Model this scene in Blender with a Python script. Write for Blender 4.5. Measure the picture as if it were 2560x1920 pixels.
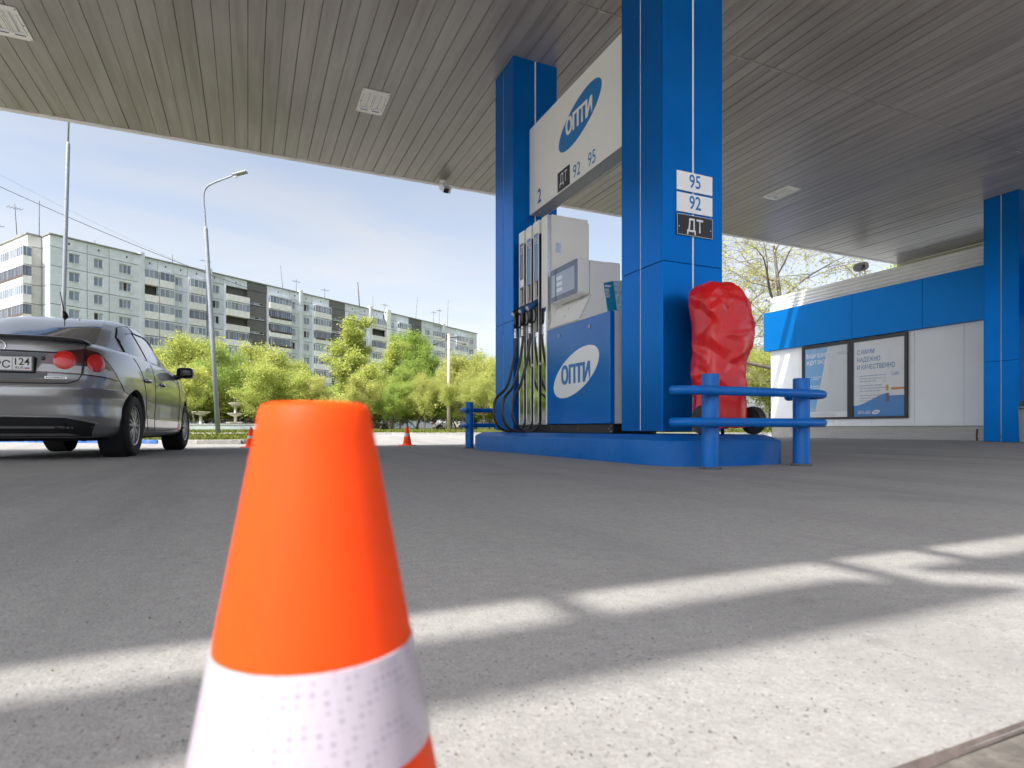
import bpy, bmesh, math, random
import numpy as np
from mathutils import Vector, Matrix

for _o in list(bpy.data.objects):
    bpy.data.objects.remove(_o, do_unlink=True)

SC = bpy.context.scene
COL = SC.collection
R = math.radians

# ------------------------------------------------------------------ camera
CAM_H = 0.295
YAW = R(24.0)
SY, CY = math.sin(YAW), math.cos(YAW)
cam_data = bpy.data.cameras.new('camera')
cam = bpy.data.objects.new('camera', cam_data)
COL.objects.link(cam)
cam.location = (0, 0, CAM_H)
cam.rotation_euler = (R(90), 0, -YAW)
cam_data.sensor_width = 36.0
cam_data.lens = 1482.0 / 2560.0 * 36.0
cam_data.shift_y = 110.0 / 2560.0
cam_data.clip_start = 0.02
cam_data.clip_end = 3000.0
cam_data.dof.use_dof = True
cam_data.dof.focus_distance = 5.5
cam_data.dof.aperture_fstop = 7.1
SC.camera = cam

# ------------------------------------------------------------------ sky and sun
SUN_TO = Vector((-0.70, -0.317, 1.0)).normalized()      # towards the sun
sun_el = math.asin(SUN_TO.z)
sun_az = math.atan2(SUN_TO.x, SUN_TO.y)
world = bpy.data.worlds.new('World')
SC.world = world
world.use_nodes = True
wn, wl = world.node_tree.nodes, world.node_tree.links
wn.clear()
w_out = wn.new('ShaderNodeOutputWorld')
w_bg = wn.new('ShaderNodeBackground')
w_bg.inputs['Strength'].default_value = 0.108
sky = wn.new('ShaderNodeTexSky')
sky.sky_type = 'NISHITA'
sky.sun_disc = False
sky.sun_elevation = sun_el
sky.sun_rotation = sun_az
sky.altitude = 150
sky.air_density = 1.0
sky.dust_density = 4.5
sky.ozone_density = 1.2
# thin high cloud veil over the whole sky
tc = wn.new('ShaderNodeTexCoord')
mp = wn.new('ShaderNodeMapping')
mp.inputs['Scale'].default_value = (1.0, 1.9, 5.5)
mp.inputs['Rotation'].default_value = (0.12, 0.22, 0.5)
wl.new(tc.outputs['Generated'], mp.inputs['Vector'])
nz = wn.new('ShaderNodeTexNoise')
nz.inputs['Scale'].default_value = 1.7
nz.inputs['Detail'].default_value = 4
nz.inputs['Roughness'].default_value = 0.52
nz.inputs['Distortion'].default_value = 0.35
wl.new(mp.outputs['Vector'], nz.inputs['Vector'])
cr = wn.new('ShaderNodeValToRGB')
cr.color_ramp.elements[0].position = 0.34
cr.color_ramp.elements[0].color = (0.42, 0.42, 0.42, 1)
cr.color_ramp.elements[1].position = 0.72
cr.color_ramp.elements[1].color = (1.0, 1.0, 1.0, 1)
wl.new(nz.outputs['Fac'], cr.inputs['Fac'])
mx = wn.new('ShaderNodeMix')
mx.data_type = 'RGBA'
bw = wn.new('ShaderNodeRGBToBW')
wl.new(sky.outputs['Color'], bw.inputs['Color'])
veil = wn.new('ShaderNodeMix')
veil.data_type = 'RGBA'
veil.blend_type = 'MULTIPLY'
veil.inputs['Factor'].default_value = 1.0
veil.inputs['B'].default_value = (1.30, 1.34, 1.42, 1)
wl.new(bw.outputs['Val'], veil.inputs['A'])
wl.new(veil.outputs['Result'], mx.inputs['B'])
wl.new(cr.outputs['Color'], mx.inputs['Factor'])
wl.new(sky.outputs['Color'], mx.inputs['A'])
wl.new(mx.outputs['Result'], w_bg.inputs['Color'])
wl.new(w_bg.outputs['Background'], w_out.inputs['Surface'])

sun_data = bpy.data.lights.new('sun', 'SUN')
sun_data.energy = 2.65
sun_data.angle = R(0.53)
sun_data.color = (1.0, 0.955, 0.89)
sun = bpy.data.objects.new('sun', sun_data)
COL.objects.link(sun)
sun.rotation_euler = SUN_TO.to_track_quat('Z', 'Y').to_euler()
sun.location = (0, 0, 40)

SC.view_settings.view_transform = 'Standard'
SC.view_settings.look = 'None'
SC.view_settings.gamma = 1.0
SC.view_settings.exposure = 1.36
SC.view_settings.use_curve_mapping = False
SC.cycles.max_bounces = 6
SC.cycles.diffuse_bounces = 4
SC.cycles.glossy_bounces = 3
SC.cycles.transmission_bounces = 3
SC.cycles.use_adaptive_sampling = True
SC.cycles.adaptive_threshold = 0.03
SC.cycles.transparent_max_bounces = 8
SC.cycles.use_denoising = True
SC.cycles.sample_clamp_indirect = 6.0

# ------------------------------------------------------------------ materials
MATS = {}


def mat(name, col, rough=0.5, metal=0.0, var=0.0, vscale=4.0, stretch=(1, 1, 1), bump=0.0, bscale=60.0,
        coat=0.0, spec=0.5, rand=0.0, dirt=None, dirt_amt=0.0, dirt_scale=2.0, rvar=0.0, trans=0.0, bdist=0.004):
    """procedural principled material: tone variation, dirt patches, fine relief"""
    if name in MATS:
        return MATS[name]
    m = bpy.data.materials.new(name)
    m.use_nodes = True
    nt = m.node_tree
    n, l = nt.nodes, nt.links
    b = n['Principled BSDF']
    b.inputs['Roughness'].default_value = rough
    b.inputs['Metallic'].default_value = metal
    b.inputs['Coat Weight'].default_value = coat
    b.inputs['Coat Roughness'].default_value = 0.06
    b.inputs['Specular IOR Level'].default_value = spec
    c4 = (*col, 1)
    tcn = n.new('ShaderNodeTexCoord')
    mpn = n.new('ShaderNodeMapping')
    mpn.inputs['Scale'].default_value = stretch
    l.new(tcn.outputs['Object'], mpn.inputs['Vector'])
    no = n.new('ShaderNodeTexNoise')
    no.inputs['Scale'].default_value = vscale
    no.inputs['Detail'].default_value = 3
    no.inputs['Roughness'].default_value = 0.6
    l.new(mpn.outputs['Vector'], no.inputs['Vector'])
    mr = n.new('ShaderNodeMapRange')
    mr.inputs['From Min'].default_value = 0.3
    mr.inputs['From Max'].default_value = 0.7
    mr.inputs['To Min'].default_value = 1.0 - var
    mr.inputs['To Max'].default_value = 1.0 + var
    l.new(no.outputs['Fac'], mr.inputs['Value'])
    val = mr.outputs['Result']
    if rand > 0:
        oi = n.new('ShaderNodeObjectInfo')
        m2 = n.new('ShaderNodeMapRange')
        m2.inputs['To Min'].default_value = 1.0 - rand
        m2.inputs['To Max'].default_value = 1.0 + rand
        l.new(oi.outputs['Random'], m2.inputs['Value'])
        mu = n.new('ShaderNodeMath')
        mu.operation = 'MULTIPLY'
        l.new(val, mu.inputs[0])
        l.new(m2.outputs['Result'], mu.inputs[1])
        val = mu.outputs['Value']
    hs = n.new('ShaderNodeHueSaturation')
    hs.inputs['Color'].default_value = c4
    if var > 0 or rand > 0:
        l.new(val, hs.inputs['Value'])
    out = hs.outputs['Color']
    if dirt is not None:
        dn = n.new('ShaderNodeTexNoise')
        dn.inputs['Scale'].default_value = dirt_scale
        dn.inputs['Detail'].default_value = 5
        dn.inputs['Roughness'].default_value = 0.65
        l.new(mpn.outputs['Vector'], dn.inputs['Vector'])
        dr = n.new('ShaderNodeMapRange')
        dr.inputs['From Min'].default_value = 0.48
        dr.inputs['From Max'].default_value = 0.72
        dr.inputs['To Max'].default_value = dirt_amt
        l.new(dn.outputs['Fac'], dr.inputs['Value'])
        dm = n.new('ShaderNodeMix')
        dm.data_type = 'RGBA'
        dm.inputs['B'].default_value = (*dirt, 1)
        l.new(dr.outputs['Result'], dm.inputs['Factor'])
        l.new(out, dm.inputs['A'])
        out = dm.outputs['Result']
    l.new(out, b.inputs['Base Color'])
    if rvar > 0:
        rr = n.new('ShaderNodeMapRange')
        rr.inputs['To Min'].default_value = max(0.02, rough - rvar)
        rr.inputs['To Max'].default_value = min(1.0, rough + rvar)
        l.new(no.outputs['Fac'], rr.inputs['Value'])
        l.new(rr.outputs['Result'], b.inputs['Roughness'])
    if bump > 0:
        bn = n.new('ShaderNodeTexNoise')
        bn.inputs['Scale'].default_value = bscale
        bn.inputs['Detail'].default_value = 3
        l.new(mpn.outputs['Vector'], bn.inputs['Vector'])
        bp = n.new('ShaderNodeBump')
        bp.inputs['Strength'].default_value = bump
        bp.inputs['Distance'].default_value = bdist
        l.new(bn.outputs['Fac'], bp.inputs['Height'])
        l.new(bp.outputs['Normal'], b.inputs['Normal'])
    if trans > 0:
        b.inputs['Transmission Weight'].default_value = trans
    MATS[name] = m
    return m


def leaf_mat(name, col, col2, transl=0.4):
    if name in MATS:
        return MATS[name]
    m = bpy.data.materials.new(name)
    m.use_nodes = True
    n, l = m.node_tree.nodes, m.node_tree.links
    n.clear()
    out = n.new('ShaderNodeOutputMaterial')
    tcn = n.new('ShaderNodeTexCoord')
    no = n.new('ShaderNodeTexNoise')
    no.inputs['Scale'].default_value = 0.9
    no.inputs['Detail'].default_value = 5
    l.new(tcn.outputs['Object'], no.inputs['Vector'])
    oi = n.new('ShaderNodeObjectInfo')
    ad = n.new('ShaderNodeMath')
    ad.operation = 'MULTIPLY_ADD'
    ad.inputs[1].default_value = 0.5
    ad.inputs[2].default_value = -0.25
    l.new(oi.outputs['Random'], ad.inputs[0])
    a2 = n.new('ShaderNodeMath')
    a2.operation = 'ADD'
    l.new(ad.outputs['Value'], a2.inputs[0])
    mrr = n.new('ShaderNodeMapRange')
    mrr.inputs['From Min'].default_value = 0.3
    mrr.inputs['From Max'].default_value = 0.7
    l.new(no.outputs['Fac'], mrr.inputs['Value'])
    l.new(mrr.outputs['Result'], a2.inputs[1])
    mxn = n.new('ShaderNodeMix')
    mxn.data_type = 'RGBA'
    mxn.inputs['A'].default_value = (*col, 1)
    mxn.inputs['B'].default_value = (*col2, 1)
    l.new(a2.outputs['Value'], mxn.inputs['Factor'])
    d = n.new('ShaderNodeBsdfDiffuse')
    t = n.new('ShaderNodeBsdfTranslucent')
    ms = n.new('ShaderNodeMixShader')
    ms.inputs['Fac'].default_value = transl
    l.new(mxn.outputs['Result'], d.inputs['Color'])
    l.new(mxn.outputs['Result'], t.inputs['Color'])
    l.new(d.outputs['BSDF'], ms.inputs[1])
    l.new(t.outputs['BSDF'], ms.inputs[2])
    l.new(ms.outputs['Shader'], out.inputs['Surface'])
    MATS[name] = m
    return m


def glass_mat(name, col, rough=0.03, ior=1.5):
    """dark reflective pane"""
    return mat(name, col, rough=rough, spec=0.8, coat=0.6)


# ------------------------------------------------------------------ mesh helpers
def root_loc(p):
    v = Vector((0, 0, 0))
    while p is not None:
        v = v + p.location
        p = p.parent
    return v


class MB:
    def __init__(self):
        self.v, self.f, self.s = [], [], []

    def face(self, pts, smooth=False):
        i = len(self.v)
        self.v += [tuple(p) for p in pts]
        self.f.append(list(range(i, i + len(pts))))
        self.s.append(smooth)
        return self

    def box(self, x0, x1, y0, y1, z0, z1):
        i = len(self.v)
        self.v += [(x0, y0, z0), (x1, y0, z0), (x1, y1, z0), (x0, y1, z0), (x0, y0, z1), (x1, y0, z1), (x1, y1, z1), (x0, y1, z1)]
        for q in ((3, 2, 1, 0), (4, 5, 6, 7), (0, 1, 5, 4), (1, 2, 6, 5), (2, 3, 7, 6), (3, 0, 4, 7)):
            self.f.append([i + k for k in q])
            self.s.append(False)
        return self

    def obox(self, c, ax, ay, az, hx, hy, hz):
        """oriented box: centre, unit axes, half sizes"""
        c, ax, ay, az = Vector(c), Vector(ax), Vector(ay), Vector(az)
        i = len(self.v)
        for sz in (-1, 1):
            for sx, sy in ((-1, -1), (1, -1), (1, 1), (-1, 1)):
                self.v.append(tuple(c + ax * hx * sx + ay * hy * sy + az * hz * sz))
        for q in ((3, 2, 1, 0), (4, 5, 6, 7), (0, 1, 5, 4), (1, 2, 6, 5), (2, 3, 7, 6), (3, 0, 4, 7)):
            self.f.append([i + k for k in q])
            self.s.append(False)
        return self

    def prism(self, poly, axis, a, b):
        """extrude a 2-D polygon along an axis; poly in the two other axes in order"""
        def P(p, t):
            if axis == 'z':
                return (p[0], p[1], t)
            if axis == 'y':
                return (p[0], t, p[1])
            return (t, p[0], p[1])
        n = len(poly)
        i = len(self.v)
        self.v += [P(p, a) for p in poly] + [P(p, b) for p in poly]
        self.f.append([i + k for k in range(n)][::-1])
        self.f.append([i + n + k for k in range(n)])
        self.s += [False, False]
        for k in range(n):
            k2 = (k + 1) % n
            self.f.append([i + k, i + k2, i + n + k2, i + n + k])
            self.s.append(False)
        return self

    def tube(self, path, rad, n=10, cap=True, smooth=True):
        path = [Vector(p) for p in path]
        m = len(path)
        rr = rad if hasattr(rad, '__len__') else [rad] * m
        up = None
        base = len(self.v)
        for k in range(m):
            if k == 0:
                t = path[1] - path[0]
            elif k == m - 1:
                t = path[-1] - path[-2]
            else:
                t = (path[k + 1] - path[k]).normalized() + (path[k] - path[k - 1]).normalized()
            if t.length < 1e-9:
                t = Vector((0, 0, 1))
            t.normalize()
            if up is None:
                up = t.orthogonal().normalized()
            else:
                up = up - t * up.dot(t)
                if up.length < 1e-6:
                    up = t.orthogonal()
                up.normalize()
            w = t.cross(up)
            for q in range(n):
                a = 2 * math.pi * q / n
                self.v.append(tuple(path[k] + (up * math.cos(a) + w * math.sin(a)) * rr[k]))
        for k in range(m - 1):
            for q in range(n):
                q2 = (q + 1) % n
                self.f.append([base + k * n + q, base + k * n + q2, base + (k + 1) * n + q2, base + (k + 1) * n + q])
                self.s.append(smooth)
        if cap:
            self.f.append([base + q for q in range(n)][::-1])
            self.f.append([base + (m - 1) * n + q for q in range(n)])
            self.s += [False, False]
        return self

    def lathe(self, prof, n=32, c=(0, 0, 0), axis='z', smooth=True, caps=True):
        """prof: list of (radius, height)"""
        base = len(self.v)
        m = len(prof)
        for r, h in prof:
            for q in range(n):
                a = 2 * math.pi * q / n
                x, y = r * math.cos(a), r * math.sin(a)
                if axis == 'z':
                    p = (c[0] + x, c[1] + y, c[2] + h)
                elif axis == 'y':
                    p = (c[0] + x, c[1] + h, c[2] + y)
                else:
                    p = (c[0] + h, c[1] + x, c[2] + y)
                self.v.append(p)
        flip = axis == 'y'
        for k in range(m - 1):
            for q in range(n):
                q2 = (q + 1) % n
                f = [base + k * n + q, base + k * n + q2, base + (k + 1) * n + q2, base + (k + 1) * n + q]
                self.f.append(f[::-1] if flip else f)
                self.s.append(smooth)
        for k, rev in ((0, True), (m - 1, False)):
            if caps and prof[k][0] > 1e-6:
                f = [base + k * n + q for q in range(n)]
                if rev != flip:
                    f = f[::-1]
                self.f.append(f)
                self.s.append(False)
        return self

    def grid(self, fn, nu, nv, smooth=True, flip=False):
        base = len(self.v)
        for j in range(nv + 1):
            for i in range(nu + 1):
                self.v.append(tuple(fn(i / nu, j / nv)))
        for j in range(nv):
            for i in range(nu):
                a = base + j * (nu + 1) + i
                f = [a, a + 1, a + nu + 2, a + nu + 1]
                self.f.append(f[::-1] if flip else f)
                self.s.append(smooth)
        return self

    def build(self, name, m, parent=None, local=False, bevel=0.0, bseg=2, auto=None, recalc=False, merge=False):
        me = bpy.data.meshes.new(name)
        off = Vector((0, 0, 0)) if (local or parent is None) else root_loc(parent)
        vs = self.v if off.length == 0 else [(p[0] - off.x, p[1] - off.y, p[2] - off.z) for p in self.v]
        me.from_pydata(vs, [], self.f)
        if any(self.s):
            me.polygons.foreach_set('use_smooth', self.s)
        if bevel > 0 or recalc or merge:
            bm = bmesh.new()
            bm.from_mesh(me)
            if merge:
                bmesh.ops.remove_doubles(bm, verts=bm.verts, dist=1e-4)
            bmesh.ops.recalc_face_normals(bm, faces=bm.faces)
            if bevel > 0:
                ed = [e for e in bm.edges if len(e.link_faces) == 2 and e.calc_face_angle(0) > 0.5]
                bmesh.ops.bevel(bm, geom=ed, offset=bevel, segments=bseg, profile=0.5, affect='EDGES')
                for f in bm.faces:
                    f.smooth = False
            bm.to_mesh(me)
            bm.free()
        me.update()
        if m is not None:
            me.materials.append(m)
        o = bpy.data.objects.new(name, me)
        COL.objects.link(o)
        o.parent = parent
        if auto is not None:
            smooth_by_angle(o, auto)
        return o


def smooth_by_angle(o, deg=35):
    me = o.data
    me.polygons.foreach_set('use_smooth', [True] * len(me.polygons))
    bm = bmesh.new()
    bm.from_mesh(me)
    for e in bm.edges:
        if len(e.link_faces) == 2 and e.calc_face_angle(0) > R(deg):
            e.smooth = False
    bm.to_mesh(me)
    bm.free()


def np_mesh(name, verts, faces, m, parent=None, smooth=False):
    """fast mesh from numpy arrays; all faces with the same corner count"""
    verts = np.asarray(verts, np.float32)
    faces = np.asarray(faces, np.int32)
    me = bpy.data.meshes.new(name)
    k = faces.shape[1]
    me.vertices.add(len(verts))
    me.vertices.foreach_set('co', verts.ravel())
    me.loops.add(faces.size)
    me.loops.foreach_set('vertex_index', faces.ravel())
    me.polygons.add(len(faces))
    me.polygons.foreach_set('loop_start', np.arange(0, faces.size, k, dtype=np.int32))
    me.polygons.foreach_set('loop_total', np.full(len(faces), k, np.int32))
    if smooth:
        me.polygons.foreach_set('use_smooth', np.ones(len(faces), bool))
    me.update(calc_edges=True)
    me.validate()
    if m is not None:
        me.materials.append(m)
    o = bpy.data.objects.new(name, me)
    COL.objects.link(o)
    o.parent = parent
    return o


def tag(o, label, cat, group=None):
    o['label'] = label
    o['category'] = cat
    if group:
        o['group'] = group
    return o


def structure(o):
    o['kind'] = 'structure'
    return o


def thing(name, label, cat, loc=(0, 0, 0), rotz=0.0, group=None):
    o = bpy.data.objects.new(name, None)
    o.empty_display_size = 0.2
    COL.objects.link(o)
    o.location = loc
    o.rotation_euler = (0, 0, rotz)
    return tag(o, label, cat, group)


def inst(name, data, parent, loc=(0, 0, 0), rot=(0, 0, 0), scale=(1, 1, 1)):
    o = bpy.data.objects.new(name, data)
    COL.objects.link(o)
    o.parent = parent
    o.location = loc
    o.rotation_euler = rot
    o.scale = scale
    return o


def copy_tree(o, parent=None):
    c = o.copy()
    COL.objects.link(c)
    c.parent = parent
    for ch in list(o.children):
        copy_tree(ch, c)
    return c


def frame_matrix(origin, xdir, ydir):
    x = Vector(xdir).normalized()
    y = Vector(ydir).normalized()
    z = x.cross(y)
    m = Matrix((x, y, z)).transposed().to_4x4()
    m.translation = Vector(origin)
    return m


def text(name, body, parent, origin, xdir, ydir, size, m, sx=1.0, bold=0.0, depth=0.0015, align='CENTER', spacing=1.0, fit=None, capfit=None):
    """lettering as thin mesh; origin on the baseline, world coordinates"""
    cu = bpy.data.curves.new(name, 'FONT')
    cu.body = body
    cu.size = 1.0
    cu.align_x = align
    cu.space_character = spacing
    cu.offset = bold
    cu.extrude = 0.0
    cu.resolution_u = 4
    to = bpy.data.objects.new('tmp_text', cu)
    COL.objects.link(to)
    dg = bpy.context.evaluated_depsgraph_get()
    me = bpy.data.meshes.new_from_object(to.evaluated_get(dg))
    bpy.data.objects.remove(to, do_unlink=True)
    bpy.data.curves.remove(cu)
    n = len(me.vertices)
    co = np.zeros(n * 3, np.float32)
    me.vertices.foreach_get('co', co)
    co = co.reshape(-1, 3)
    if capfit is not None:            # size given as the real letter height
        hgt = co[:, 1].max() - max(co[:, 1].min(), 0) if n else 1
        size = capfit / max(hgt, 1e-4)
    co[:, 0] *= size * sx
    co[:, 1] *= size
    if fit is not None:
        wdt = co[:, 0].max() - co[:, 0].min()
        co[:, 0] *= fit / max(wdt, 1e-4)
    M = frame_matrix(origin, xdir, ydir)
    off = root_loc(parent) if parent is not None else Vector((0, 0, 0))
    zd = M.to_3x3() @ Vector((0, 0, 1))
    out = np.array([tuple(M @ Vector((float(p[0]), float(p[1]), depth)) - off) for p in co], np.float32)
    me.vertices.foreach_set('co', out.ravel())
    me.update()
    me.name = name
    me.materials.clear()
    me.materials.append(m)
    o = bpy.data.objects.new(name, me)
    COL.objects.link(o)
    o.parent = parent
    return o


def ellipse_plate(name, m, parent, origin, xdir, ydir, a, b, rot, thick, n=72):
    M = frame_matrix(origin, xdir, ydir)
    pts = []
    for k in range(n):
        t = 2 * math.pi * k / n
        x, y = a * math.cos(t), b * math.sin(t)
        pts.append((x * math.cos(rot) - y * math.sin(rot), x * math.sin(rot) + y * math.cos(rot)))
    mb = MB()
    mb.prism(pts, 'z', 0, thick)
    mb.v = [tuple(M @ Vector(p)) for p in mb.v]
    return mb.build(name, m, parent)


def smooth_path(pts, n=8):
    """Catmull-Rom through points"""
    P = [Vector(p) for p in pts]
    P = [P[0] * 2 - P[1]] + P + [P[-1] * 2 - P[-2]]
    out = []
    for i in range(1, len(P) - 2):
        for k in range(n):
            t = k / n
            a, b, c, d = P[i - 1], P[i], P[i + 1], P[i + 2]
            out.append(0.5 * ((2 * b) + (c - a) * t + (2 * a - 5 * b + 4 * c - d) * t * t + (3 * b - a - 3 * c + d) * t ** 3))
    out.append(P[-2])
    return out


def rf(r, f, z=0.0):
    """place by metres to the right of / in front of the standpoint"""
    return Vector((f * SY + r * CY, f * CY - r * SY, z))


def sstep(a, b, x):
    t = min(1.0, max(0.0, (x - a) / (b - a)))
    return t * t * (3 - 2 * t)


def ground_z(x, y):
    """forecourt falls a little towards a shallow gutter"""
    return -0.13 * math.exp(-0.5 * ((y - 15.0) / 2.8) ** 2) * (1 - sstep(5.0, 12.0, x))

# ================================================================== ground
def pavement_mat(name, base, warm, speck=1.0):
    m = bpy.data.materials.new(name)
    m.use_nodes = True
    n, l = m.node_tree.nodes, m.node_tree.links
    b = n['Principled BSDF']
    b.inputs['Roughness'].default_value = 0.9
    b.inputs['Specular IOR Level'].default_value = 0.25
    tcn = n.new('ShaderNodeTexCoord')

    def noise(scale, detail=5, rough=0.6, vec=None):
        q = n.new('ShaderNodeTexNoise')
        q.inputs['Scale'].default_value = scale
        q.inputs['Detail'].default_value = detail
        q.inputs['Roughness'].default_value = rough
        l.new(vec or tcn.outputs['Object'], q.inputs['Vector'])
        return q.outputs['Fac']

    def rng(v, a, bb, c, d):
        q = n.new('ShaderNodeMapRange')
        q.inputs['From Min'].default_value = a
        q.inputs['From Max'].default_value = bb
        q.inputs['To Min'].default_value = c
        q.inputs['To Max'].default_value = d
        l.new(v, q.inputs['Value'])
        return q.outputs['Result']

    def mix(fac, a, bcol):
        q = n.new('ShaderNodeMix')
        q.data_type = 'RGBA'
        if isinstance(fac, float):
            q.inputs['Factor'].default_value = fac
        else:
            l.new(fac, q.inputs['Factor'])
        if isinstance(a, tuple):
            q.inputs['A'].default_value = (*a, 1)
        else:
            l.new(a, q.inputs['A'])
        if isinstance(bcol, tuple):
            q.inputs['B'].default_value = (*bcol, 1)
        else:
            l.new(bcol, q.inputs['B'])
        return q.outputs['Result']

    c = mix(rng(noise(0.55, 4), 0.35, 0.65, 0, 1), base, warm)
    c = mix(rng(noise(2.3, 5, 0.7), 0.5, 0.75, 0, 0.35), c, tuple(x * 0.62 for x in base))
    # tyre and oil marks
    c = mix(rng(noise(0.9, 2, 0.5), 0.62, 0.74, 0, 0.4), c, tuple(x * 0.45 for x in base))
    # drips and small stains
    dv = n.new('ShaderNodeTexVoronoi')
    dv.inputs['Scale'].default_value = 5.5
    l.new(tcn.outputs['Object'], dv.inputs['Vector'])
    sepd = n.new('ShaderNodeSeparateColor')
    l.new(dv.outputs['Color'], sepd.inputs['Color'])
    rd = rng(sepd.outputs['Green'], 0.55, 1.0, -0.1, 0.20)
    sb = n.new('ShaderNodeMath')
    sb.operation = 'SUBTRACT'
    l.new(rd, sb.inputs[0])
    l.new(dv.outputs['Distance'], sb.inputs[1])
    c = mix(rng(sb.outputs['Value'], 0.0, 0.12, 0, 0.6), c, tuple(x * 0.5 for x in base))
    # tyre streaks along the lanes
    mps = n.new('ShaderNodeMapping')
    mps.inputs['Scale'].default_value = (1.9, 0.16, 1)
    mps.inputs['Rotation'].default_value = (0, 0, 0.06)
    l.new(tcn.outputs['Object'], mps.inputs['Vector'])
    c = mix(rng(noise(1.0, 4, 0.6, mps.outputs['Vector']), 0.5, 0.70, 0, 0.55), c, tuple(x * 0.55 for x in base))
    # mottling at the scale of a hand
    c = mix(rng(noise(34, 3, 0.75), 0.42, 0.68, 0, 0.42), c, tuple(x * 0.6 for x in base))
    # sandy fine grain
    c = mix(rng(noise(170, 1, 0.7), 0.35, 0.65, 0, 0.5), c, tuple(x * 0.72 for x in base))
    # aggregate: small dark and pale stones
    def specks(scale, thr, col, amt, seedoff):
        mpn = n.new('ShaderNodeMapping')
        mpn.inputs['Location'].default_value = (seedoff, seedoff * 0.7, seedoff * 0.3)
        l.new(tcn.outputs['Object'], mpn.inputs['Vector'])
        vo = n.new('ShaderNodeTexVoronoi')
        vo.inputs['Scale'].default_value = scale
        l.new(mpn.outputs['Vector'], vo.inputs['Vector'])
        sep = n.new('ShaderNodeSeparateColor')
        l.new(vo.outputs['Color'], sep.inputs['Color'])
        # radius differs from stone to stone
        rad = rng(sep.outputs['Red'], 0.0, 1.0, -0.35, thr)
        cmpn = n.new('ShaderNodeMath')
        cmpn.operation = 'SUBTRACT'
        l.new(rad, cmpn.inputs[0])
        l.new(vo.outputs['Distance'], cmpn.inputs[1])
        return rng(cmpn.outputs['Value'], 0.0, 0.06, 0, amt), col
    for args in ((26, 0.13, (0.09, 0.088, 0.088), 0.8 * speck, 5.3), (45, 0.17, (0.12, 0.115, 0.11), 0.7 * speck, 31.1), (150, 0.34, (0.085, 0.085, 0.09), 0.75 * speck, 3.1), (230, 0.36, (0.12, 0.115, 0.11), 0.6 * speck, 9.7),
                 (170, 0.30, (0.52, 0.50, 0.47), 0.5 * speck, 17.3), (3.2, 0.055, (0.60, 0.58, 0.54), 0.55 * speck, 41.7), (300, 0.38, (0.18, 0.13, 0.10), 0.5 * speck, 23.9)):
        fac, col = specks(*args)
        c = mix(fac, c, col)
    l.new(c, b.inputs['Base Color'])
    bp = n.new('ShaderNodeBump')
    bp.inputs['Strength'].default_value = 0.5
    bp.inputs['Distance'].default_value = 0.004
    l.new(noise(120, 2, 0.7), bp.inputs['Height'])
    b2 = n.new('ShaderNodeBump')
    b2.inputs['Strength'].default_value = 0.35
    b2.inputs['Distance'].default_value = 0.02
    l.new(noise(5, 3, 0.6), b2.inputs['Height'])
    l.new(bp.outputs['Normal'], b2.inputs['Normal'])
    l.new(b2.outputs['Normal'], b.inputs['Normal'])
    MATS[name] = m
    return m


M_PAVE = pavement_mat('worn_concrete_asphalt', (0.332, 0.324, 0.314), (0.368, 0.352, 0.332))
M_KERBCON = mat('kerb_concrete', (0.115, 0.105, 0.092), rough=0.95, var=0.3, vscale=30, bump=0.9, bscale=90, dirt=(0.19, 0.175, 0.155), dirt_amt=0.8, dirt_scale=22)
M_SEAM = mat('seam_tar', (0.10, 0.078, 0.07), rough=0.8, var=0.3, vscale=40)
M_GRASS = mat('grass_ground', (0.105, 0.13, 0.03), rough=1.0, var=0.45, vscale=1.2, spec=0.1, dirt=(0.20, 0.17, 0.09), dirt_amt=0.6, dirt_scale=0.6, bump=0.6, bscale=30)
M_BLADE = leaf_mat('grass_blades', (0.12, 0.16, 0.03), (0.20, 0.21, 0.06), 0.3)


def grid_sheet(name, xs, ys, zf, m):
    V = [(x, y, zf(x, y)) for y in ys for x in xs]
    nx = len(xs)
    F = [[j * nx + i, j * nx + i + 1, (j + 1) * nx + i + 1, (j + 1) * nx + i] for j in range(len(ys) - 1) for i in range(nx - 1)]
    return np_mesh(name, V, F, m, smooth=True)


def axis(*segs):
    out = []
    for a, b, n in segs:
        out += list(np.linspace(a, b, n, endpoint=False))
    out.append(segs[-1][1])
    return out


# forecourt pavement: runs from the slab edge at the standpoint to beyond the service road
structure(grid_sheet('forecourt', axis((-160, -20, 14), (-20, 24, 44), (24, 160, 14)), axis((0.328, 30, 60), (30, 90, 12)), ground_z, M_PAVE))
# strip of kerb concrete at the slab edge and the street behind the standpoint
structure(grid_sheet('street', axis((-160, -4, 6), (-4, 4, 16), (4, 160, 6)), axis((-90, -0.5, 6), (-0.5, -0.4, 1)), lambda x, y: -0.10, mat('street_paving', (0.36, 0.345, 0.32), rough=0.9, var=0.25, vscale=1.5)))
mb = MB()
mb.box(-60, 60, -0.42, 0.3265, -0.3, -0.004)
_kb = structure(mb.build('slab_edge_kerb', M_KERBCON))
mb = MB()
rnd = random.Random(5)
xs = np.linspace(-8, 12, 240)
pts_a = [(x, 0.3315 + rnd.uniform(-0.0008, 0.0008)) for x in xs]
pts_b = [(x, 0.3262 + rnd.uniform(-0.001, 0.001)) for x in xs]
for i in range(len(xs) - 1):
    mb.face([(pts_b[i][0], pts_b[i][1], -0.003), (pts_b[i + 1][0], pts_b[i + 1][1], -0.003), (pts_a[i + 1][0], pts_a[i + 1][1], 0.004), (pts_a[i][0], pts_a[i][1], 0.004)])
structure(mb.build('slab_edge_seam', M_SEAM))

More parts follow.
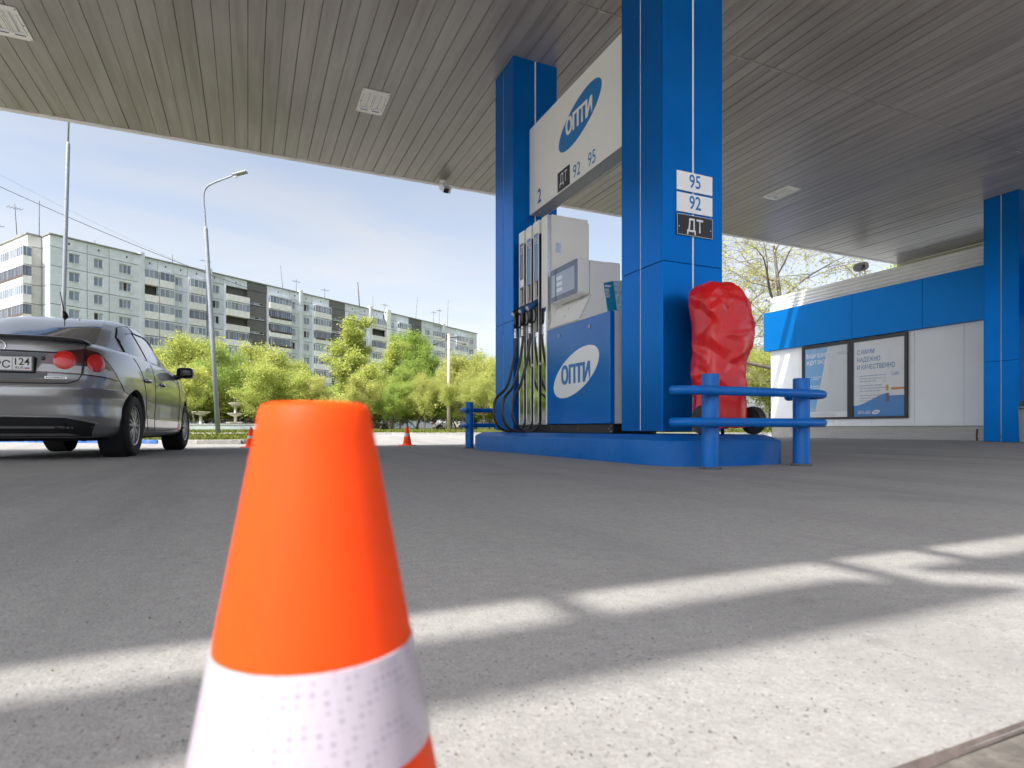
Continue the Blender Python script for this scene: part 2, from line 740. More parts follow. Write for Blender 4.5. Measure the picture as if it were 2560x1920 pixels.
# loose grit lying on the forecourt
rnd = random.Random(11)
gv, gf = [], []
for k in range(1500):
    q = rnd.random()
    f = 0.5 + 6.0 * q ** 1.6
    r = rnd.uniform(-0.95, 0.95) * f
    p = rf(r, f)
    if p.y < 0.4:
        continue
    s = rnd.choice((0.0009, 0.0011, 0.0013, 0.0018)) * rnd.uniform(0.7, 1.4)
    i0 = len(gv)
    for dx, dy, dz in ((1, 0, 0.3), (-1, 0, 0.3), (0, 1, 0.3), (0, -1, 0.3), (0, 0, 1), (0, 0, -0.2)):
        gv.append((p.x + dx * s * rnd.uniform(0.6, 1.2), p.y + dy * s * rnd.uniform(0.6, 1.2), ground_z(p.x, p.y) + 0.001 + dz * s * rnd.uniform(0.7, 1.2)))
    for t in ((0, 2, 4), (2, 1, 4), (1, 3, 4), (3, 0, 4), (2, 0, 5), (1, 2, 5), (3, 1, 5), (0, 3, 5)):
        gf.append([i0 + a for a in t])
g = np_mesh('grit', gv, gf, mat('grit_stone', (0.19, 0.175, 0.16), rough=0.9, var=0.6, vscale=90))
g['kind'] = 'stuff'
g['label'] = 'loose grit and tiny stones scattered over the forecourt'
g['category'] = 'grit'

# park lawn beyond the service road (raised behind a low kerb) and land behind it
def lawn_poly(name, pts_rf, z, m):
    mb = MB()
    mb.face([rf(r, f, z) for r, f in pts_rf])
    return structure(mb.build(name, m))


mb = MB()
def _lawn(u, v):
    f = 27.0 + 420 * v ** 2.2
    r = (-1 + 2 * u) * (70 + 3.0 * (f - 27))
    return rf(r, f, 0.075 + 0.5 * sstep(70, 300, f))
mb.grid(_lawn, 40, 40)
structure(mb.build('park_lawn', M_GRASS))
kerb_grey = MB().box(-0.495, 0.495, -0.075, 0.075, -0.14, 0.0).build('kerb_stone', mat('kerb_grey', (0.34, 0.33, 0.31), rough=0.9, var=0.25, vscale=6, rand=0.15, bump=0.5, bscale=40, dirt=(0.2, 0.19, 0.17), dirt_amt=0.5), bevel=0.012)
KERB = kerb_grey.data
lawn_obj = bpy.data.objects['park_lawn']
first = True
for k in range(-30, 46):
    p = rf(k * 1.0, 26.93, 0.085)
    if first:
        o = kerb_grey
        o.parent = lawn_obj
        first = False
    else:
        o = inst('kerb_stone', KERB, lawn_obj)
    o.location = p + Vector((0, 0, random.Random(k).uniform(-0.008, 0.008)))
    o.rotation_euler = (0, 0, -YAW + random.Random(k + 500).uniform(-0.01, 0.01))

# near lawn island with painted kerb at the left
isl = [(-34, 14.85), (-8.0, 14.85), (-7.1, 15.0), (-6.55, 15.5), (-6.4, 16.2), (-6.7, 18.5), (-8.5, 22.4), (-34, 22.9)]
mb = MB()
def _isl_z(f):
    return -0.005 + 0.06 * sstep(15, 22, f)
_n = 26
for a in range(_n):
    fa, fb = 14.85 + (22.7 - 14.85) * a / _n, 14.85 + (22.7 - 14.85) * (a + 1) / _n
    def rr_(f):
        if f < 15.6:
            return -8.0 + 1.5 * math.sqrt(max(0, 1 - ((15.6 - f) / 0.75) ** 2))
        return -6.5 - 2.0 * ((f - 15.6) / 7.1) ** 1.6
    mb.face([rf(-34, fa, _isl_z(fa)), rf(rr_(fa), fa, _isl_z(fa)), rf(rr_(fb), fb, _isl_z(fb)), rf(-34, fb, _isl_z(fb))])
island_lawn = structure(mb.build('lawn_island', M_GRASS))
M_KERBBLUE = mat('kerb_blue_paint', (0.03, 0.13, 0.42), rough=0.75, var=0.2, vscale=8, dirt=(0.3, 0.3, 0.29), dirt_amt=0.6, dirt_scale=5, bump=0.4, bscale=40)
ko = MB().box(-0.495, 0.495, -0.075, 0.075, -0.16, 0.0).build('kerb_stone', M_KERBBLUE, bevel=0.012)
KERBB = ko.data
ko.parent = island_lawn
ko.location = rf(-9.3, 14.78, 0.0)
ko.rotation_euler = (0, 0, -YAW)
ko['label'] = 'blue painted kerb stone'
for k in range(1, 16):
    o = inst('kerb_stone', KERBB, island_lawn, rf(-9.3 - k, 14.78, 0.0), (0, 0, -YAW + random.Random(k).uniform(-0.015, 0.015)))
for r_, f_, a_ in ((-8.3, 14.79, 0.0), (-7.35, 14.93, 0.28), (-6.65, 15.55, 1.05)):
    o = inst('kerb_stone', KERB, island_lawn, rf(r_, f_, 0.0), (0, 0, -YAW + a_))
for k in range(6):
    f_ = 16.5 + k * 1.0
    o = inst('kerb_stone', KERB, island_lawn, rf(rr_(f_) + 0.06, f_, _isl_z(f_) + 0.01), (0, 0, -YAW + 1.57 + 0.1 + 0.05 * k))

# grass blades on the lawns
def grass_tufts(name, n, pick, h, seed):
    rs = np.random.RandomState(seed)
    V, F = [], []
    for k in range(n):
        x, y, z = pick(rs)
        a = rs.uniform(0, 6.28)
        w = 0.02 + 0.02 * rs.rand()
        hh = h * rs.uniform(0.5, 1.4)
        lx, ly = rs.uniform(-0.06, 0.06, 2)
        i = len(V)
        V += [(x - w * math.cos(a), y - w * math.sin(a), z), (x + w * math.cos(a), y + w * math.sin(a), z), (x + lx, y + ly, z + hh)]
        F.append((i, i + 1, i + 2))
    o = np_mesh(name, V, F, M_BLADE)
    o['kind'] = 'stuff'
    return o


def _pk1(rs):
    f = 14.95 + 7.5 * rs.rand() ** 1.3
    r = rs.uniform(-24, rr_(f) - 0.1)
    p = rf(r, f)
    return p.x, p.y, _isl_z(f)


def _pk2(rs):
    f = 27.05 + 33 * rs.rand() ** 2
    r = rs.uniform(-0.75, 0.75) * f
    p = rf(r, f)
    return p.x, p.y, 0.07


tag(grass_tufts('grass', 9000, _pk1, 0.07, 3), 'patchy spring grass on the lawn island behind the car', 'grass')
tag(grass_tufts('grass', 22000, _pk2, 0.13, 4), 'green grass strip beyond the service road', 'grass')

# ================================================================== canopy
CEIL = 5.25
CX0, CX1 = -9.0, 18.2
YN, YF = -0.65, 11.58
M_PLANK = None


def plank_material():
    m = bpy.data.materials.new('ceiling_plank_paint')
    m.use_nodes = True
    n, l = m.node_tree.nodes, m.node_tree.links
    b = n['Principled BSDF']
    b.inputs['Roughness'].default_value = 0.34
    b.inputs['Specular IOR Level'].default_value = 0.55
    g = n.new('ShaderNodeNewGeometry')
    mp1 = n.new('ShaderNodeMapping')
    mp1.inputs['Scale'].default_value = (9.0, 0.55, 1)
    l.new(g.outputs['Position'], mp1.inputs['Vector'])
    st = n.new('ShaderNodeTexNoise')
    st.inputs['Scale'].default_value = 1.0
    st.inputs['Detail'].default_value = 7
    st.inputs['Roughness'].default_value = 0.55
    l.new(mp1.outputs['Vector'], st.inputs['Vector'])
    r1 = n.new('ShaderNodeValToRGB')
    r1.color_ramp.elements[0].position = 0.40
    r1.color_ramp.elements[0].color = (0.29, 0.256, 0.226, 1)
    r1.color_ramp.elements[1].position = 0.60
    r1.color_ramp.elements[1].color = (0.365, 0.332, 0.30, 1)
    l.new(st.outputs['Fac'], r1.inputs['Fac'])
    # large damp areas
    big = n.new('ShaderNodeTexNoise')
    big.inputs['Scale'].default_value = 0.45
    big.inputs['Detail'].default_value = 4
    l.new(g.outputs['Position'], big.inputs['Vector'])
    r2 = n.new('ShaderNodeMapRange')
    r2.inputs['From Min'].default_value = 0.42
    r2.inputs['From Max'].default_value = 0.68
    r2.inputs['To Min'].default_value = 1.0
    r2.inputs['To Max'].default_value = 0.8
    l.new(big.outputs['Fac'], r2.inputs['Value'])
    oi = n.new('ShaderNodeObjectInfo')
    r3 = n.new('ShaderNodeMapRange')
    r3.inputs['To Min'].default_value = 0.92
    r3.inputs['To Max'].default_value = 1.06
    l.new(oi.outputs['Random'], r3.inputs['Value'])
    mu = n.new('ShaderNodeMath')
    mu.operation = 'MULTIPLY'
    l.new(r2.outputs['Result'], mu.inputs[0])
    l.new(r3.outputs['Result'], mu.inputs[1])
    hs = n.new('ShaderNodeHueSaturation')
    l.new(r1.outputs['Color'], hs.inputs['Color'])
    l.new(mu.outputs['Value'], hs.inputs['Value'])
    l.new(hs.outputs['Color'], b.inputs['Base Color'])
    rr = n.new('ShaderNodeMapRange')
    rr.inputs['To Min'].default_value = 0.22
    rr.inputs['To Max'].default_value = 0.46
    l.new(st.outputs['Fac'], rr.inputs['Value'])
    l.new(rr.outputs['Result'], b.inputs['Roughness'])
    mp2 = n.new('ShaderNodeMapping')
    mp2.inputs['Scale'].default_value = (6.0, 0.9, 1)
    l.new(g.outputs['Position'], mp2.inputs['Vector'])
    bn = n.new('ShaderNodeTexNoise')
    bn.inputs['Scale'].default_value = 1.0
    bn.inputs['Detail'].default_value = 2
    l.new(mp2.outputs['Vector'], bn.inputs['Vector'])
    bp = n.new('ShaderNodeBump')
    bp.inputs['Strength'].default_value = 0.3
    bp.inputs['Distance'].default_value = 0.012
    l.new(bn.outputs['Fac'], bp.inputs['Height'])
    l.new(bp.outputs['Normal'], b.inputs['Normal'])
    return m


M_PLANK = plank_material()
M_TRIM = mat('canopy_trim', (0.80, 0.78, 0.74), rough=0.45, var=0.08, vscale=3, dirt=(0.5, 0.47, 0.43), dirt_amt=0.4, dirt_scale=4)
M_DARKVOID = mat('ceiling_void', (0.03, 0.028, 0.025), rough=0.9)
M_WHITEMETAL = mat('white_sheet_metal', (0.74, 0.75, 0.76), rough=0.42, var=0.03, vscale=2, rvar=0.08)
canopy = thing('canopy', 'wide flat station canopy with pale plank ceiling over the forecourt', 'canopy', ((CX0 + CX1) / 2, (YN + YF) / 2, CEIL))
mb = MB()
mb.prism([(YN, 5.285), (YF, 5.285), (12.37, 5.76), (12.37, 6.2), (-0.78, 6.2), (-0.78, 5.72)], 'x', CX0 + 0.05, CX1 - 0.05)
mb.build('roof_slab', M_DARKVOID, canopy)
# planks, two runs that meet in a seam
SEAM = 5.99
def plank_mesh(y0, y1):
    w = 0.0970
    prof = [(-w, 0.026), (-w, 0.004), (-w + 0.005, 0.0), (w - 0.005, 0.0), (w, 0.004), (w, 0.026)]
    mb = MB()
    mb.prism(prof, 'y', y0, y1)
    return mb
cz = canopy.location
pl = [plank_mesh(YN + 0.012, SEAM - 0.006), plank_mesh(SEAM + 0.006, YF - 0.012)]
pdata = []
rnd = random.Random(21)
for run in range(2):
    mb = pl[run]
    mb.v = [(x, y - cz.y, z) for x, y, z in mb.v]
    x = CX0 + 0.1
    k = 0
    while x < CX1 - 0.05:
        if k == 0:
            o = mb.build('ceiling_plank', M_PLANK, canopy, local=True, recalc=True)
            pdata.append(o.data)
        else:
            o = inst('ceiling_plank', pdata[run], canopy)
        o.location = (x - cz.x, 0, rnd.uniform(-0.0015, 0.0015))
        o.rotation_euler = (rnd.uniform(-0.0006, 0.0006), rnd.uniform(-0.0045, 0.0045), rnd.uniform(-0.0003, 0.0003))
        if abs(x - 5.7) < 0.01 and run == 1:
            o.rotation_euler = (-0.0015, 0.05, 0.0008)
        x += 0.2
        k += 1
# perimeter trim: rounded edge profile
for nm, args in (('edge_trim', (YF - 0.01, YF + 0.10)), ('edge_trim', (YN - 0.10, YN + 0.01))):
    mb = MB().box(CX0, CX1, args[0], args[1], 5.235, 5.33)
    mb.build('edge_trim', M_TRIM, canopy, bevel=0.02, bseg=3)
for x0, x1 in ((CX0 - 0.1, CX0 + 0.01), (CX1 - 0.01, CX1 + 0.1)):
    MB().box(x0, x1, YN - 0.1, YF + 0.1, 5.234, 5.33).build('edge_trim', M_TRIM, canopy, bevel=0.02, bseg=3)
# seam cover, slightly wavy
mb = MB()
xs = np.linspace(CX0, CX1, 160)
rnd = random.Random(3)
zz = [CEIL + 0.006 + rnd.uniform(-0.004, 0.006) for _ in xs]
for i in range(len(xs) - 1):
    mb.face([(xs[i], SEAM + 0.03, zz[i] - 0.004), (xs[i + 1], SEAM + 0.03, zz[i + 1] - 0.004), (xs[i + 1], SEAM - 0.004, CEIL + 0.02), (xs[i], SEAM - 0.004, CEIL + 0.02)])
mb.build('seam_strip', M_TRIM, canopy)
# fascia boards standing off the roof edge on arms, far side and near side
M_FASCIA = mat('fascia_blue', (0.0, 0.16, 0.50), rough=0.4, var=0.05)
for (x0, x1) in ((CX0, 3.2), (3.25, 11.0), (11.05, CX1 + 0.5)):
    MB().box(x0, x1, 12.64, 12.68, 5.9, 6.44).build('fascia_board', M_FASCIA, canopy)
for (b0, b1, t1, t0) in ((CX0, -6.2, -6.2, CX0), (-6.15, -2.52, -3.15, -6.15), (-2.28, 3.2, 3.2, -2.93), (3.25, CX1, CX1, 3.25)):
    MB().prism([(b0, 5.46), (b1, 5.46), (t1, 6.0), (t0, 6.0)], 'y', -1.14, -1.10).build('fascia_board', M_FASCIA, canopy, recalc=True)
for x in (-8.5, -6.3, -5.0, -3.52, -2.84, -2.52, -1.0, 1.0, 3.0, 5.0, 7.5, 10.0, 12.5, 15.0, 17.5):
    MB().box(x - 0.02, x + 0.02, -1.1, -0.7, 5.70, 5.74).build('fascia_arm', M_TRIM, canopy)
    MB().box(x - 0.02, x + 0.02, 12.3, 12.64, 6.05, 6.09).build('fascia_arm', M_TRIM, canopy)
# inner side of the fascia over the kiosk
M_OLIVE = mat('fascia_back', (0.44, 0.44, 0.30), rough=0.6, var=0.08, vscale=1.5)
MB().box(17.9, 17.95, YN + 0.3, YF + 0.05, 4.86, 5.234).build('fascia_board', M_OLIVE, canopy)

# recessed canopy lights
M_LAMPPLATE = mat('lamp_plate', (0.88, 0.86, 0.80), rough=0.45, var=0.04, vscale=5, dirt=(0.6, 0.55, 0.48), dirt_amt=0.3, dirt_scale=6)
M_LENS = mat('lamp_lens', (0.60, 0.62, 0.66), rough=0.08, spec=0.7, coat=0.5)
M_SCREW = mat('dark_steel', (0.05, 0.05, 0.055), rough=0.45, metal=0.7)


def canopy_light(x, y, label, rot=0.0):
    t = thing('canopy_light', label, 'ceiling light', (x, y, CEIL), rot, 'recessed lights in the canopy ceiling')
    s, q_ = 0.2, 0.33
    mb = MB()
    for (x0, x1, y0, y1) in ((-s, s, -q_, -0.25), (-s, s, 0.25, q_), (-s, -0.145, -0.25, 0.25), (0.145, s, -0.25, 0.25), (-0.03, 0.03, -0.25, 0.25)):
        mb.box(x0, x1, y0, y1, -0.016, -0.002)
    mb.build('plate', M_LAMPPLATE, t, local=True)
    for sx in (-1, 1):
        xa, xb = sx * 0.0875 - 0.0575, sx * 0.0875 + 0.0575
        mb = MB()
        mb.face([(xa, -0.25, -0.004), (xa, 0.25, -0.004), (xb, 0.25, -0.004), (xb, -0.25, -0.004)])
        mb.build('reflector', M_LAMPPLATE, t, local=True)
        mb = MB()
        mb.face([(xa, 0.17, -0.006), (xb, 0.17, -0.006), (xb, 0.246, -0.013), (xa, 0.246, -0.013)][::-1])
        mb.build('lens', M_LENS, t, local=True)
        MB().box(xa + 0.002, xb - 0.002, 0.236, 0.25, -0.015, -0.005).build('end_cap', M_SCREW, t, local=True)
        mb = MB()
        mb.tube([(sx * 0.0875, -0.22, -0.010), (sx * 0.0875, 0.16, -0.010)], 0.010, 8)
        mb.build('lamp_tube', mat('lamp_tube', (0.75, 0.75, 0.76), rough=0.3), t, local=True)
    mb = MB()
    for px in (-0.183, 0.183):
        for py in (-0.31, 0.0, 0.31):
            mb.lathe([(0.008, -0.020), (0.008, -0.015)], 8, (px, py, 0))
    mb.build('screws', M_SCREW, t, local=True)
    mb = MB()
    for px in (-0.166, -0.013, 0.013, 0.166):
        for q in range(17):
            yy = -0.2 + q * 0.025
            mb.box(px - 0.003, px + 0.003, yy - 0.007, yy + 0.007, -0.0175, -0.0155)
    mb.build('vent_slots', M_SCREW, t, local=True)
    return t


canopy_light(1.73, 9.09, 'twin tube lamp plate in the ceiling between the car and the blue columns')
canopy_light(-2.70, 9.09, 'twin tube lamp plate in the ceiling at the far left, cut by the picture edge')
canopy_light(10.25, 9.10, 'twin tube lamp plate with blue reflection in the ceiling near the kiosk')

# ================================================================== clad columns
M_BLUE = mat('blue_cassette', (0.0, 0.145, 0.51), rough=0.36, metal=0.65, spec=0.16, var=0.10, vscale=1.2, dirt=(0.01, 0.15, 0.44), dirt_amt=0.3, dirt_scale=1.1, rand=0.05, rvar=0.08, bump=0.15, bscale=2.5, bdist=0.01)
M_STRIP = mat('white_strip', (0.72, 0.74, 0.76), rough=0.4, var=0.06, vscale=6)
M_CORE = mat('column_core', (0.012, 0.02, 0.045), rough=0.7)


def column(x0, x1, y0, y1, z0, z1, label, joint, fx=0.5, fy=0.5):
    t = thing('canopy_column', label, 'column', ((x0 + x1) / 2, (y0 + y1) / 2, z0), 0, 'blue clad columns of the canopy')
    e = 0.022
    MB().box(x0 + e, x1 - e, y0 + e, y1 - e, z0, z1).build('core', M_CORE, t)
    zs = [z0 + 0.006] + [j for j in joint] + [z1 - 0.002]
    g = 0.004
    for k in range(len(zs) - 1):
        za, zb = zs[k] + (g / 2 if k else 0), zs[k + 1] - (g / 2 if k < len(zs) - 2 else 0)
        sx = x0 + (x1 - x0) * fx
        sy = y0 + (y1 - y0) * fy
        for (a, b) in ((x0, sx - 0.011), (sx + 0.011, x1)):
            for ya, yb in ((y0, y0 + e), (y1 - e, y1)):
                MB().box(a, b, ya, yb, za, zb).build('cladding_panel', M_BLUE, t, bevel=0.003)
        for (a, b) in ((y0 + e + 0.001, sy - 0.009), (sy + 0.009, y1 - e - 0.001)):
            for xa, xb in ((x0, x0 + e), (x1 - e, x1)):
                MB().box(xa, xb, a, b, za, zb).build('cladding_panel', M_BLUE, t, bevel=0.003)
    for ya, yb in ((y0 + 0.004, y0 + e + 0.003), (y1 - e - 0.003, y1 - 0.004)):
        MB().box(sx - 0.0085, sx + 0.0085, ya, yb, z0 + 0.01, z1 - 0.004).build('cover_strip', M_STRIP, t)
    for xa, xb in ((x0 + 0.006, x0 + e + 0.003), (x1 - e - 0.003, x1 - 0.006)):
        MB().box(xa, xb, sy - 0.0065, sy + 0.0065, z0 + 0.01, z1 - 0.004).build('cover_strip', M_STRIP, t)
    return t


COLX0, COLX1 = 3.22, 3.876
column(COLX0, COLX1, 4.08, 4.69, 0.262, CEIL, 'blue clad column carrying the 95 and 92 plates, nearest the camera', (1.72,), fy=0.53)
column(COLX0, COLX1, 7.19, 7.81, 0.262, CEIL, 'blue clad column behind the pump hoses', (1.73,), fy=0.55)
column(14.6, 15.256, 6.95, 7.60, 0.0, CEIL, 'blue clad column in front of the kiosk at the right edge', (1.72,), fy=0.5)

# grade plates on the near column
M_PLATEW = mat('plate_white', (0.82, 0.84, 0.86), rough=0.35, var=0.04, vscale=6)
M_PLATEB = mat('plate_black', (0.014, 0.015, 0.018), rough=0.4, var=0.2, vscale=6)
M_PRINTBLUE = mat('print_blue', (0.012, 0.17, 0.46), rough=0.45)
M_PRINTWHITE = mat('print_white', (0.72, 0.72, 0.72), rough=0.45)
XD, ZD = (1, 0, 0), (0, 0, 1)
for txt, za, zb, mm, tm, lab in (('95', 2.345, 2.510, M_PLATEW, M_PRINTBLUE, 'white plate reading 95 on the near blue column, topmost of three'),
                                 ('92', 2.160, 2.325, M_PLATEW, M_PRINTBLUE, 'white plate reading 92 on the near blue column, between 95 and the black plate'),
                                 ('ДТ', 1.962, 2.140, M_PLATEB, M_PRINTWHITE, 'black plate with white diesel letters on the near blue column, lowest of three')):
    t = thing('fuel_grade_plate', lab, 'sign', (3.555, 4.075, za), 0, 'fuel grade plates on the column')
    MB().box(3.36, 3.75, 4.066, 4.0775, za, zb).build('plate', mm, t, bevel=0.001, bseg=1)
    if mm is M_PLATEB:
        mb = MB()
        for (a, b, c, d) in ((3.36, 3.75, za, za + 0.003), (3.36, 3.75, zb - 0.003, zb), (3.36, 3.363, za, zb), (3.747, 3.75, za, zb)):
            mb.box(a, b, 4.0652, 4.067, c, d)
        mb.build('rim', M_PRINTWHITE, t)
    text('lettering', txt, t, (3.555, 4.066, za + 0.036), XD, ZD, 0.1, tm, sx=0.82, bold=0.014, depth=0.001, capfit=0.115)
    mb = MB()
    for px in (3.382, 3.728):
        mb.lathe([(0.005, -0.003), (0.005, 0.0)], 8, (px, 4.066, (za + zb) / 2 - 0.02), axis='y')
    mb.build('rivets', M_PRINTWHITE if mm is M_PLATEB else M_LAMPPLATE, t)

# ================================================================== pump island
M_ISLAND = mat('island_blue_paint', (0.0, 0.12, 0.44), rough=0.45, spec=0.2, var=0.16, vscale=3, bump=0.35, bscale=14, bdist=0.012, dirt=(0.07, 0.12, 0.2), dirt_amt=0.35, dirt_scale=3, rvar=0.1)


def rounded_outline(x0, x1, y0, y1, rf_, rb, n=14):
    cx, hw = (x0 + x1) / 2, (x1 - x0) / 2
    pts = []
    for k in range(n + 1):
        a = math.pi + math.pi * k / n
        c, s = math.cos(a), math.sin(a)
        e = 0.72
        pts.append((cx + hw * math.copysign(abs(c) ** e, c), y0 + rf_ + rf_ * math.copysign(abs(s) ** e, s)))
    for k in range(n + 1):
        a = math.pi * k / n
        c, s = math.cos(a), math.sin(a)
        e = 0.72
        pts.append((cx + hw * math.copysign(abs(c) ** e, c), y1 - rb + rb * math.copysign(abs(s) ** e, s)))
    return pts


mb = MB()
o0 = rounded_outline(2.89, 4.215, 3.50, 8.05, 0.5, 0.4)
cxx, cyy = 3.5525, 5.78


def inset(pts, d):
    return [(x + (cxx - x) / abs(x - cxx + 1e-9) * d * min(1, abs(x - cxx) / 0.4), y + (d if y < 4.0 else (-d if y > 7.6 else 0))) for x, y in pts]


levels = [(o0, -0.05), (o0, 0.18), (inset(o0, 0.006), 0.197), (inset(o0, 0.085), 0.236), (inset(o0, 0.10), 0.24)]
nn = len(o0)
for pts, z in levels:
    mb.v += [(x, y, z) for x, y in pts]
for k in range(len(levels) - 1):
    for q in range(nn):
        q2 = (q + 1) % nn
        mb.f.append([k * nn + q, k * nn + q2, (k + 1) * nn + q2, (k + 1) * nn + q])
        mb.s.append(True)
mb.f.append([(len(levels) - 1) * nn + q for q in range(nn)])
mb.s.append(False)
isl_o = mb.build('pump_island', M_ISLAND, None, auto=38)
tag(isl_o, 'raised blue painted concrete island with rounded end under the fuel pump', 'pump island')

# ================================================================== tube guards
M_GUARD = mat('guard_blue_paint', (0.0, 0.125, 0.46), rough=0.34, spec=0.25, var=0.08, vscale=5, bump=0.2, bscale=25, bdist=0.003, dirt=(0.12, 0.14, 0.16), dirt_amt=0.15, dirt_scale=4)


def guard(label, posts, rails, base):
    t = thing('bollard_guard', label, 'guard rail', base, 0, 'blue tube guards at the island ends')
    for (x, y) in posts:
        z0 = ground_z(x, y)
        mb = MB()
        mb.lathe([(0.062, -0.02), (0.062, 0.675), (0.059, 0.684), (0.0, 0.685)], 28, (x, y, z0))
        p = mb.build('post', M_GUARD, t, auto=40)
        mb = MB()
        mb.lathe([(0.078, 0.0), (0.074, 0.012), (0.064, 0.018)], 24, (x, y, z0))
        mb.build('weld_collar', mat('post_grime', (0.09, 0.10, 0.11), rough=0.9, var=0.3, vscale=30), p)
    for z in (0.335, 0.56):
        path = [(x, y, z) for x, y in rails]
        mb = MB()
        pts = smooth_path(path, 8)
        n = len(pts)
        rad = [0.033] * n
        a, b = pts[0], pts[-1]
        d0 = (pts[0] - pts[1]).normalized()
        d1 = (pts[-1] - pts[-2]).normalized()
        pts = [a + d0 * 0.022, a + d0 * 0.016] + pts + [b + d1 * 0.016, b + d1 * 0.022]
        rad = [0.012, 0.024] + rad + [0.024, 0.012]
        mb.tube(pts, rad, 16)
        mb.build('rail', M_GUARD, t, auto=50)
    return t


guard('blue double tube guard with two posts in front of the red cover', ((3.05, 3.33), (3.97, 3.33)),
      ((2.71, 3.33), (2.80, 3.265), (2.95, 3.243), (3.3, 3.238), (3.7, 3.238), (4.0, 3.245), (4.15, 3.285), (4.215, 3.37), (4.225, 3.48), (4.225, 3.68)), (3.51, 3.33, 0))
guard('blue double tube guard at the far end of the island', ((2.99, 8.26), (3.97, 8.26)),
      ((2.86, 7.98), (2.855, 8.10), (2.875, 8.26), (2.95, 8.34), (3.1, 8.352), (3.5, 8.352), (4.0, 8.352), (4.15, 8.30), (4.2, 8.15), (4.2, 7.98)), (3.5, 8.26, 0))

# ================================================================== overhead sign
M_SIGNW = mat('sign_face', (0.80, 0.80, 0.76), rough=0.5, var=0.04, vscale=3, dirt=(0.68, 0.68, 0.63), dirt_amt=0.3, dirt_scale=3)
M_SIGNEDGE = mat('sign_edge', (0.42, 0.43, 0.43), rough=0.5, var=0.06)
NY = (0, -1, 0)        # reading direction on faces that look towards -X
sx0, sx1 = 3.46, 3.66
sign = thing('overhead_sign', 'white price board hung between the two blue columns above the pump', 'sign', (3.56, 5.94, 3.15))
MB().box(sx0 + 0.003, sx1, 4.70, 7.18, 3.152, 4.298).build('box', M_SIGNEDGE, sign, bevel=0.004)
MB().box(sx0 - 0.004, sx0 + 0.004, 4.698, 7.182, 3.15, 4.30).build('face_panel', M_SIGNW, sign, bevel=0.001, bseg=1)
MB().box(sx1 - 0.001, sx1 + 0.005, 4.698, 7.182, 3.15, 4.30).build('face_panel', M_SIGNW, sign)
fx = sx0 - 0.0045
ell = ellipse_plate('logo_oval', M_PRINTBLUE, sign, (fx, 5.88, 3.85), NY, ZD, 0.503, 0.213, R(19.5), 0.002)
for dy_ in (-0.007, 0.007):
    text('logo_lettering', 'ОПТИ', sign, (fx - 0.0025 - dy_ * 0.03, 5.885 + dy_, 3.765), NY, ZD, 0.2, M_SIGNW, bold=0.026, depth=0.0012, capfit=0.20, fit=0.585)
text('number', '2', sign, (fx, 6.885, 3.225), NY, ZD, 0.2, M_PRINTBLUE, bold=0.02, capfit=0.18, sx=0.85)
MB().box(fx - 0.002, fx + 0.001, 6.09, 6.39, 3.165, 3.40).build('diesel_field', M_PLATEB, sign)
text('number', 'ДТ', sign, (fx - 0.0025, 6.24, 3.235), NY, ZD, 0.2, M_PRINTWHITE, bold=0.004, capfit=0.13, sx=0.75)
text('number', '92', sign, (fx, 5.93, 3.195), NY, ZD, 0.2, M_PRINTBLUE, bold=0.0, capfit=0.15, sx=0.8)
text('number', '95', sign, (fx, 5.60, 3.195), NY, ZD, 0.2, M_PRINTBLUE, bold=0.0, capfit=0.15, sx=0.8)
mb = MB()
for y in (5.0, 5.5, 6.0, 6.5, 7.0):
    mb.lathe([(0.008, -0.02), (0.008, 0.0)], 8, (3.52, y, 3.15))
mb.build('screws', M_SIGNEDGE, sign)

# ================================================================== fuel dispenser
M_PUMPW = mat('pump_white', (0.80, 0.80, 0.775), rough=0.4, var=0.03, vscale=2.5, rvar=0.06)
M_PUMPG = mat('pump_grey_white', (0.70, 0.71, 0.70), rough=0.42, var=0.04, vscale=2)
M_PUMPB = mat('pump_blue_gloss', (0.0, 0.13, 0.47), rough=0.12, spec=0.32, var=0.05, vscale=1.5)
M_BLACK = mat('black_plastic', (0.012, 0.012, 0.014), rough=0.4, var=0.2, vscale=8)
M_RUBBER = mat('hose_rubber', (0.010, 0.010, 0.011), rough=0.32, var=0.2, vscale=20)
M_CHROME = mat('chrome', (0.82, 0.83, 0.84), rough=0.06, metal=1.0, bump=0.04, bscale=4, bdist=0.01)
M_ALU = mat('brushed_aluminium', (0.62, 0.63, 0.65), rough=0.28, metal=1.0, var=0.1, vscale=30)
M_BEZEL = mat('screen_bezel', (0.09, 0.125, 0.20), rough=0.08, spec=0.5)
M_SCREEN = mat('screen_glass', (0.30, 0.36, 0.48), rough=0.05, coat=0.3, spec=0.5)
M_FIELD = mat('screen_field', (0.62, 0.68, 0.74), rough=0.08, coat=0.5)
M_LABBLUE = mat('label_blue', (0.05, 0.17, 0.40), rough=0.25, coat=0.3)
M_LABDARK = mat('label_dark', (0.06, 0.075, 0.105), rough=0.25, coat=0.3)
PX0, PX1 = 3.20, 3.76
pump = thing('fuel_dispenser', 'white and blue fuel dispenser with three black hoses on the blue island', 'fuel pump', (3.48, 5.8, 0.24))
# base
mb = MB().box(PX0 + 0.02, PX1 - 0.02, 4.84, 6.98, 0.24, 0.334)
base = mb.build('base_plinth', M_BLACK, pump, bevel=0.004)
mb = MB()
for y in (4.87, 4.90, 5.5, 6.1):
    for z in (0.262, 0.312) if y == 4.87 else (0.288,):
        mb.lathe([(0.006, -0.003), (0.006, 0.0)], 8, (PX0 + 0.02, y, z), axis='x')
mb.build('bolts', M_ALU, base)
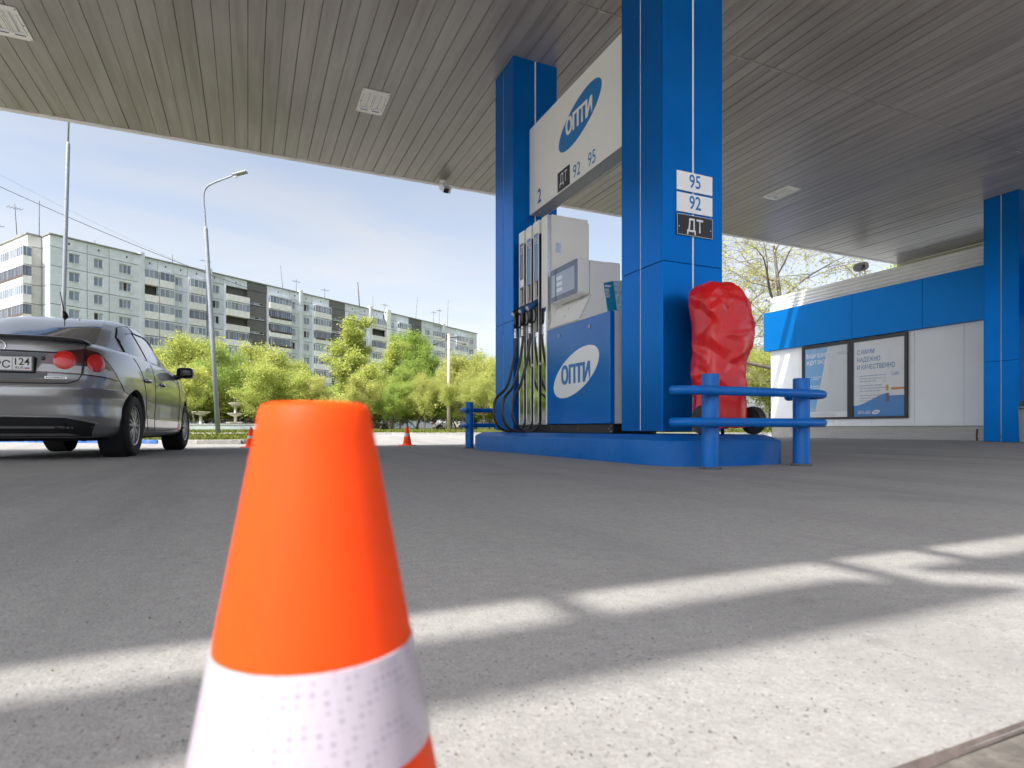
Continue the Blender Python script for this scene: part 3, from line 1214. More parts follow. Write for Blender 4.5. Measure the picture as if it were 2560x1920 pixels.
# lower cabinet
MB().box(PX0 + 0.055, PX1 - 0.055, 4.862, 6.165, 0.336, 1.425).build('cabinet', M_PUMPG, pump, bevel=0.006)
pan = MB().box(PX0 - 0.005, PX0 + 0.053, 4.85, 6.17, 0.338, 1.432).build('front_panel', M_PUMPB, pump, bevel=0.008, bseg=3)
MB().box(PX1 - 0.053, PX1 + 0.005, 4.85, 6.17, 0.338, 1.432).build('back_panel', M_PUMPB, pump, bevel=0.008, bseg=3)
px = PX0 - 0.0055
M_LOGOGREY = mat('logo_white', (0.74, 0.76, 0.78), rough=0.3, coat=0.3)
ellipse_plate('logo_oval', M_LOGOGREY, pan, (px, 5.52, 0.887), NY, ZD, 0.503, 0.213, R(19.5), 0.0015)
for dy_ in (-0.007, 0.007):
    text('logo_lettering', 'ОПТИ', pan, (px - 0.002 - dy_ * 0.03, 5.51 + dy_, 0.782), NY, ZD, 0.2, M_PRINTBLUE, bold=0.026, depth=0.0012, capfit=0.205, fit=0.60)
for y, z in ((5.22, 1.335), (5.87, 1.33)):
    mb = MB()
    mb.lathe([(0.022, -0.004), (0.022, 0.0)], 16, (px, y, z), axis='x')
    lk = mb.build('lock', M_BLACK, pan)
    mb = MB()
    mb.lathe([(0.017, -0.006), (0.017, -0.003)], 16, (px, y, z), axis='x')
    mb.build('lock_ring', M_ALU, lk)
    mb = MB()
    mb.lathe([(0.009, -0.0075), (0.009, -0.003)], 12, (px, y, z), axis='x')
    mb.box(px - 0.0075, px - 0.003, y - 0.016, y, z - 0.003, z + 0.003)
    mb.build('lock_core', M_BLACK, lk)
# cabinet top with rails
MB().box(PX0 + 0.055, PX1 - 0.055, 4.87, 5.45, 1.425, 1.44).build('cabinet_top', M_PUMPG, pump, bevel=0.003)
# mast housing
mast = MB().box(PX0 + 0.055, PX1 - 0.012, 6.17, 6.97, 0.334, 2.80).build('mast_housing', M_PUMPW, pump, bevel=0.006)
MB().box(PX0 + 0.05, PX1 - 0.018, 6.158, 6.17, 1.44, 2.80).build('mast_cover', M_PUMPW, pump, bevel=0.002)
MB().box(PX1 - 0.014, PX1 + 0.0, 6.162, 6.30, 1.44, 2.765).build('mast_edge', M_PUMPW, pump, bevel=0.002)
# certification sticker
st = MB().box(3.30, 3.378, 6.1555, 6.158, 2.36, 2.475).build('sticker', mat('sticker_paper', (0.60, 0.70, 0.80), rough=0.5, var=0.12, vscale=60), mast)
mb = MB()
rnd = random.Random(8)
for k in range(9):
    z = 2.465 - k * 0.0115
    mb.box(3.305 + rnd.uniform(0, 0.01), 3.372 - rnd.uniform(0, 0.03), 6.1545, 6.1556, z - 0.003, z)
mb.build('print_lines', mat('print_grey', (0.25, 0.33, 0.42), rough=0.6), mast)
# corner post: polished
MB().box(PX0, PX0 + 0.054, 6.185, 6.325, 0.336, 2.80).build('corner_post', M_PUMPW, pump, bevel=0.004)
MB().box(PX0 - 0.004, PX0 + 0.0005, 6.20, 6.31, 0.34, 1.72).build('mirror_facing', M_CHROME, pump)
MB().box(PX0 + 0.004, PX0 + 0.05, 6.172, 6.184, 0.34, 2.79).build('aluminium_edge', M_ALU, pump)
# three hose columns with grade labels
cols = ((6.38, 6.535, '95', M_LABBLUE), (6.59, 6.745, '92', M_LABBLUE), (6.80, 6.955, 'ДТ', M_LABDARK))
nozz = []
for (ya, yb, txt, lm) in cols:
    ym = (ya + yb) / 2
    hc = MB()
    hc.box(PX0 - 0.005, PX0 + 0.054, ya, ya + 0.018, 0.336, 2.80)
    hc.box(PX0 - 0.005, PX0 + 0.054, yb - 0.018, yb, 0.336, 2.80)
    hc.box(PX0 - 0.004, PX0 + 0.054, ya + 0.018, yb - 0.018, 2.655, 2.80)
    h = hc.build('hose_column', M_PUMPW, pump)
    lab = MB().box(PX0 + 0.002, PX0 + 0.02, ya + 0.019, yb - 0.019, 2.08, 2.654).build('grade_label', lm, h)
    text('grade_number', txt, h, (PX0 + 0.001, ym, 2.53), NY, ZD, 0.08, M_PRINTWHITE, sx=0.72, depth=0.001, capfit=0.085, fit=0.082)
    if txt == 'ДТ':
        MB().box(PX0 + 0.0, PX0 + 0.002, ya + 0.025, yb - 0.025, 2.10, 2.19).build('small_notice', M_PLATEW, h)
    # nozzle pocket and polished lower front
    MB().box(PX0 + 0.035, PX0 + 0.052, ya + 0.019, yb - 0.019, 1.46, 2.079).build('nozzle_pocket', M_BLACK, h)
    MB().box(PX0 - 0.002, PX0 + 0.004, ya + 0.0185, yb - 0.0185, 0.338, 1.455).build('mirror_facing', M_CHROME, h)
    # black hose guide in the gap beside the column
    mb = MB()
    mb.tube([(PX0 + 0.0, ya - 0.028, 0.345), (PX0 + 0.0, ya - 0.028, 2.62)], 0.016, 10)
    mb.build('hose_guide', M_RUBBER, pump)
    mb = MB()
    mb.tube([(PX0 + 0.0, ya - 0.028, 1.045), (PX0 + 0.0, ya - 0.028, 1.085)], 0.019, 10)
    mb.build('guide_clip', M_ALU, pump)
    MB().box(PX0 + 0.022, PX0 + 0.052, ya - 0.054, ya - 0.001, 0.338, 2.64).build('gap_panel', M_BLACK if True else M_CHROME, pump)
    # nozzle: body leaning out of its pocket, with guard, swivel and hose
    blue = txt != 'ДТ'
    nm = mat('nozzle_blue', (0.02, 0.075, 0.22), rough=0.45, var=0.1, vscale=20) if blue else M_BLACK
    nx = PX0 - 0.085
    mb = MB()
    # valve body: from the pocket down and outwards
    path = [(PX0 + 0.03, ym, 1.845), (PX0 - 0.01, ym, 1.815), (PX0 - 0.05, ym, 1.782), (nx - 0.01, ym, 1.752), (nx - 0.035, ym, 1.735)]
    mb.tube(path, [0.026, 0.034, 0.043, 0.045, 0.038], 14)
    noz = mb.build('nozzle', nm, pump)
    mb = MB()
    mb.lathe([(0.0, -0.012), (0.026, -0.010), (0.030, 0.0), (0.030, 0.008)], 18, (0, 0, 0), axis='x')
    dx = Vector((-0.80, 0, -0.6)).normalized()
    Mx = frame_matrix((nx - 0.036, ym, 1.735), -dx, (0, 1, 0))
    mb.v = [tuple(Mx @ Vector(p)) for p in mb.v]
    mb.build('nozzle_cap', mat('nozzle_badge', (0.55, 0.62, 0.70), rough=0.35, var=0.2, vscale=60), noz)
    mb = MB()
    mb.tube([(PX0 + 0.045, ym, 1.93), (PX0 + 0.02, ym, 1.87), (PX0 - 0.01, ym, 1.83)], [0.011, 0.012, 0.014], 10)
    mb.build('spout', M_ALU, noz)
    # grip down to the swivel
    mb = MB()
    mb.tube([(nx + 0.0, ym, 1.745), (nx - 0.004, ym, 1.69), (nx - 0.004, ym, 1.62), (nx - 0.002, ym, 1.565)], [0.03, 0.029, 0.027, 0.022], 12)
    mb.build('grip', M_BLACK, noz)
    mb = MB()
    mb.tube(smooth_path([(nx + 0.045, ym, 1.77), (nx + 0.075, ym, 1.70), (nx + 0.068, ym, 1.60), (nx + 0.02, ym, 1.565)], 5), 0.010, 8)
    mb.box(nx + 0.02, nx + 0.03, ym - 0.012, ym + 0.012, 1.60, 1.73)
    mb.build('trigger_guard', M_BLACK, noz)
    mb = MB()
    mb.lathe([(0.021, 0.0), (0.023, 0.012), (0.023, 0.03), (0.020, 0.034), (0.023, 0.04), (0.023, 0.06), (0.019, 0.066), (0.022, 0.074), (0.022, 0.09), (0.015, 0.096), (0.017, 0.11), (0.017, 0.14)], 16, (nx - 0.002, ym, 1.43))
    mb.build('swivel', M_ALU, noz)
    nozz.append((nx - 0.002, ym, 1.435, ya - 0.028))
# hanging hoses
for k, (nx, ym, nz_, yg) in enumerate(nozz):
    out = (0.25, 0.285, 0.31)[k]
    path = smooth_path([(nx, ym, nz_ + 0.05), (nx, ym, nz_ - 0.06), (nx - 0.04, ym - 0.005, nz_ - 0.32), (nx - 0.13, ym - 0.01, nz_ - 0.62),
                        (nx - out + 0.03, ym - 0.02, 0.66), (nx - out, ym - 0.03, 0.47), (nx - out + 0.05, ym - 0.04, 0.325), (nx - out + 0.15, ym - 0.05, 0.262),
                        (PX0 - 0.10, yg - 0.02, 0.262), (PX0 - 0.04, yg - 0.005, 0.30), (PX0 - 0.003, yg, 0.36)], 8)
    mb = MB()
    mb.tube(path, 0.0175, 12)
    mb.build('hose', M_RUBBER, pump)
# upper body with sloping service shelf
prof = [(3.205, 1.434), (3.205, 1.45), (3.345, 1.725), (3.345, 2.095), (3.60, 2.095), (3.60, 1.725), (3.755, 1.45), (3.755, 1.434)]
MB().prism(prof, 'y', 5.456, 6.157).build('upper_body', M_PUMPW, pump, bevel=0.004)
# perforated cheeks of the shelf
mb = MB()
for (y0, y1) in ((5.448, 5.4555),):
    mb.prism([(3.20, 1.433), (3.20, 1.455), (3.338, 1.725), (3.352, 1.725), (3.352, 1.70), (3.222, 1.447), (3.40, 1.447), (3.40, 1.433)], 'y', y0, y1)
mb.build('shelf_cheek', M_PUMPW, pump)
mb = MB()
for k in range(15):
    t = k / 14
    for off in (0.0, 0.008):
        x = 3.214 + 0.128 * t + off
        z = 1.462 + 0.252 * t - off * 0.5 + (0.006 if off else 0)
        mb.lathe([(0.0032, -0.0008), (0.0032, 0.0)], 6, (x, 5.448, z), axis='y')
mb.build('perforations', M_BLACK, pump)
mb = MB()
for k in range(34):
    y = 5.47 + k * 0.0195
    for row in range(3):
        mb.lathe([(0.0036, -0.0008), (0.0036, 0.0)], 6, (3.2045, y + (0.0098 if row % 2 else 0), 1.4375 + 0.006 * row), axis='x')
mb.build('perforations', M_BLACK, pump)


def display_head(x0, x1, face):
    y0, y1, z0, z1 = 5.456, 6.09, 1.727, 2.108
    r = 0.035
    pts = []
    for (cx_, cz_, a0) in ((y1 - r, z1 - r, 0), (y0 + r, z1 - r, 90), (y0 + r, z0 + r, 180), (y1 - r, z0 + r, 270)):
        for q in range(7):
            a = R(a0 + 15 * q)
            pts.append((cx_ + r * math.cos(a), cz_ + r * math.sin(a)))
    hd = MB().prism(pts, 'x', x0, x1).build('display_head', M_PUMPW, pump, bevel=0.006)
    xf = x0 if face < 0 else x1
    def ring(d):
        rr2 = max(0.004, r - d)
        return [( (y1 - d - rr2 if s1 > 0 else y0 + d + rr2) + rr2 * math.cos(a), (z1 - d - rr2 if s2 > 0 else z0 + d + rr2) + rr2 * math.sin(a))
                for (s1, s2, a0) in ((1, 1, 0), (-1, 1, 90), (-1, -1, 180), (1, -1, 270)) for a in (R(a0 + 15 * q) for q in range(7))]
    MB().prism(ring(0.006), 'x', xf - 0.004 if face < 0 else xf, xf if face < 0 else xf + 0.004).build('bezel', M_BEZEL, hd)
    if face < 0:
        xa = xf - 0.0052
        MB().box(xa, xa + 0.001, y0 + 0.068, y1 - 0.045, z0 + 0.062, z1 - 0.07).build('screen', M_SCREEN, hd)
        MB().box(xa - 0.001, xa + 0.0012, y1 - 0.155, y1 - 0.138, z0 + 0.01, z1 - 0.012).build('divider', M_BLACK, hd)
        for q in range(3):
            zc = z0 + 0.098 + q * 0.066
            MB().box(xa - 0.0008, xa, y1 - 0.295, y1 - 0.165, zc, zc + 0.042).build('readout', M_FIELD, hd)
    return hd


display_head(3.195, 3.335, -1)
display_head(3.595, 3.725, 1)
mb = MB()
mb.lathe([(0.012, -0.012), (0.012, 0.0)], 12, (3.30, 5.56, 1.727))
mb.build('lock', M_ALU, pump)
mb = MB()
for (y, z) in ((5.85, 1.64), (5.85, 1.55)):
    n_ = Vector((-0.89, 0, 0.455))
    xx = 3.205 + (z - 1.45) / 0.275 * 0.14
    mb.obox((xx - 0.002, y, z), (0, 1, 0), (0.455, 0, 0.89), n_, 0.006, 0.006, 0.002)
mb.build('screws', M_BLACK, pump)

# leaflet holder standing on the cabinet top
lf = thing('leaflet_stand', 'teal and white leaflet in clear holder on top of the pump cabinet', 'leaflet', (3.42, 4.97, 1.44))
M_TEAL = mat('leaflet_teal', (0.01, 0.24, 0.42), rough=0.3, var=0.08)
M_PAPER = mat('leaflet_paper', (0.55, 0.66, 0.70), rough=0.4, var=0.25, vscale=24, dirt=(0.12, 0.42, 0.52), dirt_amt=0.9, dirt_scale=16)
mb = MB()
mb.face([(3.25, 4.968, 1.442), (3.36, 4.968, 1.442), (3.335, 5.0, 1.765), (3.222, 5.0, 1.735)])
mb.face([(3.25, 4.972, 1.442), (3.36, 4.972, 1.442), (3.335, 5.004, 1.765), (3.222, 5.004, 1.735)][::-1])
mb.build('leaflet', M_TEAL, lf)
mb = MB()
mb.face([(3.36, 4.968, 1.442), (3.60, 4.968, 1.442), (3.60, 5.0, 1.80), (3.335, 5.0, 1.765)])
mb.face([(3.36, 4.972, 1.442), (3.60, 4.972, 1.442), (3.60, 5.004, 1.80), (3.335, 5.004, 1.765)][::-1])
mb.build('leaflet', M_PAPER, lf)
mb = MB()
for k, (w, zz_) in enumerate(((0.075, 1.71), (0.06, 1.70), (0.045, 1.672), (0.05, 1.655), (0.04, 1.635), (0.05, 1.615), (0.045, 1.595))):
    t = (zz_ - 1.442) / 0.3
    mb.obox((3.245 - 0.015 * t + w / 2, 4.966 + 0.032 * t, zz_), (1, 0, 0.02), (0, 0.1, 1), (0, -1, 0.1), w / 2, 0.004, 0.0006)
mb.build('print_lines', M_PRINTWHITE, lf)

# ================================================================== covered trolley on the island
M_VINYL = mat('red_vinyl', (0.60, 0.008, 0.012), rough=0.25, var=0.08, vscale=6, bump=0.35, bscale=16, bdist=0.006, rvar=0.1)
from mathutils import noise as mnoise
tro = thing('covered_trolley', 'wheeled fire trolley under a creased red vinyl cover beside the near column', 'trolley', (3.58, 3.80, 0.24))
prof = [(0.0, 0.205, 0.16, 0.00), (0.05, 0.212, 0.165, 0.0), (0.15, 0.212, 0.168, 0.0), (0.30, 0.208, 0.168, 0.0), (0.42, 0.208, 0.166, 0.0), (0.52, 0.212, 0.17, 0.002),
        (0.62, 0.218, 0.175, 0.006), (0.72, 0.230, 0.18, 0.015), (0.82, 0.246, 0.184, 0.028), (0.90, 0.252, 0.186, 0.032), (0.97, 0.246, 0.184, 0.026), (1.04, 0.232, 0.178, 0.012), (1.10, 0.208, 0.162, -0.006), (1.15, 0.172, 0.14, -0.022), (1.185, 0.135, 0.11, -0.03), (1.20, 0.09, 0.07, -0.034), (1.205, 0.03, 0.02, -0.035)]
zs_ = np.array([p[0] for p in prof])


_fr = random.Random(404)
FOLDS = []
for k in range(70):
    ang = _fr.choice((0.5, 0.7, 0.9, 1.3, 1.57, 1.9, 2.3, 2.6)) + _fr.uniform(-0.15, 0.15)
    big = k < 26
    FOLDS.append((_fr.uniform(0, 2 * math.pi * 0.19), _fr.uniform(0.02, 1.16), math.cos(ang), math.sin(ang), _fr.uniform(0.05, 0.10) if big else _fr.uniform(0.02, 0.045),
                  _fr.uniform(0.15, 0.34) if big else _fr.uniform(0.06, 0.16), _fr.choice((-1, 1, 1)) * (_fr.uniform(0.012, 0.022) if big else _fr.uniform(0.005, 0.010))))


def vin(u, v):
    z = v * 1.205
    hx = np.interp(z, zs_, [p[1] for p in prof])
    hy = np.interp(z, zs_, [p[2] for p in prof])
    cx_ = np.interp(z, zs_, [p[3] for p in prof])
    a = 2 * math.pi * u
    c, s = math.cos(a), math.sin(a)
    e = 0.62
    x = hx * math.copysign(abs(c) ** e, c)
    y = hy * math.copysign(abs(s) ** e, s)
    # creases: tent-shaped ridges and valleys of limited length, on slack cloth
    ta = a * 0.19
    amp = 0.020 * mnoise.noise(Vector((x * 3.0 + z * 1.2, y * 3.0, z * 1.7)))
    for (ft, fz, dt_, dz_, fw, fl, fa) in FOLDS:
        dd_ = ta - ft
        dd_ -= round(dd_ / (2 * math.pi * 0.19)) * 2 * math.pi * 0.19
        al = dd_ * dt_ + (z - fz) * dz_
        ac = -dd_ * dz_ + (z - fz) * dt_
        if abs(ac) < fw and abs(al) < fl:
            amp += fa * (1 - abs(ac) / fw) * (1 - (al / fl) ** 2)
    amp *= 1.0 - 0.6 * sstep(1.12, 1.2, z)
    L = math.hypot(x, y) + 1e-6
    x += x / L * amp
    y += y / L * amp
    zz = z
    if z > 1.1:
        zz += 0.02 * mnoise.noise(Vector((x * 9, y * 9, 3)))
    if v == 0:
        zz = 0.02 * mnoise.noise(Vector((c * 3, s * 3, 0)))
    return (cx_ + x, y, 0.055 + zz)


mb = MB()
mb.grid(vin, 190, 210)
cov = mb.build('cover', M_VINYL, tro, local=True, merge=True)
for f_ in cov.data.polygons:
    f_.use_smooth = True
M_TYREB = mat('trolley_rubber', (0.022, 0.022, 0.024), rough=0.6, var=0.3, vscale=20, dirt=(0.12, 0.11, 0.10), dirt_amt=0.4, dirt_scale=10)
for x in (-0.245, 0.285):
    mb = MB()
    mb.lathe([(0.085, -0.032), (0.108, -0.034), (0.116, -0.022), (0.118, 0.0), (0.116, 0.022), (0.108, 0.034), (0.085, 0.032)], 36, (x, -0.085, 0.119), axis='x')
    w = mb.build('wheel', M_TYREB, tro, local=True, auto=40)
    mb = MB()
    mb.lathe([(0.0, -0.020), (0.02, -0.030), (0.022, -0.018), (0.084, -0.016), (0.088, -0.026), (0.09, 0.0), (0.084, 0.016), (0.0, 0.018)], 28, (x, -0.085, 0.119), axis='x')
    for q in range(6):
        a = q * math.pi / 3
        d = Vector((0, math.cos(a), math.sin(a)))
        mb.obox(Vector((x - 0.018, -0.085, 0.119)) + d * 0.05, d, (1, 0, 0), d.cross(Vector((1, 0, 0))), 0.036, 0.008, 0.004)
    mb.build('hub', M_TYREB, w, local=True, auto=40)
mb = MB()
mb.tube([(-0.245, -0.085, 0.119), (0.285, -0.085, 0.119)], 0.012, 10)
mb.build('axle', M_SCREW, tro, local=True)
mb = MB()
for x in (-0.12, 0.12):
    mb.tube([(x, 0.09, 0.001), (x, 0.10, 0.12)], 0.014, 8)
mb.box(-0.16, 0.16, -0.1, 0.12, 0.10, 0.118)
mb.build('frame_legs', M_SCREW, tro, local=True)

# ================================================================== traffic cones
M_CONE = mat('cone_orange', (0.92, 0.066, 0.004), rough=0.55, spec=0.18, var=0.07, vscale=9, rvar=0.1, dirt=(0.62, 0.06, 0.012), dirt_amt=0.35, dirt_scale=14)
M_CONE.node_tree.nodes['Principled BSDF'].inputs['Subsurface Weight'].default_value = 0.3
M_CONE.node_tree.nodes['Principled BSDF'].inputs['Subsurface Radius'].default_value = (0.03, 0.008, 0.003)


def reflective_mat():
    m = bpy.data.materials.new('retroreflective_band')
    m.use_nodes = True
    n, l = m.node_tree.nodes, m.node_tree.links
    b = n['Principled BSDF']
    b.inputs['Roughness'].default_value = 0.32
    b.inputs['Coat Weight'].default_value = 0.4
    tcn = n.new('ShaderNodeTexCoord')
    vo = n.new('ShaderNodeTexVoronoi')
    vo.inputs['Scale'].default_value = 240
    vo.inputs['Randomness'].default_value = 0.12
    l.new(tcn.outputs['Object'], vo.inputs['Vector'])
    r = n.new('ShaderNodeMapRange')
    r.inputs['From Min'].default_value = 0.05
    r.inputs['From Max'].default_value = 0.4
    l.new(vo.outputs['Distance'], r.inputs['Value'])
    mxn = n.new('ShaderNodeMix')
    mxn.data_type = 'RGBA'
    mxn.inputs['A'].default_value = (0.26, 0.22, 0.28, 1)
    mxn.inputs['B'].default_value = (0.47, 0.42, 0.48, 1)
    l.new(r.outputs['Result'], mxn.inputs['Factor'])
    l.new(mxn.outputs['Result'], b.inputs['Base Color'])
    return m


M_BAND = reflective_mat()


def cone(loc, label, h, rt, rb, bands, base, rot=0.0, lip=True, group='orange traffic cones'):
    t = thing('traffic_cone', label, 'traffic cone', loc, rot, group)
    def rad(z):
        return rb + (rt - rb) * (z - 0.02) / (h - 0.02)
    mb = MB()
    prof = [(rb * 1.25, 0.016), (rb * 1.08, 0.024), (rad(0.04), 0.04)]
    prof += [(rad(z), z) for z in np.linspace(0.06, h - 0.004, 24)]
    prof += [(rt - 0.0012, h - 0.001), (rt - 0.004, h), (rt - 0.005, h - 0.004), (rt - 0.005, h - 0.05), (0.0, h - 0.05)]
    mb.lathe(prof, 72)
    body = mb.build('body', M_CONE, t, local=True, auto=50)
    for (z0, z1) in bands:
        mb = MB()
        mb.lathe([(rad(z0) - 0.001, z0), (rad(z0) + 0.0009, z0 + 0.0006), (rad(z1) + 0.0009, z1 - 0.0006), (rad(z1) - 0.001, z1)], 72)
        mb.build('reflective_band', M_BAND, t, local=True, auto=50)
    mb = MB()
    n = 40
    pts = []
    for k in range(n):
        a = 2 * math.pi * k / n
        c, s = math.cos(a), math.sin(a)
        pts.append((base * math.copysign(abs(c) ** 0.4, c), base * math.copysign(abs(s) ** 0.4, s)))
    mb.prism(pts, 'z', 0.0, 0.018)
    mb.build('base', M_CONE, t, local=True, bevel=0.003)
    return t


_c = rf(-0.331 * 0.30, 0.30)
cone((_c.x, _c.y, 0.006), 'large blurred orange traffic cone with white band close to the camera', 0.3015, 0.0259, 0.0775, ((0.134, 0.1835),), 0.115, 0.6)
_c = rf((1018 - 1280) / 1482 * 13.9, 13.9)
cone((_c.x, _c.y, ground_z(_c.x, _c.y)), 'small distant orange cone standing between the near cone and the island', 0.43, 0.031, 0.105, ((0.215, 0.285),), 0.17, 0.3)
_c = rf((627 - 1280) / 1482 * 12.6, 12.6)
cone((_c.x, _c.y, ground_z(_c.x, _c.y)), 'small distant orange cone half hidden behind the near cone', 0.43, 0.031, 0.105, ((0.19, 0.25), (0.385, 0.428)), 0.17, 0.9)

# ================================================================== kiosk
KX = 15.60
kiosk = thing('kiosk', 'low white station kiosk with blue band and ribbed parapet under the canopy', 'building', (18.5, 8.2, 0))
M_SAND = mat('sandwich_panel', (0.84, 0.86, 0.88), rough=0.42, var=0.03, vscale=1.5, rand=0.02, bump=0.05, bscale=200, rvar=0.06)
M_KBLUE = mat('kiosk_blue_cassette', (0.0, 0.165, 0.51), rough=0.4, metal=0.45, spec=0.2, var=0.05, vscale=1.0, rand=0.04, rvar=0.06)
M_RIB = mat('ribbed_parapet', (0.78, 0.78, 0.76), rough=0.5, var=0.05, vscale=2)


def diamond_plate():
    m = bpy.data.materials.new('diamond_plate')
    m.use_nodes = True
    n, l = m.node_tree.nodes, m.node_tree.links
    b = n['Principled BSDF']
    b.inputs['Base Color'].default_value = (0.52, 0.51, 0.49, 1)
    b.inputs['Metallic'].default_value = 0.55
    b.inputs['Roughness'].default_value = 0.42
    tcn = n.new('ShaderNodeTexCoord')
    hs = []
    for ang in (0.785, -0.785):
        mp_ = n.new('ShaderNodeMapping')
        mp_.inputs['Rotation'].default_value = (ang, 0, 0)
        mp_.inputs['Scale'].default_value = (1, 9, 22)
        l.new(tcn.outputs['Object'], mp_.inputs['Vector'])
        vo = n.new('ShaderNodeTexVoronoi')
        vo.inputs['Scale'].default_value = 1.0
        vo.inputs['Randomness'].default_value = 0.0
        l.new(mp_.outputs['Vector'], vo.inputs['Vector'])
        r = n.new('ShaderNodeMapRange')
        r.inputs['From Min'].default_value = 0.45
        r.inputs['From Max'].default_value = 0.25
        l.new(vo.outputs['Distance'], r.inputs['Value'])
        hs.append(r.outputs['Result'])
    mxm = n.new('ShaderNodeMath')
    mxm.operation = 'MAXIMUM'
    l.new(hs[0], mxm.inputs[0])
    l.new(hs[1], mxm.inputs[1])
    bp = n.new('ShaderNodeBump')
    bp.inputs['Strength'].default_value = 1.0
    bp.inputs['Distance'].default_value = 0.02
    l.new(mxm.outputs['Value'], bp.inputs['Height'])
    l.new(bp.outputs['Normal'], b.inputs['Normal'])
    return m


M_DIAM = diamond_plate()
KY0, KY1 = -6.0, 14.25  # unseen near length added to block skylight and darken the ceiling
# carcass, roof
MB().box(KX + 0.06, 21.5, KY0 + 0.05, KY1 - 0.06, 0.0, 4.2).build('carcass', M_SAND, kiosk)
# front wall panels
ys = [14.25, 13.13, 11.98, 10.83, 9.68, 8.53, 7.38, 6.23, 5.08, 3.93, 2.78, 1.63, 0.48, -0.67, -1.82, -2.97, -4.12, -6.0]
for a, b in zip(ys[:-1], ys[1:]):
    MB().box(KX, KX + 0.05, b + 0.003, a - 0.003, 0.352, 2.80).build('wall_panel', M_SAND, kiosk, bevel=0.004)
# end wall panels (north end)
for x0, x1 in ((KX + 0.06, 17.0), (17.0, 18.5), (18.5, 20.0), (20.0, 21.5)):
    MB().box(x0 + 0.003, x1 - 0.003, KY1 - 0.05, KY1, 0.352, 2.80).build('wall_panel', M_SAND, kiosk, bevel=0.004)
# plinth of chequer plate
for a, b in zip(np.arange(14.24, -6.0, -2.0), np.arange(12.24, -8.0, -2.0)):
    MB().box(KX + 0.03, KX + 0.045, max(b, -6.0) + 0.002, a - 0.002, -0.03, 0.348).build('plinth_plate', M_DIAM, kiosk)
MB().box(KX + 0.03, 21.5, KY1 - 0.03, KY1 - 0.015, -0.1, 0.348).build('plinth_plate', M_DIAM, kiosk)
MB().box(KX - 0.006, KX + 0.05, KY0, KY1, 0.347, 0.3505).build('drip_edge', M_SIGNEDGE, kiosk)
# blue cassette band
BX = KX - 0.13
ys = [14.43, 13.2, 11.31, 9.41, 7.51, 5.61, 3.71, 1.81, -0.09, -1.99, -3.89, -6.05]
for a, b in zip(ys[:-1], ys[1:]):
    MB().box(BX, KX + 0.055, b + 0.003, a - 0.003, 2.803, 4.05).build('blue_cassette', M_KBLUE, kiosk, bevel=0.004)
for x0, x1 in ((KX + 0.058, 17.4), (17.4, 19.3), (19.3, 21.6)):
    MB().box(x0 + 0.003, x1 - 0.003, KY1 - 0.05, 14.43, 2.803, 4.05).build('blue_cassette', M_KBLUE, kiosk, bevel=0.004)
# ribbed parapet: horizontal corrugation
prof = []
z = 4.052
k = 0
ribs = []
while z < 4.48:
    ribs += [(KX - 0.015, z), (KX - 0.015, z + 0.045), (KX + 0.02, z + 0.06), (KX + 0.02, z + 0.085)]
    z += 0.1
poly = ribs + [(KX + 0.06, ribs[-1][1]), (KX + 0.06, 4.052)]
mb = MB()
mb.prism(poly, 'y', KY0, KY1 - 0.06)
mb.build('ribbed_parapet', M_RIB, kiosk, recalc=True)
MB().box(KX - 0.03, KX + 0.03, KY1 - 0.06, KY1 - 0.0, 4.052, 4.50).build('parapet_corner', M_RIB, kiosk)
MB().box(KX - 0.025, KX + 0.07, KY0, KY1 - 0.06, 4.475, 4.50).build('parapet_cap', M_RIB, kiosk)
MB().box(KX + 0.06, 21.5, KY1 - 0.10, KY1 - 0.06, 4.06, 4.49).build('ribbed_parapet', M_RIB, kiosk)

# posters in black frames
M_FRAME = mat('poster_frame', (0.014, 0.015, 0.018), rough=0.35, var=0.1)


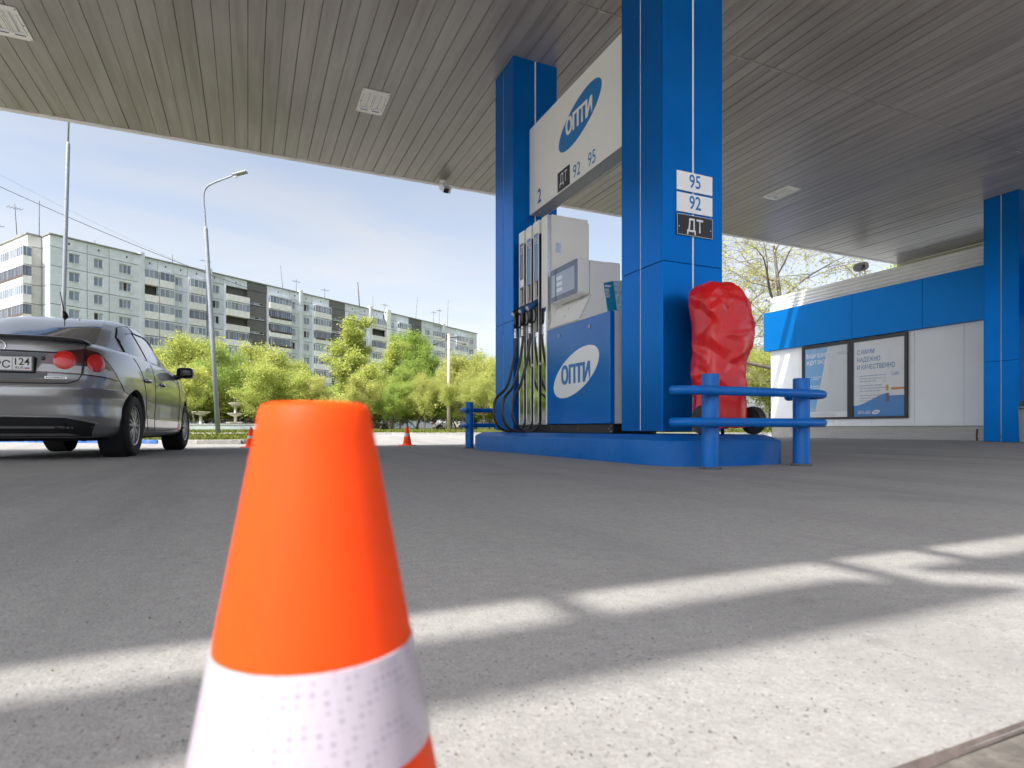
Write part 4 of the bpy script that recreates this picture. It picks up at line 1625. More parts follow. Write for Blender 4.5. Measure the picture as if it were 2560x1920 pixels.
def poster_mat1():
    m = bpy.data.materials.new('bonus_poster_print')
    m.use_nodes = True
    n, l = m.node_tree.nodes, m.node_tree.links
    b = n['Principled BSDF']
    b.inputs['Roughness'].default_value = 0.22
    b.inputs['Coat Weight'].default_value = 0.5
    tcn = n.new('ShaderNodeTexCoord')
    sp = n.new('ShaderNodeSeparateXYZ')
    l.new(tcn.outputs['Object'], sp.inputs['Vector'])
    # slanted field: blue on the reader's left, pale grey on the right
    ma = n.new('ShaderNodeMath')
    ma.operation = 'MULTIPLY_ADD'
    ma.inputs[1].default_value = 0.22
    l.new(sp.outputs['Z'], ma.inputs[0])
    l.new(sp.outputs['Y'], ma.inputs[2])
    r = n.new('ShaderNodeMapRange')
    r.inputs['From Min'].default_value = 0.395
    r.inputs['From Max'].default_value = 0.40
    l.new(ma.outputs['Value'], r.inputs['Value'])
    mxn = n.new('ShaderNodeMix')
    mxn.data_type = 'RGBA'
    mxn.inputs['A'].default_value = (0.52, 0.55, 0.57, 1)
    mxn.inputs['B'].default_value = (0.14, 0.34, 0.60, 1)
    l.new(r.outputs['Result'], mxn.inputs['Factor'])
    no = n.new('ShaderNodeTexNoise')
    no.inputs['Scale'].default_value = 1.6
    l.new(tcn.outputs['Object'], no.inputs['Vector'])
    m2 = n.new('ShaderNodeMix')
    m2.data_type = 'RGBA'
    m2.inputs['B'].default_value = (0.42, 0.50, 0.58, 1)
    rr = n.new('ShaderNodeMapRange')
    rr.inputs['From Min'].default_value = 0.5
    rr.inputs['From Max'].default_value = 0.8
    rr.inputs['To Max'].default_value = 0.7
    l.new(no.outputs['Fac'], rr.inputs['Value'])
    l.new(rr.outputs['Result'], m2.inputs['Factor'])
    l.new(mxn.outputs['Result'], m2.inputs['A'])
    l.new(m2.outputs['Result'], b.inputs['Base Color'])
    bn = n.new('ShaderNodeTexNoise')
    bn.inputs['Scale'].default_value = 3.0
    l.new(tcn.outputs['Object'], bn.inputs['Vector'])
    bp = n.new('ShaderNodeBump')
    bp.inputs['Strength'].default_value = 0.25
    bp.inputs['Distance'].default_value = 0.03
    l.new(bn.outputs['Fac'], bp.inputs['Height'])
    l.new(bp.outputs['Normal'], b.inputs['Normal'])
    return m


M_POST1 = poster_mat1()
M_POSTW = mat('poster_paper', (0.68, 0.70, 0.72), rough=0.22, coat=0.5, var=0.05, vscale=2, bump=0.2, bscale=3, bdist=0.03)
M_POSTB = mat('poster_blue', (0.03, 0.20, 0.52), rough=0.22, coat=0.5, var=0.08, vscale=2)
M_POSTORANGE = mat('poster_orange', (0.60, 0.22, 0.04), rough=0.3)
M_POSTYELL = mat('poster_yellow', (0.60, 0.36, 0.06), rough=0.3)
M_TXTGREY = mat('poster_grey_text', (0.28, 0.33, 0.40), rough=0.4)
M_TXTBLUE = mat('poster_blue_text', (0.07, 0.18, 0.40), rough=0.4)


def poster(ya, yb, label):
    """frame between ya (reader's left) and yb; returns thing and inner rectangle"""
    t = thing('poster_frame', label, 'poster', (KX - 0.03, (ya + yb) / 2, 0.55), 0, 'poster frames on the kiosk wall')
    x0, x1, z0, z1 = KX - 0.05, KX - 0.002, 0.553, 2.785
    w = 0.085
    for nm, a in (('frame_rail', (ya, yb, z0, z0 + 0.06)), ('frame_rail', (ya, yb, z1 - 0.09, z1)), ('frame_stile', (ya, ya - w, z0 + 0.06, z1 - 0.09)), ('frame_stile', (yb + w, yb, z0 + 0.06, z1 - 0.09))):
        MB().box(x0, x1, min(a[0], a[1]), max(a[0], a[1]), a[2], a[3]).build(nm, M_FRAME, t, bevel=0.006)
    return t, (ya - w, yb + w, z0 + 0.06, z1 - 0.09)


p1, (ya, yb, za, zb) = poster(13.03, 11.432, 'black framed blue poster on the kiosk wall, left of two')
xp = KX - 0.018
MB().box(xp, xp + 0.012, yb, ya, za + 0.16, zb).build('print', M_POST1, p1)
MB().box(xp, xp + 0.012, yb, ya, za, za + 0.1595).build('print_footer', M_POSTW, p1)
text('headline', 'ВАШИ БОНУСЫ', p1, (xp, ya - 0.06, zb - 0.29), NY, ZD, 0.1, M_PRINTWHITE, align='LEFT', bold=0.02, capfit=0.125, fit=0.86)
text('headline', 'ЖДУТ ВАС!', p1, (xp, ya - 0.06, zb - 0.49), NY, ZD, 0.1, M_PRINTWHITE, align='LEFT', bold=0.02, capfit=0.125, fit=0.66)
for k, s_ in enumerate(('+1', '+1,5', '+2')):
    z = zb - 0.92 - 0.27 * k
    text('bonus_figure', s_, p1, (xp, ya - 0.07, z), NY, ZD, 0.1, M_PRINTWHITE, align='LEFT', bold=0.02, capfit=0.075)
    mb = MB()
    mb.box(xp - 0.002, xp, ya - 0.245, ya - 0.24, z - 0.06, z + 0.09)
    for q in range(2):
        mb.box(xp - 0.002, xp, ya - 0.58 + 0.08 * q, ya - 0.29, z + 0.03 - 0.06 * q, z + 0.055 - 0.06 * q)
    mb.box(xp - 0.002, xp, ya - 0.16, ya - 0.07, z - 0.05, z - 0.03)
    mb.build('print_lines', mat('poster_pale_text', (0.50, 0.60, 0.70), rough=0.4), p1)
mb = MB()
mb.box(xp - 0.002, xp, yb + 0.04, yb + 0.33, zb - 0.22, zb - 0.205)
mb.box(xp - 0.002, xp, yb + 0.05, yb + 0.31, zb - 0.27, zb - 0.25)
for q in range(6):
    mb.box(xp - 0.002, xp, yb + 0.34 + 0.03 * (q % 3), ya - 0.07, za + 0.125 - q * 0.019, za + 0.130 - q * 0.019)
mb.build('print_lines', M_TXTGREY, p1)

p2, (ya, yb, za, zb) = poster(11.428, 9.83, 'black framed white poster with blue slogan on the kiosk wall, right of two')
MB().box(xp, xp + 0.012, yb, ya, za, zb).build('print', M_POSTW, p2)
# blue wave along the foot
pts = []
for k in range(25):
    t = k / 24
    y = ya - (ya - yb) * t
    pts.append((y, za + 0.30 + 0.33 * sstep(0.0, 0.75, t) - 0.03 * sstep(0.75, 1.0, t)))
mb = MB()
mb.prism([(yb, za + 0.001), (ya, za + 0.001)] + pts, 'x', xp - 0.0025, xp - 0.0005)
mb.build('print_wave', M_POSTB, p2, recalc=True)
for k, (s_, w_) in enumerate((('С НАМИ', 0.50), ('НАДЕЖНО', 0.66), ('И КАЧЕСТВЕННО', 1.06))):
    text('headline', s_, p2, (xp, ya - 0.10, zb - 0.36 - 0.21 * k), NY, ZD, 0.1, M_TXTBLUE, align='LEFT', bold=0.012, capfit=0.135, fit=w_)
for k, lines in enumerate(((0.70, 0.62, 0.42), (0.58, 0.72, 0.52), (0.66, 0.46, 0.76))):
    z = zb - 0.98 - 0.27 * k
    mb = MB()
    mb.box(xp - 0.002, xp, ya - 0.14, ya - 0.11, z + 0.01, z + 0.018)
    rnd = random.Random(40 + k)
    for q, w_ in enumerate(lines):
        y = ya - 0.19
        while y > ya - 0.19 - w_:
            ww = rnd.uniform(0.05, 0.13)
            mb.box(xp - 0.002, xp, y - ww, y, z + 0.004 - 0.075 * q, z + 0.028 - 0.075 * q)
            y -= ww + 0.018
    mb.build('print_lines', M_TXTGREY, p2)
# small picture: lab van
MB().box(xp - 0.004, xp - 0.0028, yb, yb + 0.42, za + 0.55, za + 0.66).build('picture_van', M_POSTW, p2)
MB().box(xp - 0.004, xp - 0.0028, yb, yb + 0.36, za + 0.70, za + 0.76).build('picture_stripe', M_POSTORANGE, p2)
MB().box(xp - 0.004, xp - 0.0028, yb + 0.43, yb + 0.50, za + 0.68, za + 0.84).build('picture_stripe', M_POSTYELL, p2)
MB().box(xp - 0.004, xp - 0.003, yb + 0.40, yb + 0.50, za + 0.38, za + 0.60).build('picture_wheel', mat('picture_dark', (0.12, 0.13, 0.22), rough=0.4), p2)
text('picture_word', 'Lab', p2, (xp - 0.002, yb + 0.25, za + 1.09), NY, ZD, 0.1, mat('picture_text', (0.33, 0.44, 0.58), rough=0.4), bold=0.02, capfit=0.10)
mb = MB()
for (a, b_, c, d) in ((0.50, 0.58, 0.93, 0.937), (0.50, 0.58, 1.045, 1.052), (0.50, 0.506, 0.93, 1.052), (0.574, 0.58, 0.93, 1.052)):
    mb.box(xp - 0.003, xp - 0.001, yb + a, yb + b_, za + c, za + d)
mb.build('picture_phone', M_TXTGREY, p2)
text('footer', 'СЕТЬ АЗС', p2, (xp - 0.003, ya - 0.12, za + 0.075), NY, ZD, 0.1, M_PRINTWHITE, align='LEFT', bold=0.02, capfit=0.085, fit=0.38)
ellipse_plate('footer_oval', M_PRINTWHITE, p2, (xp - 0.003, ya - 0.65, za + 0.118), NY, ZD, 0.115, 0.055, R(12), 0.001)
text('footer', 'ОПТИ', p2, (xp - 0.0045, ya - 0.65, za + 0.095), NY, ZD, 0.1, M_POSTB, bold=0.02, capfit=0.045, fit=0.13)

# horn loudspeaker on the kiosk roof
hs_ = thing('horn_loudspeaker', 'grey horn loudspeaker on a thin bracket above the kiosk parapet', 'loudspeaker', (15.95, 11.3, 4.2))
M_HORN = mat('horn_grey', (0.40, 0.40, 0.41), rough=0.5, var=0.1)
_hd = Vector((-0.90, -0.15, -0.12)).normalized()
mb = MB()
_ring = []
for (d, s1, s2) in ((0.26, 0.05, 0.05), (0.18, 0.07, 0.06), (0.10, 0.13, 0.085), (0.02, 0.20, 0.115), (0.0, 0.215, 0.125)):
    _ring.append((d, s1, s2))
_c0 = Vector((15.86, 11.32, 4.86))
_sx = Vector((0, 0, 1)).cross(_hd).normalized()
_sy = _hd.cross(_sx)
base_i = 0
nseg = 28
for (d, s1, s2) in _ring + [(0.012, 0.20, 0.11), (0.10, 0.06, 0.05)]:
    for q in range(nseg):
        a = 2 * math.pi * q / nseg
        c, s = math.cos(a), math.sin(a)
        mb.v.append(tuple(_c0 - _hd * d + _sx * s1 * math.copysign(abs(c) ** 0.75, c) + _sy * s2 * math.copysign(abs(s) ** 0.75, s)))
for k in range(6):
    for q in range(nseg):
        q2 = (q + 1) % nseg
        mb.f.append([k * nseg + q, k * nseg + q2, (k + 1) * nseg + q2, (k + 1) * nseg + q])
        mb.s.append(True)
mb.f.append([q for q in range(nseg)])
mb.s.append(False)
mb.build('horn', M_HORN, hs_, auto=40)
mb = MB()
mb.tube([_c0 - _hd * 0.14 - Vector((0, 0, 0)), _c0 - _hd * 0.02], [0.035, 0.02], 10)
mb.build('driver_plug', M_HORN, hs_)
mb = MB()
mb.tube([(15.93, 11.25, 4.2), (15.93, 11.25, 4.80)], 0.012, 8)
mb.tube([(15.93, 11.40, 4.2), (15.93, 11.40, 4.80)], 0.012, 8)
mb.build('bracket', M_ALU, hs_)


def security_camera(loc, aim, label, s=1.0, hang=True):
    t = thing('security_camera', label, 'camera', loc, 0, 'security cameras')
    aim = Vector(aim).normalized()
    L = Vector(loc)
    sgn = -1 if hang else 1
    mb = MB()
    mb.lathe([(0.055 * s, 0.0), (0.055 * s, sgn * 0.02 * s), (0.03 * s, sgn * 0.03 * s)], 20, loc)
    mb.build('mount', M_PLATEW, t, recalc=True)
    ctr = L + Vector((0, 0, sgn * 0.13 * s))
    mb = MB()
    mb.tube([L + Vector((0, 0, sgn * 0.02 * s)), ctr], 0.018 * s, 10)
    mb.build('arm', M_PLATEW, t)
    side = Vector((0, 0, 1)).cross(aim).normalized()
    up = aim.cross(side)
    mb = MB().obox(ctr + aim * 0.04 * s, aim, side, up, 0.11 * s, 0.05 * s, 0.045 * s)
    mb.build('housing', M_PLATEW, t, bevel=0.012 * s)
    mb = MB().obox(ctr + aim * 0.152 * s, aim, side, up, 0.004 * s, 0.044 * s, 0.039 * s)
    mb.build('lens_window', M_BLACK, t)
    mb = MB().obox(ctr + aim * 0.05 * s + up * 0.05 * s, aim, side, up, 0.13 * s, 0.056 * s, 0.004 * s)
    mb.build('sun_shield', M_PLATEW, t)
    MB().obox(ctr + side * 0.1 * s, aim, side, up, 0.05 * s, 0.04 * s, 0.05 * s).build('junction_box', M_PLATEW, t, bevel=0.006)
    return t


security_camera((3.56, 11.40, 5.245), (0.15, -0.8, -0.55), 'white security camera hanging from the far canopy edge', 1.15)
security_camera((15.45, 14.18, 4.42), (-0.8, 0.35, -0.35), 'small white security camera at the kiosk corner below the branches', 0.6, hang=False)

# litter bin beside the right column, steel stub by the kiosk
binx, biny = 13.98, 6.46
bn_ = thing('litter_bin', 'grey litter bin with black bag at the right picture edge', 'bin', (binx, biny, 0))
mb = MB()
mb.lathe([(0.15, 0.0), (0.17, 0.02), (0.19, 0.70), (0.195, 0.72), (0.185, 0.72), (0.16, 0.03)], 26, (binx, biny, 0))
mb.build('body', mat('bin_grey', (0.33, 0.34, 0.34), rough=0.55, var=0.1), bn_, auto=40)
mb = MB()
def _bag(u, v):
    a = 2 * math.pi * u
    z = 0.66 + 0.16 * v
    r = 0.20 - 0.035 * v + 0.018 * mnoise.noise(Vector((math.cos(a) * 4, math.sin(a) * 4, v * 3)))
    return (binx + r * math.cos(a), biny + r * math.sin(a), z + 0.02 * mnoise.noise(Vector((math.cos(a) * 3, math.sin(a) * 3, 5))))
mb.grid(_bag, 40, 8)
mb.build('bag', mat('bag_black', (0.012, 0.012, 0.013), rough=0.35), bn_)
mb = MB()
mb.tube([(15.2, 8.04, 0.0), (15.195, 8.05, 0.12), (15.21, 8.045, 0.27)], 0.018, 8)
tag(mb.build('steel_stub', mat('rusty_steel', (0.10, 0.055, 0.04), rough=0.8, var=0.3, vscale=20)), 'short rusty steel stub standing by the kiosk plinth', 'pipe')

# ================================================================== saloon car
M_PAINT = mat('car_paint_grey', (0.30, 0.30, 0.305), rough=0.32, metal=0.7, coat=1.0, var=0.02, vscale=3)
M_PAINT.node_tree.nodes['Principled BSDF'].inputs['Coat Roughness'].default_value = 0.015
M_CARGLASS = mat('car_glass', (0.025, 0.03, 0.035), rough=0.03, spec=0.9, coat=1.0)
M_GAP = mat('panel_gap', (0.006, 0.006, 0.007), rough=0.7)
M_UNDER = mat('underbody', (0.008, 0.008, 0.009), rough=0.85)
M_TYRE = mat('tyre_rubber', (0.016, 0.015, 0.015), rough=0.75, var=0.2, vscale=15, dirt=(0.06, 0.055, 0.05), dirt_amt=0.3, dirt_scale=8)
M_RIM = mat('rim_alloy', (0.40, 0.40, 0.41), rough=0.35, metal=0.8, var=0.1, vscale=12)
M_REDL = mat('tail_red', (0.60, 0.010, 0.008), rough=0.12, coat=0.8, var=0.12, vscale=60)
M_REDD = mat('tail_dark_red', (0.07, 0.004, 0.006), rough=0.1, coat=0.9)
M_CLEAR = mat('tail_clear', (0.46, 0.47, 0.48), rough=0.15, coat=0.8, bump=0.6, bscale=160, var=0.25, vscale=140)
M_MIRR = mat('mirror_black', (0.012, 0.012, 0.013), rough=0.2, coat=0.5)
M_VISOR = mat('visor_smoke', (0.03, 0.008, 0.012), rough=0.08, coat=0.9)

BODY = [  # z, rear x, front x, half width, exponent
    (0.20, 0.26, 4.30, 0.80, 5.4), (0.24, 0.14, 4.40, 0.838, 5.6), (0.30, 0.07, 4.47, 0.856, 5.6), (0.40, 0.03, 4.51, 0.864, 5.4), (0.50, 0.015, 4.535, 0.868, 4.8),
    (0.58, 0.0, 4.54, 0.874, 4.6), (0.655, 0.004, 4.535, 0.877, 5.0), (0.685, 0.022, 4.52, 0.877, 5.2), (0.72, 0.055, 4.49, 0.876, 5.6), (0.80, 0.075, 4.42, 0.871, 5.8),
    (0.88, 0.085, 4.28, 0.858, 5.6), (0.95, 0.095, 4.08, 0.838, 5.2), (1.00, 0.105, 3.88, 0.812, 4.6), (1.035, 0.125, 3.72, 0.775, 3.8), (1.055, 0.17, 3.60, 0.715, 3.6), (1.066, 0.28, 3.5, 0.60, 3.4), (1.070, 0.6, 3.2, 0.40, 3.0)]
CAB = [
    (0.90, 0.16, 3.86, 0.825, 3.6), (0.97, 0.27, 3.72, 0.800, 3.6), (1.03, 0.40, 3.57, 0.775, 3.6), (1.10, 0.58, 3.38, 0.742, 3.6), (1.18, 0.78, 3.16, 0.700, 3.7), (1.26, 0.98, 2.97, 0.655, 3.8),
    (1.33, 1.18, 2.80, 0.610, 3.9), (1.38, 1.38, 2.66, 0.565, 3.8), (1.415, 1.58, 2.52, 0.50, 3.6), (1.438, 1.78, 2.36, 0.40, 3.2), (1.448, 2.0, 2.2, 0.22, 2.6)]


def lerp_slice(tab, z):
    zs = [t[0] for t in tab]
    z = min(max(z, zs[0]), zs[-1])
    # smooth (Catmull-Rom) interpolation of each column
    k = 0
    while k < len(zs) - 2 and z > zs[k + 1]:
        k += 1
    t = (z - zs[k]) / (zs[k + 1] - zs[k])
    out = []
    for c in range(1, 5):
        p1_, p2_ = tab[k][c], tab[k + 1][c]
        out.append(p1_ + (p2_ - p1_) * t)
    return out


_AN = 160
def outline(tab, z, n=_AN):
    xr, xf, w, e = lerp_slice(tab, z)
    xc, hx = (xr + xf) / 2, (xf - xr) / 2
    pts = []
    for k in range(n):
        # denser towards rear and front corners
        a = 2 * math.pi * k / n
        c, s = math.cos(a), math.sin(a)
        rr_ = (abs(c) ** e + abs(s) ** e) ** (-1 / e)
        px_ = -rr_ * c
        py_ = -rr_ * s
        # plan taper: body narrows towards the tail and the nose
        tp = 1.0 - 0.055 * max(0, -px_ - 0.25) ** 1.5 - 0.10 * max(0, px_ - 0.3) ** 1.5
        pts.append((xc + hx * px_, w * py_ * tp))
    return pts        # starts at the rear centre, runs along the right side (-y) first


def surf_pt(tab, s, z, off=0.0):
    """point at arc length s from the rear centre line along the right side (negative s: left side)"""
    left = s < 0
    s = abs(s)
    pts = outline(tab, z, 640)[:321]
    acc = 0.0
    for k in range(len(pts) - 1):
        d = math.hypot(pts[k + 1][0] - pts[k][0], pts[k + 1][1] - pts[k][1])
        if acc + d >= s:
            t = (s - acc) / max(d, 1e-9)
            x = pts[k][0] + (pts[k + 1][0] - pts[k][0]) * t
            y = pts[k][1] + (pts[k + 1][1] - pts[k][1]) * t
            a = pts[max(0, k - 3)]
            b = pts[min(len(pts) - 1, k + 4)]
            tx, ty = b[0] - a[0], b[1] - a[1]
            L = math.hypot(tx, ty) + 1e-9
            nx_, ny_ = ty / L, -tx / L
            if k < 4:
                nx_, ny_ = -1.0, 0.0
            x += nx_ * off
            y += ny_ * off
            return Vector((x, -y if left else y, z))
        acc += d
    return Vector((pts[-1][0], pts[-1][1], z))


def side_pt(tab, x, z, off=0.0, left=False):
    xr, xf, w, e = lerp_slice(tab, z)
    pts = outline(tab, z, 640)[:321]
    for k in range(len(pts) - 1):
        if pts[k][0] <= x <= pts[k + 1][0] and pts[k + 1][1] < -0.15 * w:
            t = (x - pts[k][0]) / max(pts[k + 1][0] - pts[k][0], 1e-9)
            y = pts[k][1] + (pts[k + 1][1] - pts[k][1]) * t
            y = y - off
            return Vector((x, -y if left else y, z))
    return Vector((x, -w if not left else w, z))


def poly_at(pl, t):
    """point along a polyline by fraction of length"""
    L = [0.0]
    for k in range(len(pl) - 1):
        L.append(L[-1] + math.hypot(pl[k + 1][0] - pl[k][0], pl[k + 1][1] - pl[k][1]))
    s = t * L[-1]
    for k in range(len(pl) - 1):
        if s <= L[k + 1] or k == len(pl) - 2:
            q = (s - L[k]) / max(L[k + 1] - L[k], 1e-9)
            return (pl[k][0] + (pl[k + 1][0] - pl[k][0]) * q, pl[k][1] + (pl[k + 1][1] - pl[k][1]) * q)


def ruled(fn, bottom, top, nu=20, nv=6, flip=False):
    mb = MB()
    def g(u, v):
        a = poly_at(bottom, u)
        b = poly_at(top, u)
        return fn(a[0] + (b[0] - a[0]) * v, a[1] + (b[1] - a[1]) * v)
    mb.grid(g, nu, nv, flip=flip)
    return mb


def stack_mesh(tab, z0, z1, nz, n=_AN, close_top=True, close_bottom=True):
    mb = MB()
    zs = np.linspace(z0, z1, nz)
    for z in zs:
        mb.v += [(x, y, float(z)) for x, y in outline(tab, float(z), n)]
    for k in range(nz - 1):
        for q in range(n):
            q2 = (q + 1) % n
            mb.f.append([k * n + q2, k * n + q, (k + 1) * n + q, (k + 1) * n + q2])
            mb.s.append(True)
    if close_bottom:
        mb.f.append([q for q in range(n)])
        mb.s.append(False)
    if close_top:
        mb.f.append([(nz - 1) * n + q for q in range(n)][::-1])
        mb.s.append(True)
    return mb


AX_R, AX_F, WR = 0.93, 3.63, 0.318


def build_car(label, loc, rotz, detail=True, paint=None, name='saloon_car'):
    pm = paint or M_PAINT
    t = thing(name, label, 'car', loc, rotz)
    # ---- lower body with wheel arches cut out
    body = stack_mesh(BODY, 0.20, 1.070, 60).build('body', pm, t, local=True, recalc=True)
    cut = MB()
    for ax in (AX_R, AX_F):
        for sgn in (-1, 1):
            cut.lathe([(0.0, -0.22), (0.362, -0.22), (0.362, 0.22), (0.0, 0.22)], 40, (ax, sgn * 0.80, WR + 0.012), axis='y')
    co = cut.build('tmp_cut', None, None, local=True, recalc=True)
    md = body.modifiers.new('arch', 'BOOLEAN')
    md.operation = 'DIFFERENCE'
    md.solver = 'EXACT'
    md.object = co
    # evaluate with the car at the origin so that cutter and body share a frame
    t.location, t.rotation_euler = (0, 0, 0), (0, 0, 0)
    bpy.context.view_layer.update()
    dg = bpy.context.evaluated_depsgraph_get()
    me = bpy.data.meshes.new_from_object(body.evaluated_get(dg))
    body.modifiers.clear()
    body.data = me
    bpy.data.objects.remove(co, do_unlink=True)
    me.materials.clear()
    me.materials.append(pm)
    smooth_by_angle(body, 32)
    # ---- cabin
    cab = stack_mesh(CAB, 0.90, 1.448, 50, close_bottom=False).build('cabin', pm, t, local=True, recalc=True)
    smooth_by_angle(cab, 40)
    # underbody
    mb = MB()
    mb.box(0.5, 4.1, -0.62, 0.62, 0.17, 0.24)
    mb.box(0.30, 0.7, -0.45, 0.45, 0.20, 0.30)
    mb.box(AX_R - 0.05, AX_R + 0.05, -0.7, 0.7, 0.22, 0.30)
    mb.build('underbody', M_UNDER, t, local=True)
    for ax in (AX_R, AX_F):
        for sgn in (-1, 1):
            mb = MB()
            mb.lathe([(0.359, -0.21 * sgn), (0.359, 0.015 * sgn)], 40, (ax, sgn * 0.80, WR + 0.012), axis='y', caps=False)
            mb.lathe([(0.359, -0.21 * sgn), (0.0, -0.21 * sgn)], 40, (ax, sgn * 0.80, WR + 0.012), axis='y')
            o = mb.build('arch_liner', M_UNDER, t, local=True)
    # ---- wheels
    for ax in (AX_R, AX_F):
        for sgn in (-1, 1):
            yc = sgn * 0.755
            mb = MB()
            mb.lathe([(0.212, -0.088), (0.27, -0.098), (0.30, -0.090), (0.314, -0.074), (0.318, -0.05), (0.318, 0.05), (0.314, 0.074), (0.30, 0.090), (0.27, 0.098), (0.212, 0.088)], 48, (ax, yc, WR), axis='y', caps=False)
            w = mb.build('wheel', M_TYRE, t, local=True, auto=45)
            if detail:
                mb = MB()
                for g_ in (-0.045, -0.015, 0.015, 0.045):
                    mb.lathe([(0.3186, g_ - 0.004), (0.3186, g_ + 0.004)], 48, (ax, yc, WR), axis='y', caps=False)
                mb.build('tread_grooves', M_GAP, w, local=True)
            so = yc + sgn * 0.078
            mb = MB()
            mb.lathe([(0.20, -0.17 * sgn), (0.212, -0.005 * sgn), (0.206, 0.006 * sgn), (0.192, 0.0), (0.188, -0.05 * sgn), (0.186, -0.12 * sgn)], 40, (ax, so, WR), axis='y', caps=False)
            mb.build('rim_barrel', M_RIM, w, local=True, auto=40, recalc=False)
            mb = MB()
            for q in range(7):
                a = 2 * math.pi * q / 7 + 0.2
                for da in (-0.11, 0.11):
                    d = Vector((math.cos(a + da), 0, math.sin(a + da)))
                    d2 = Vector((math.cos(a + da * 1.6), 0, math.sin(a + da * 1.6)))
                    c1 = Vector((ax, so - sgn * 0.004, WR)) + d * 0.045
                    c2 = Vector((ax, so - sgn * 0.014, WR)) + d2 * 0.192
                    ctr = (c1 + c2) / 2
                    al = (c2 - c1).normalized()
                    yy = Vector((0, 1, 0))
                    yy = (yy - al * yy.dot(al)).normalized()
                    mb.obox(ctr, al, yy, al.cross(yy), (c2 - c1).length / 2, 0.009, 0.0125)
            mb.build('spokes', M_RIM, w, local=True, bevel=0.003)
            mb = MB()
            mb.lathe([(0.0, 0.012 * sgn), (0.025, 0.010 * sgn), (0.055, -0.002 * sgn), (0.058, -0.04 * sgn)], 24, (ax, so, WR), axis='y')
            mb.build('hub_cap', M_RIM, w, local=True, auto=40)
            mb = MB()
            mb.lathe([(0.0, -0.09 * sgn), (0.13, -0.09 * sgn)], 28, (ax, so, WR), axis='y')
            mb.build('brake_disc', mat('brake_disc', (0.10, 0.10, 0.10), rough=0.4, metal=0.8), w, local=True)
    # ---- side glass, both sides
    for left in (False, True):
        fn = lambda x, z: side_pt(CAB, x, z, 0.004, left)
        rear_q = ruled(fn, [(1.02, 1.005), (1.42, 0.985), (1.66, 0.975)], [(1.14, 1.20), (1.38, 1.305), (1.60, 1.345)], 16, 10, flip=left)
        rear_q.build('rear_side_window', M_CARGLASS, t, local=True)
        fr = ruled(fn, [(1.72, 0.972), (2.3, 0.955), (3.02, 0.945)], [(1.66, 1.350), (2.2, 1.375), (2.58, 1.31)], 18, 10, flip=left)
        fr.build('front_side_window', M_CARGLASS, t, local=True)
        quart = ruled(fn, [(0.93, 1.01), (1.0, 1.008)], [(1.06, 1.155), (1.12, 1.19)], 4, 6, flip=left)
        # smoked rain visors along the window tops
        fv = lambda x, z: side_pt(CAB, x, z, 0.016, left)
        ruled(fv, [(1.10, 1.14), (1.36, 1.255), (1.62, 1.298)], [(1.105, 1.19), (1.36, 1.318), (1.62, 1.36)], 14, 3, flip=left).build('rain_visor', M_VISOR, t, local=True)
        ruled(fv, [(1.68, 1.302), (2.2, 1.325), (2.66, 1.23)], [(1.67, 1.365), (2.2, 1.39), (2.62, 1.31)], 14, 3, flip=left).build('rain_visor', M_VISOR, t, local=True)
        # window frames / pillar
        for pl in ([(0.985, 1.0), (1.10, 1.185), (1.36, 1.315), (1.66, 1.362), (2.2, 1.388), (2.62, 1.31), (3.08, 0.945)], [(1.0, 0.998), (1.7, 0.966), (2.4, 0.946), (3.08, 0.936)]):
            dense = [poly_at(pl, k / 30) for k in range(31)]
            mb = MB()
            mb.tube([side_pt(CAB, x, z, 0.003, left) for x, z in dense], 0.008, 6)
            mb.build('window_seal', M_GAP, t, local=True)
        ruled(lambda x, z: side_pt(CAB, x, z, 0.005, left), [(1.655, 0.975), (1.725, 0.972)], [(1.595, 1.345), (1.665, 1.35)], 3, 8, flip=left).build('door_pillar', M_GAP, t, local=True)
        # door gaps
        def gap(pl, r=0.0035, nm='door_gap', tab=BODY):
            dense = [poly_at(pl, k / 24) for k in range(25)]
            mb = MB()
            mb.tube([side_pt(tab, x, z, 0.0005, left) for x, z in dense], r, 5)
            mb.build(nm, M_GAP, t, local=True)
        gap([(1.66, 0.985), (1.66, 0.6), (1.67, 0.36), (1.72, 0.27)])
        gap([(1.02, 0.99), (1.16, 0.86), (1.24, 0.70), (1.31, 0.50), (1.36, 0.36), (1.42, 0.27)])
        gap([(3.05, 0.93), (3.06, 0.6), (3.02, 0.30)])
        gap([(1.42, 0.268), (2.2, 0.262), (3.02, 0.29)])
        gap([(1.45, 0.40), (2.2, 0.385), (2.95, 0.39)], 0.002)
        # handles
        for hx in (1.32, 2.02):
            c = side_pt(BODY, hx, 0.80, 0.02, left)
            mb = MB()
            mb.tube(smooth_path([side_pt(BODY, hx - 0.10, 0.80, -0.002, left), side_pt(BODY, hx - 0.075, 0.802, 0.026, left), side_pt(BODY, hx + 0.05, 0.80, 0.030, left), side_pt(BODY, hx + 0.085, 0.795, -0.002, left)], 5), 0.013, 8)
            mb.build('door_handle', mat('handle_chrome', (0.6, 0.6, 0.62), rough=0.12, metal=1.0), t, local=True)
        # mirror
        sg = 1 if left else -1
        mb = MB()
        def mir(u, v):
            a = 2 * math.pi * u
            b = math.pi * v - math.pi / 2
            cb, sb = math.cos(b), math.sin(b)
            e1 = lambda q, p: math.copysign(abs(q) ** p, q)
            return (2.98 + 0.075 * e1(cb, 0.5) * e1(math.cos(a), 0.6) , sg * (0.955 + 0.105 * e1(cb, 0.5) * e1(math.sin(a), 0.6)), 1.005 + 0.066 * e1(sb, 0.55))
        mb.grid(mir, 28, 16, flip=left)
        mo = mb.build('side_mirror', M_MIRR, t, local=True, recalc=True, merge=True)
        smooth_by_angle(mo, 60)
        mb = MB()
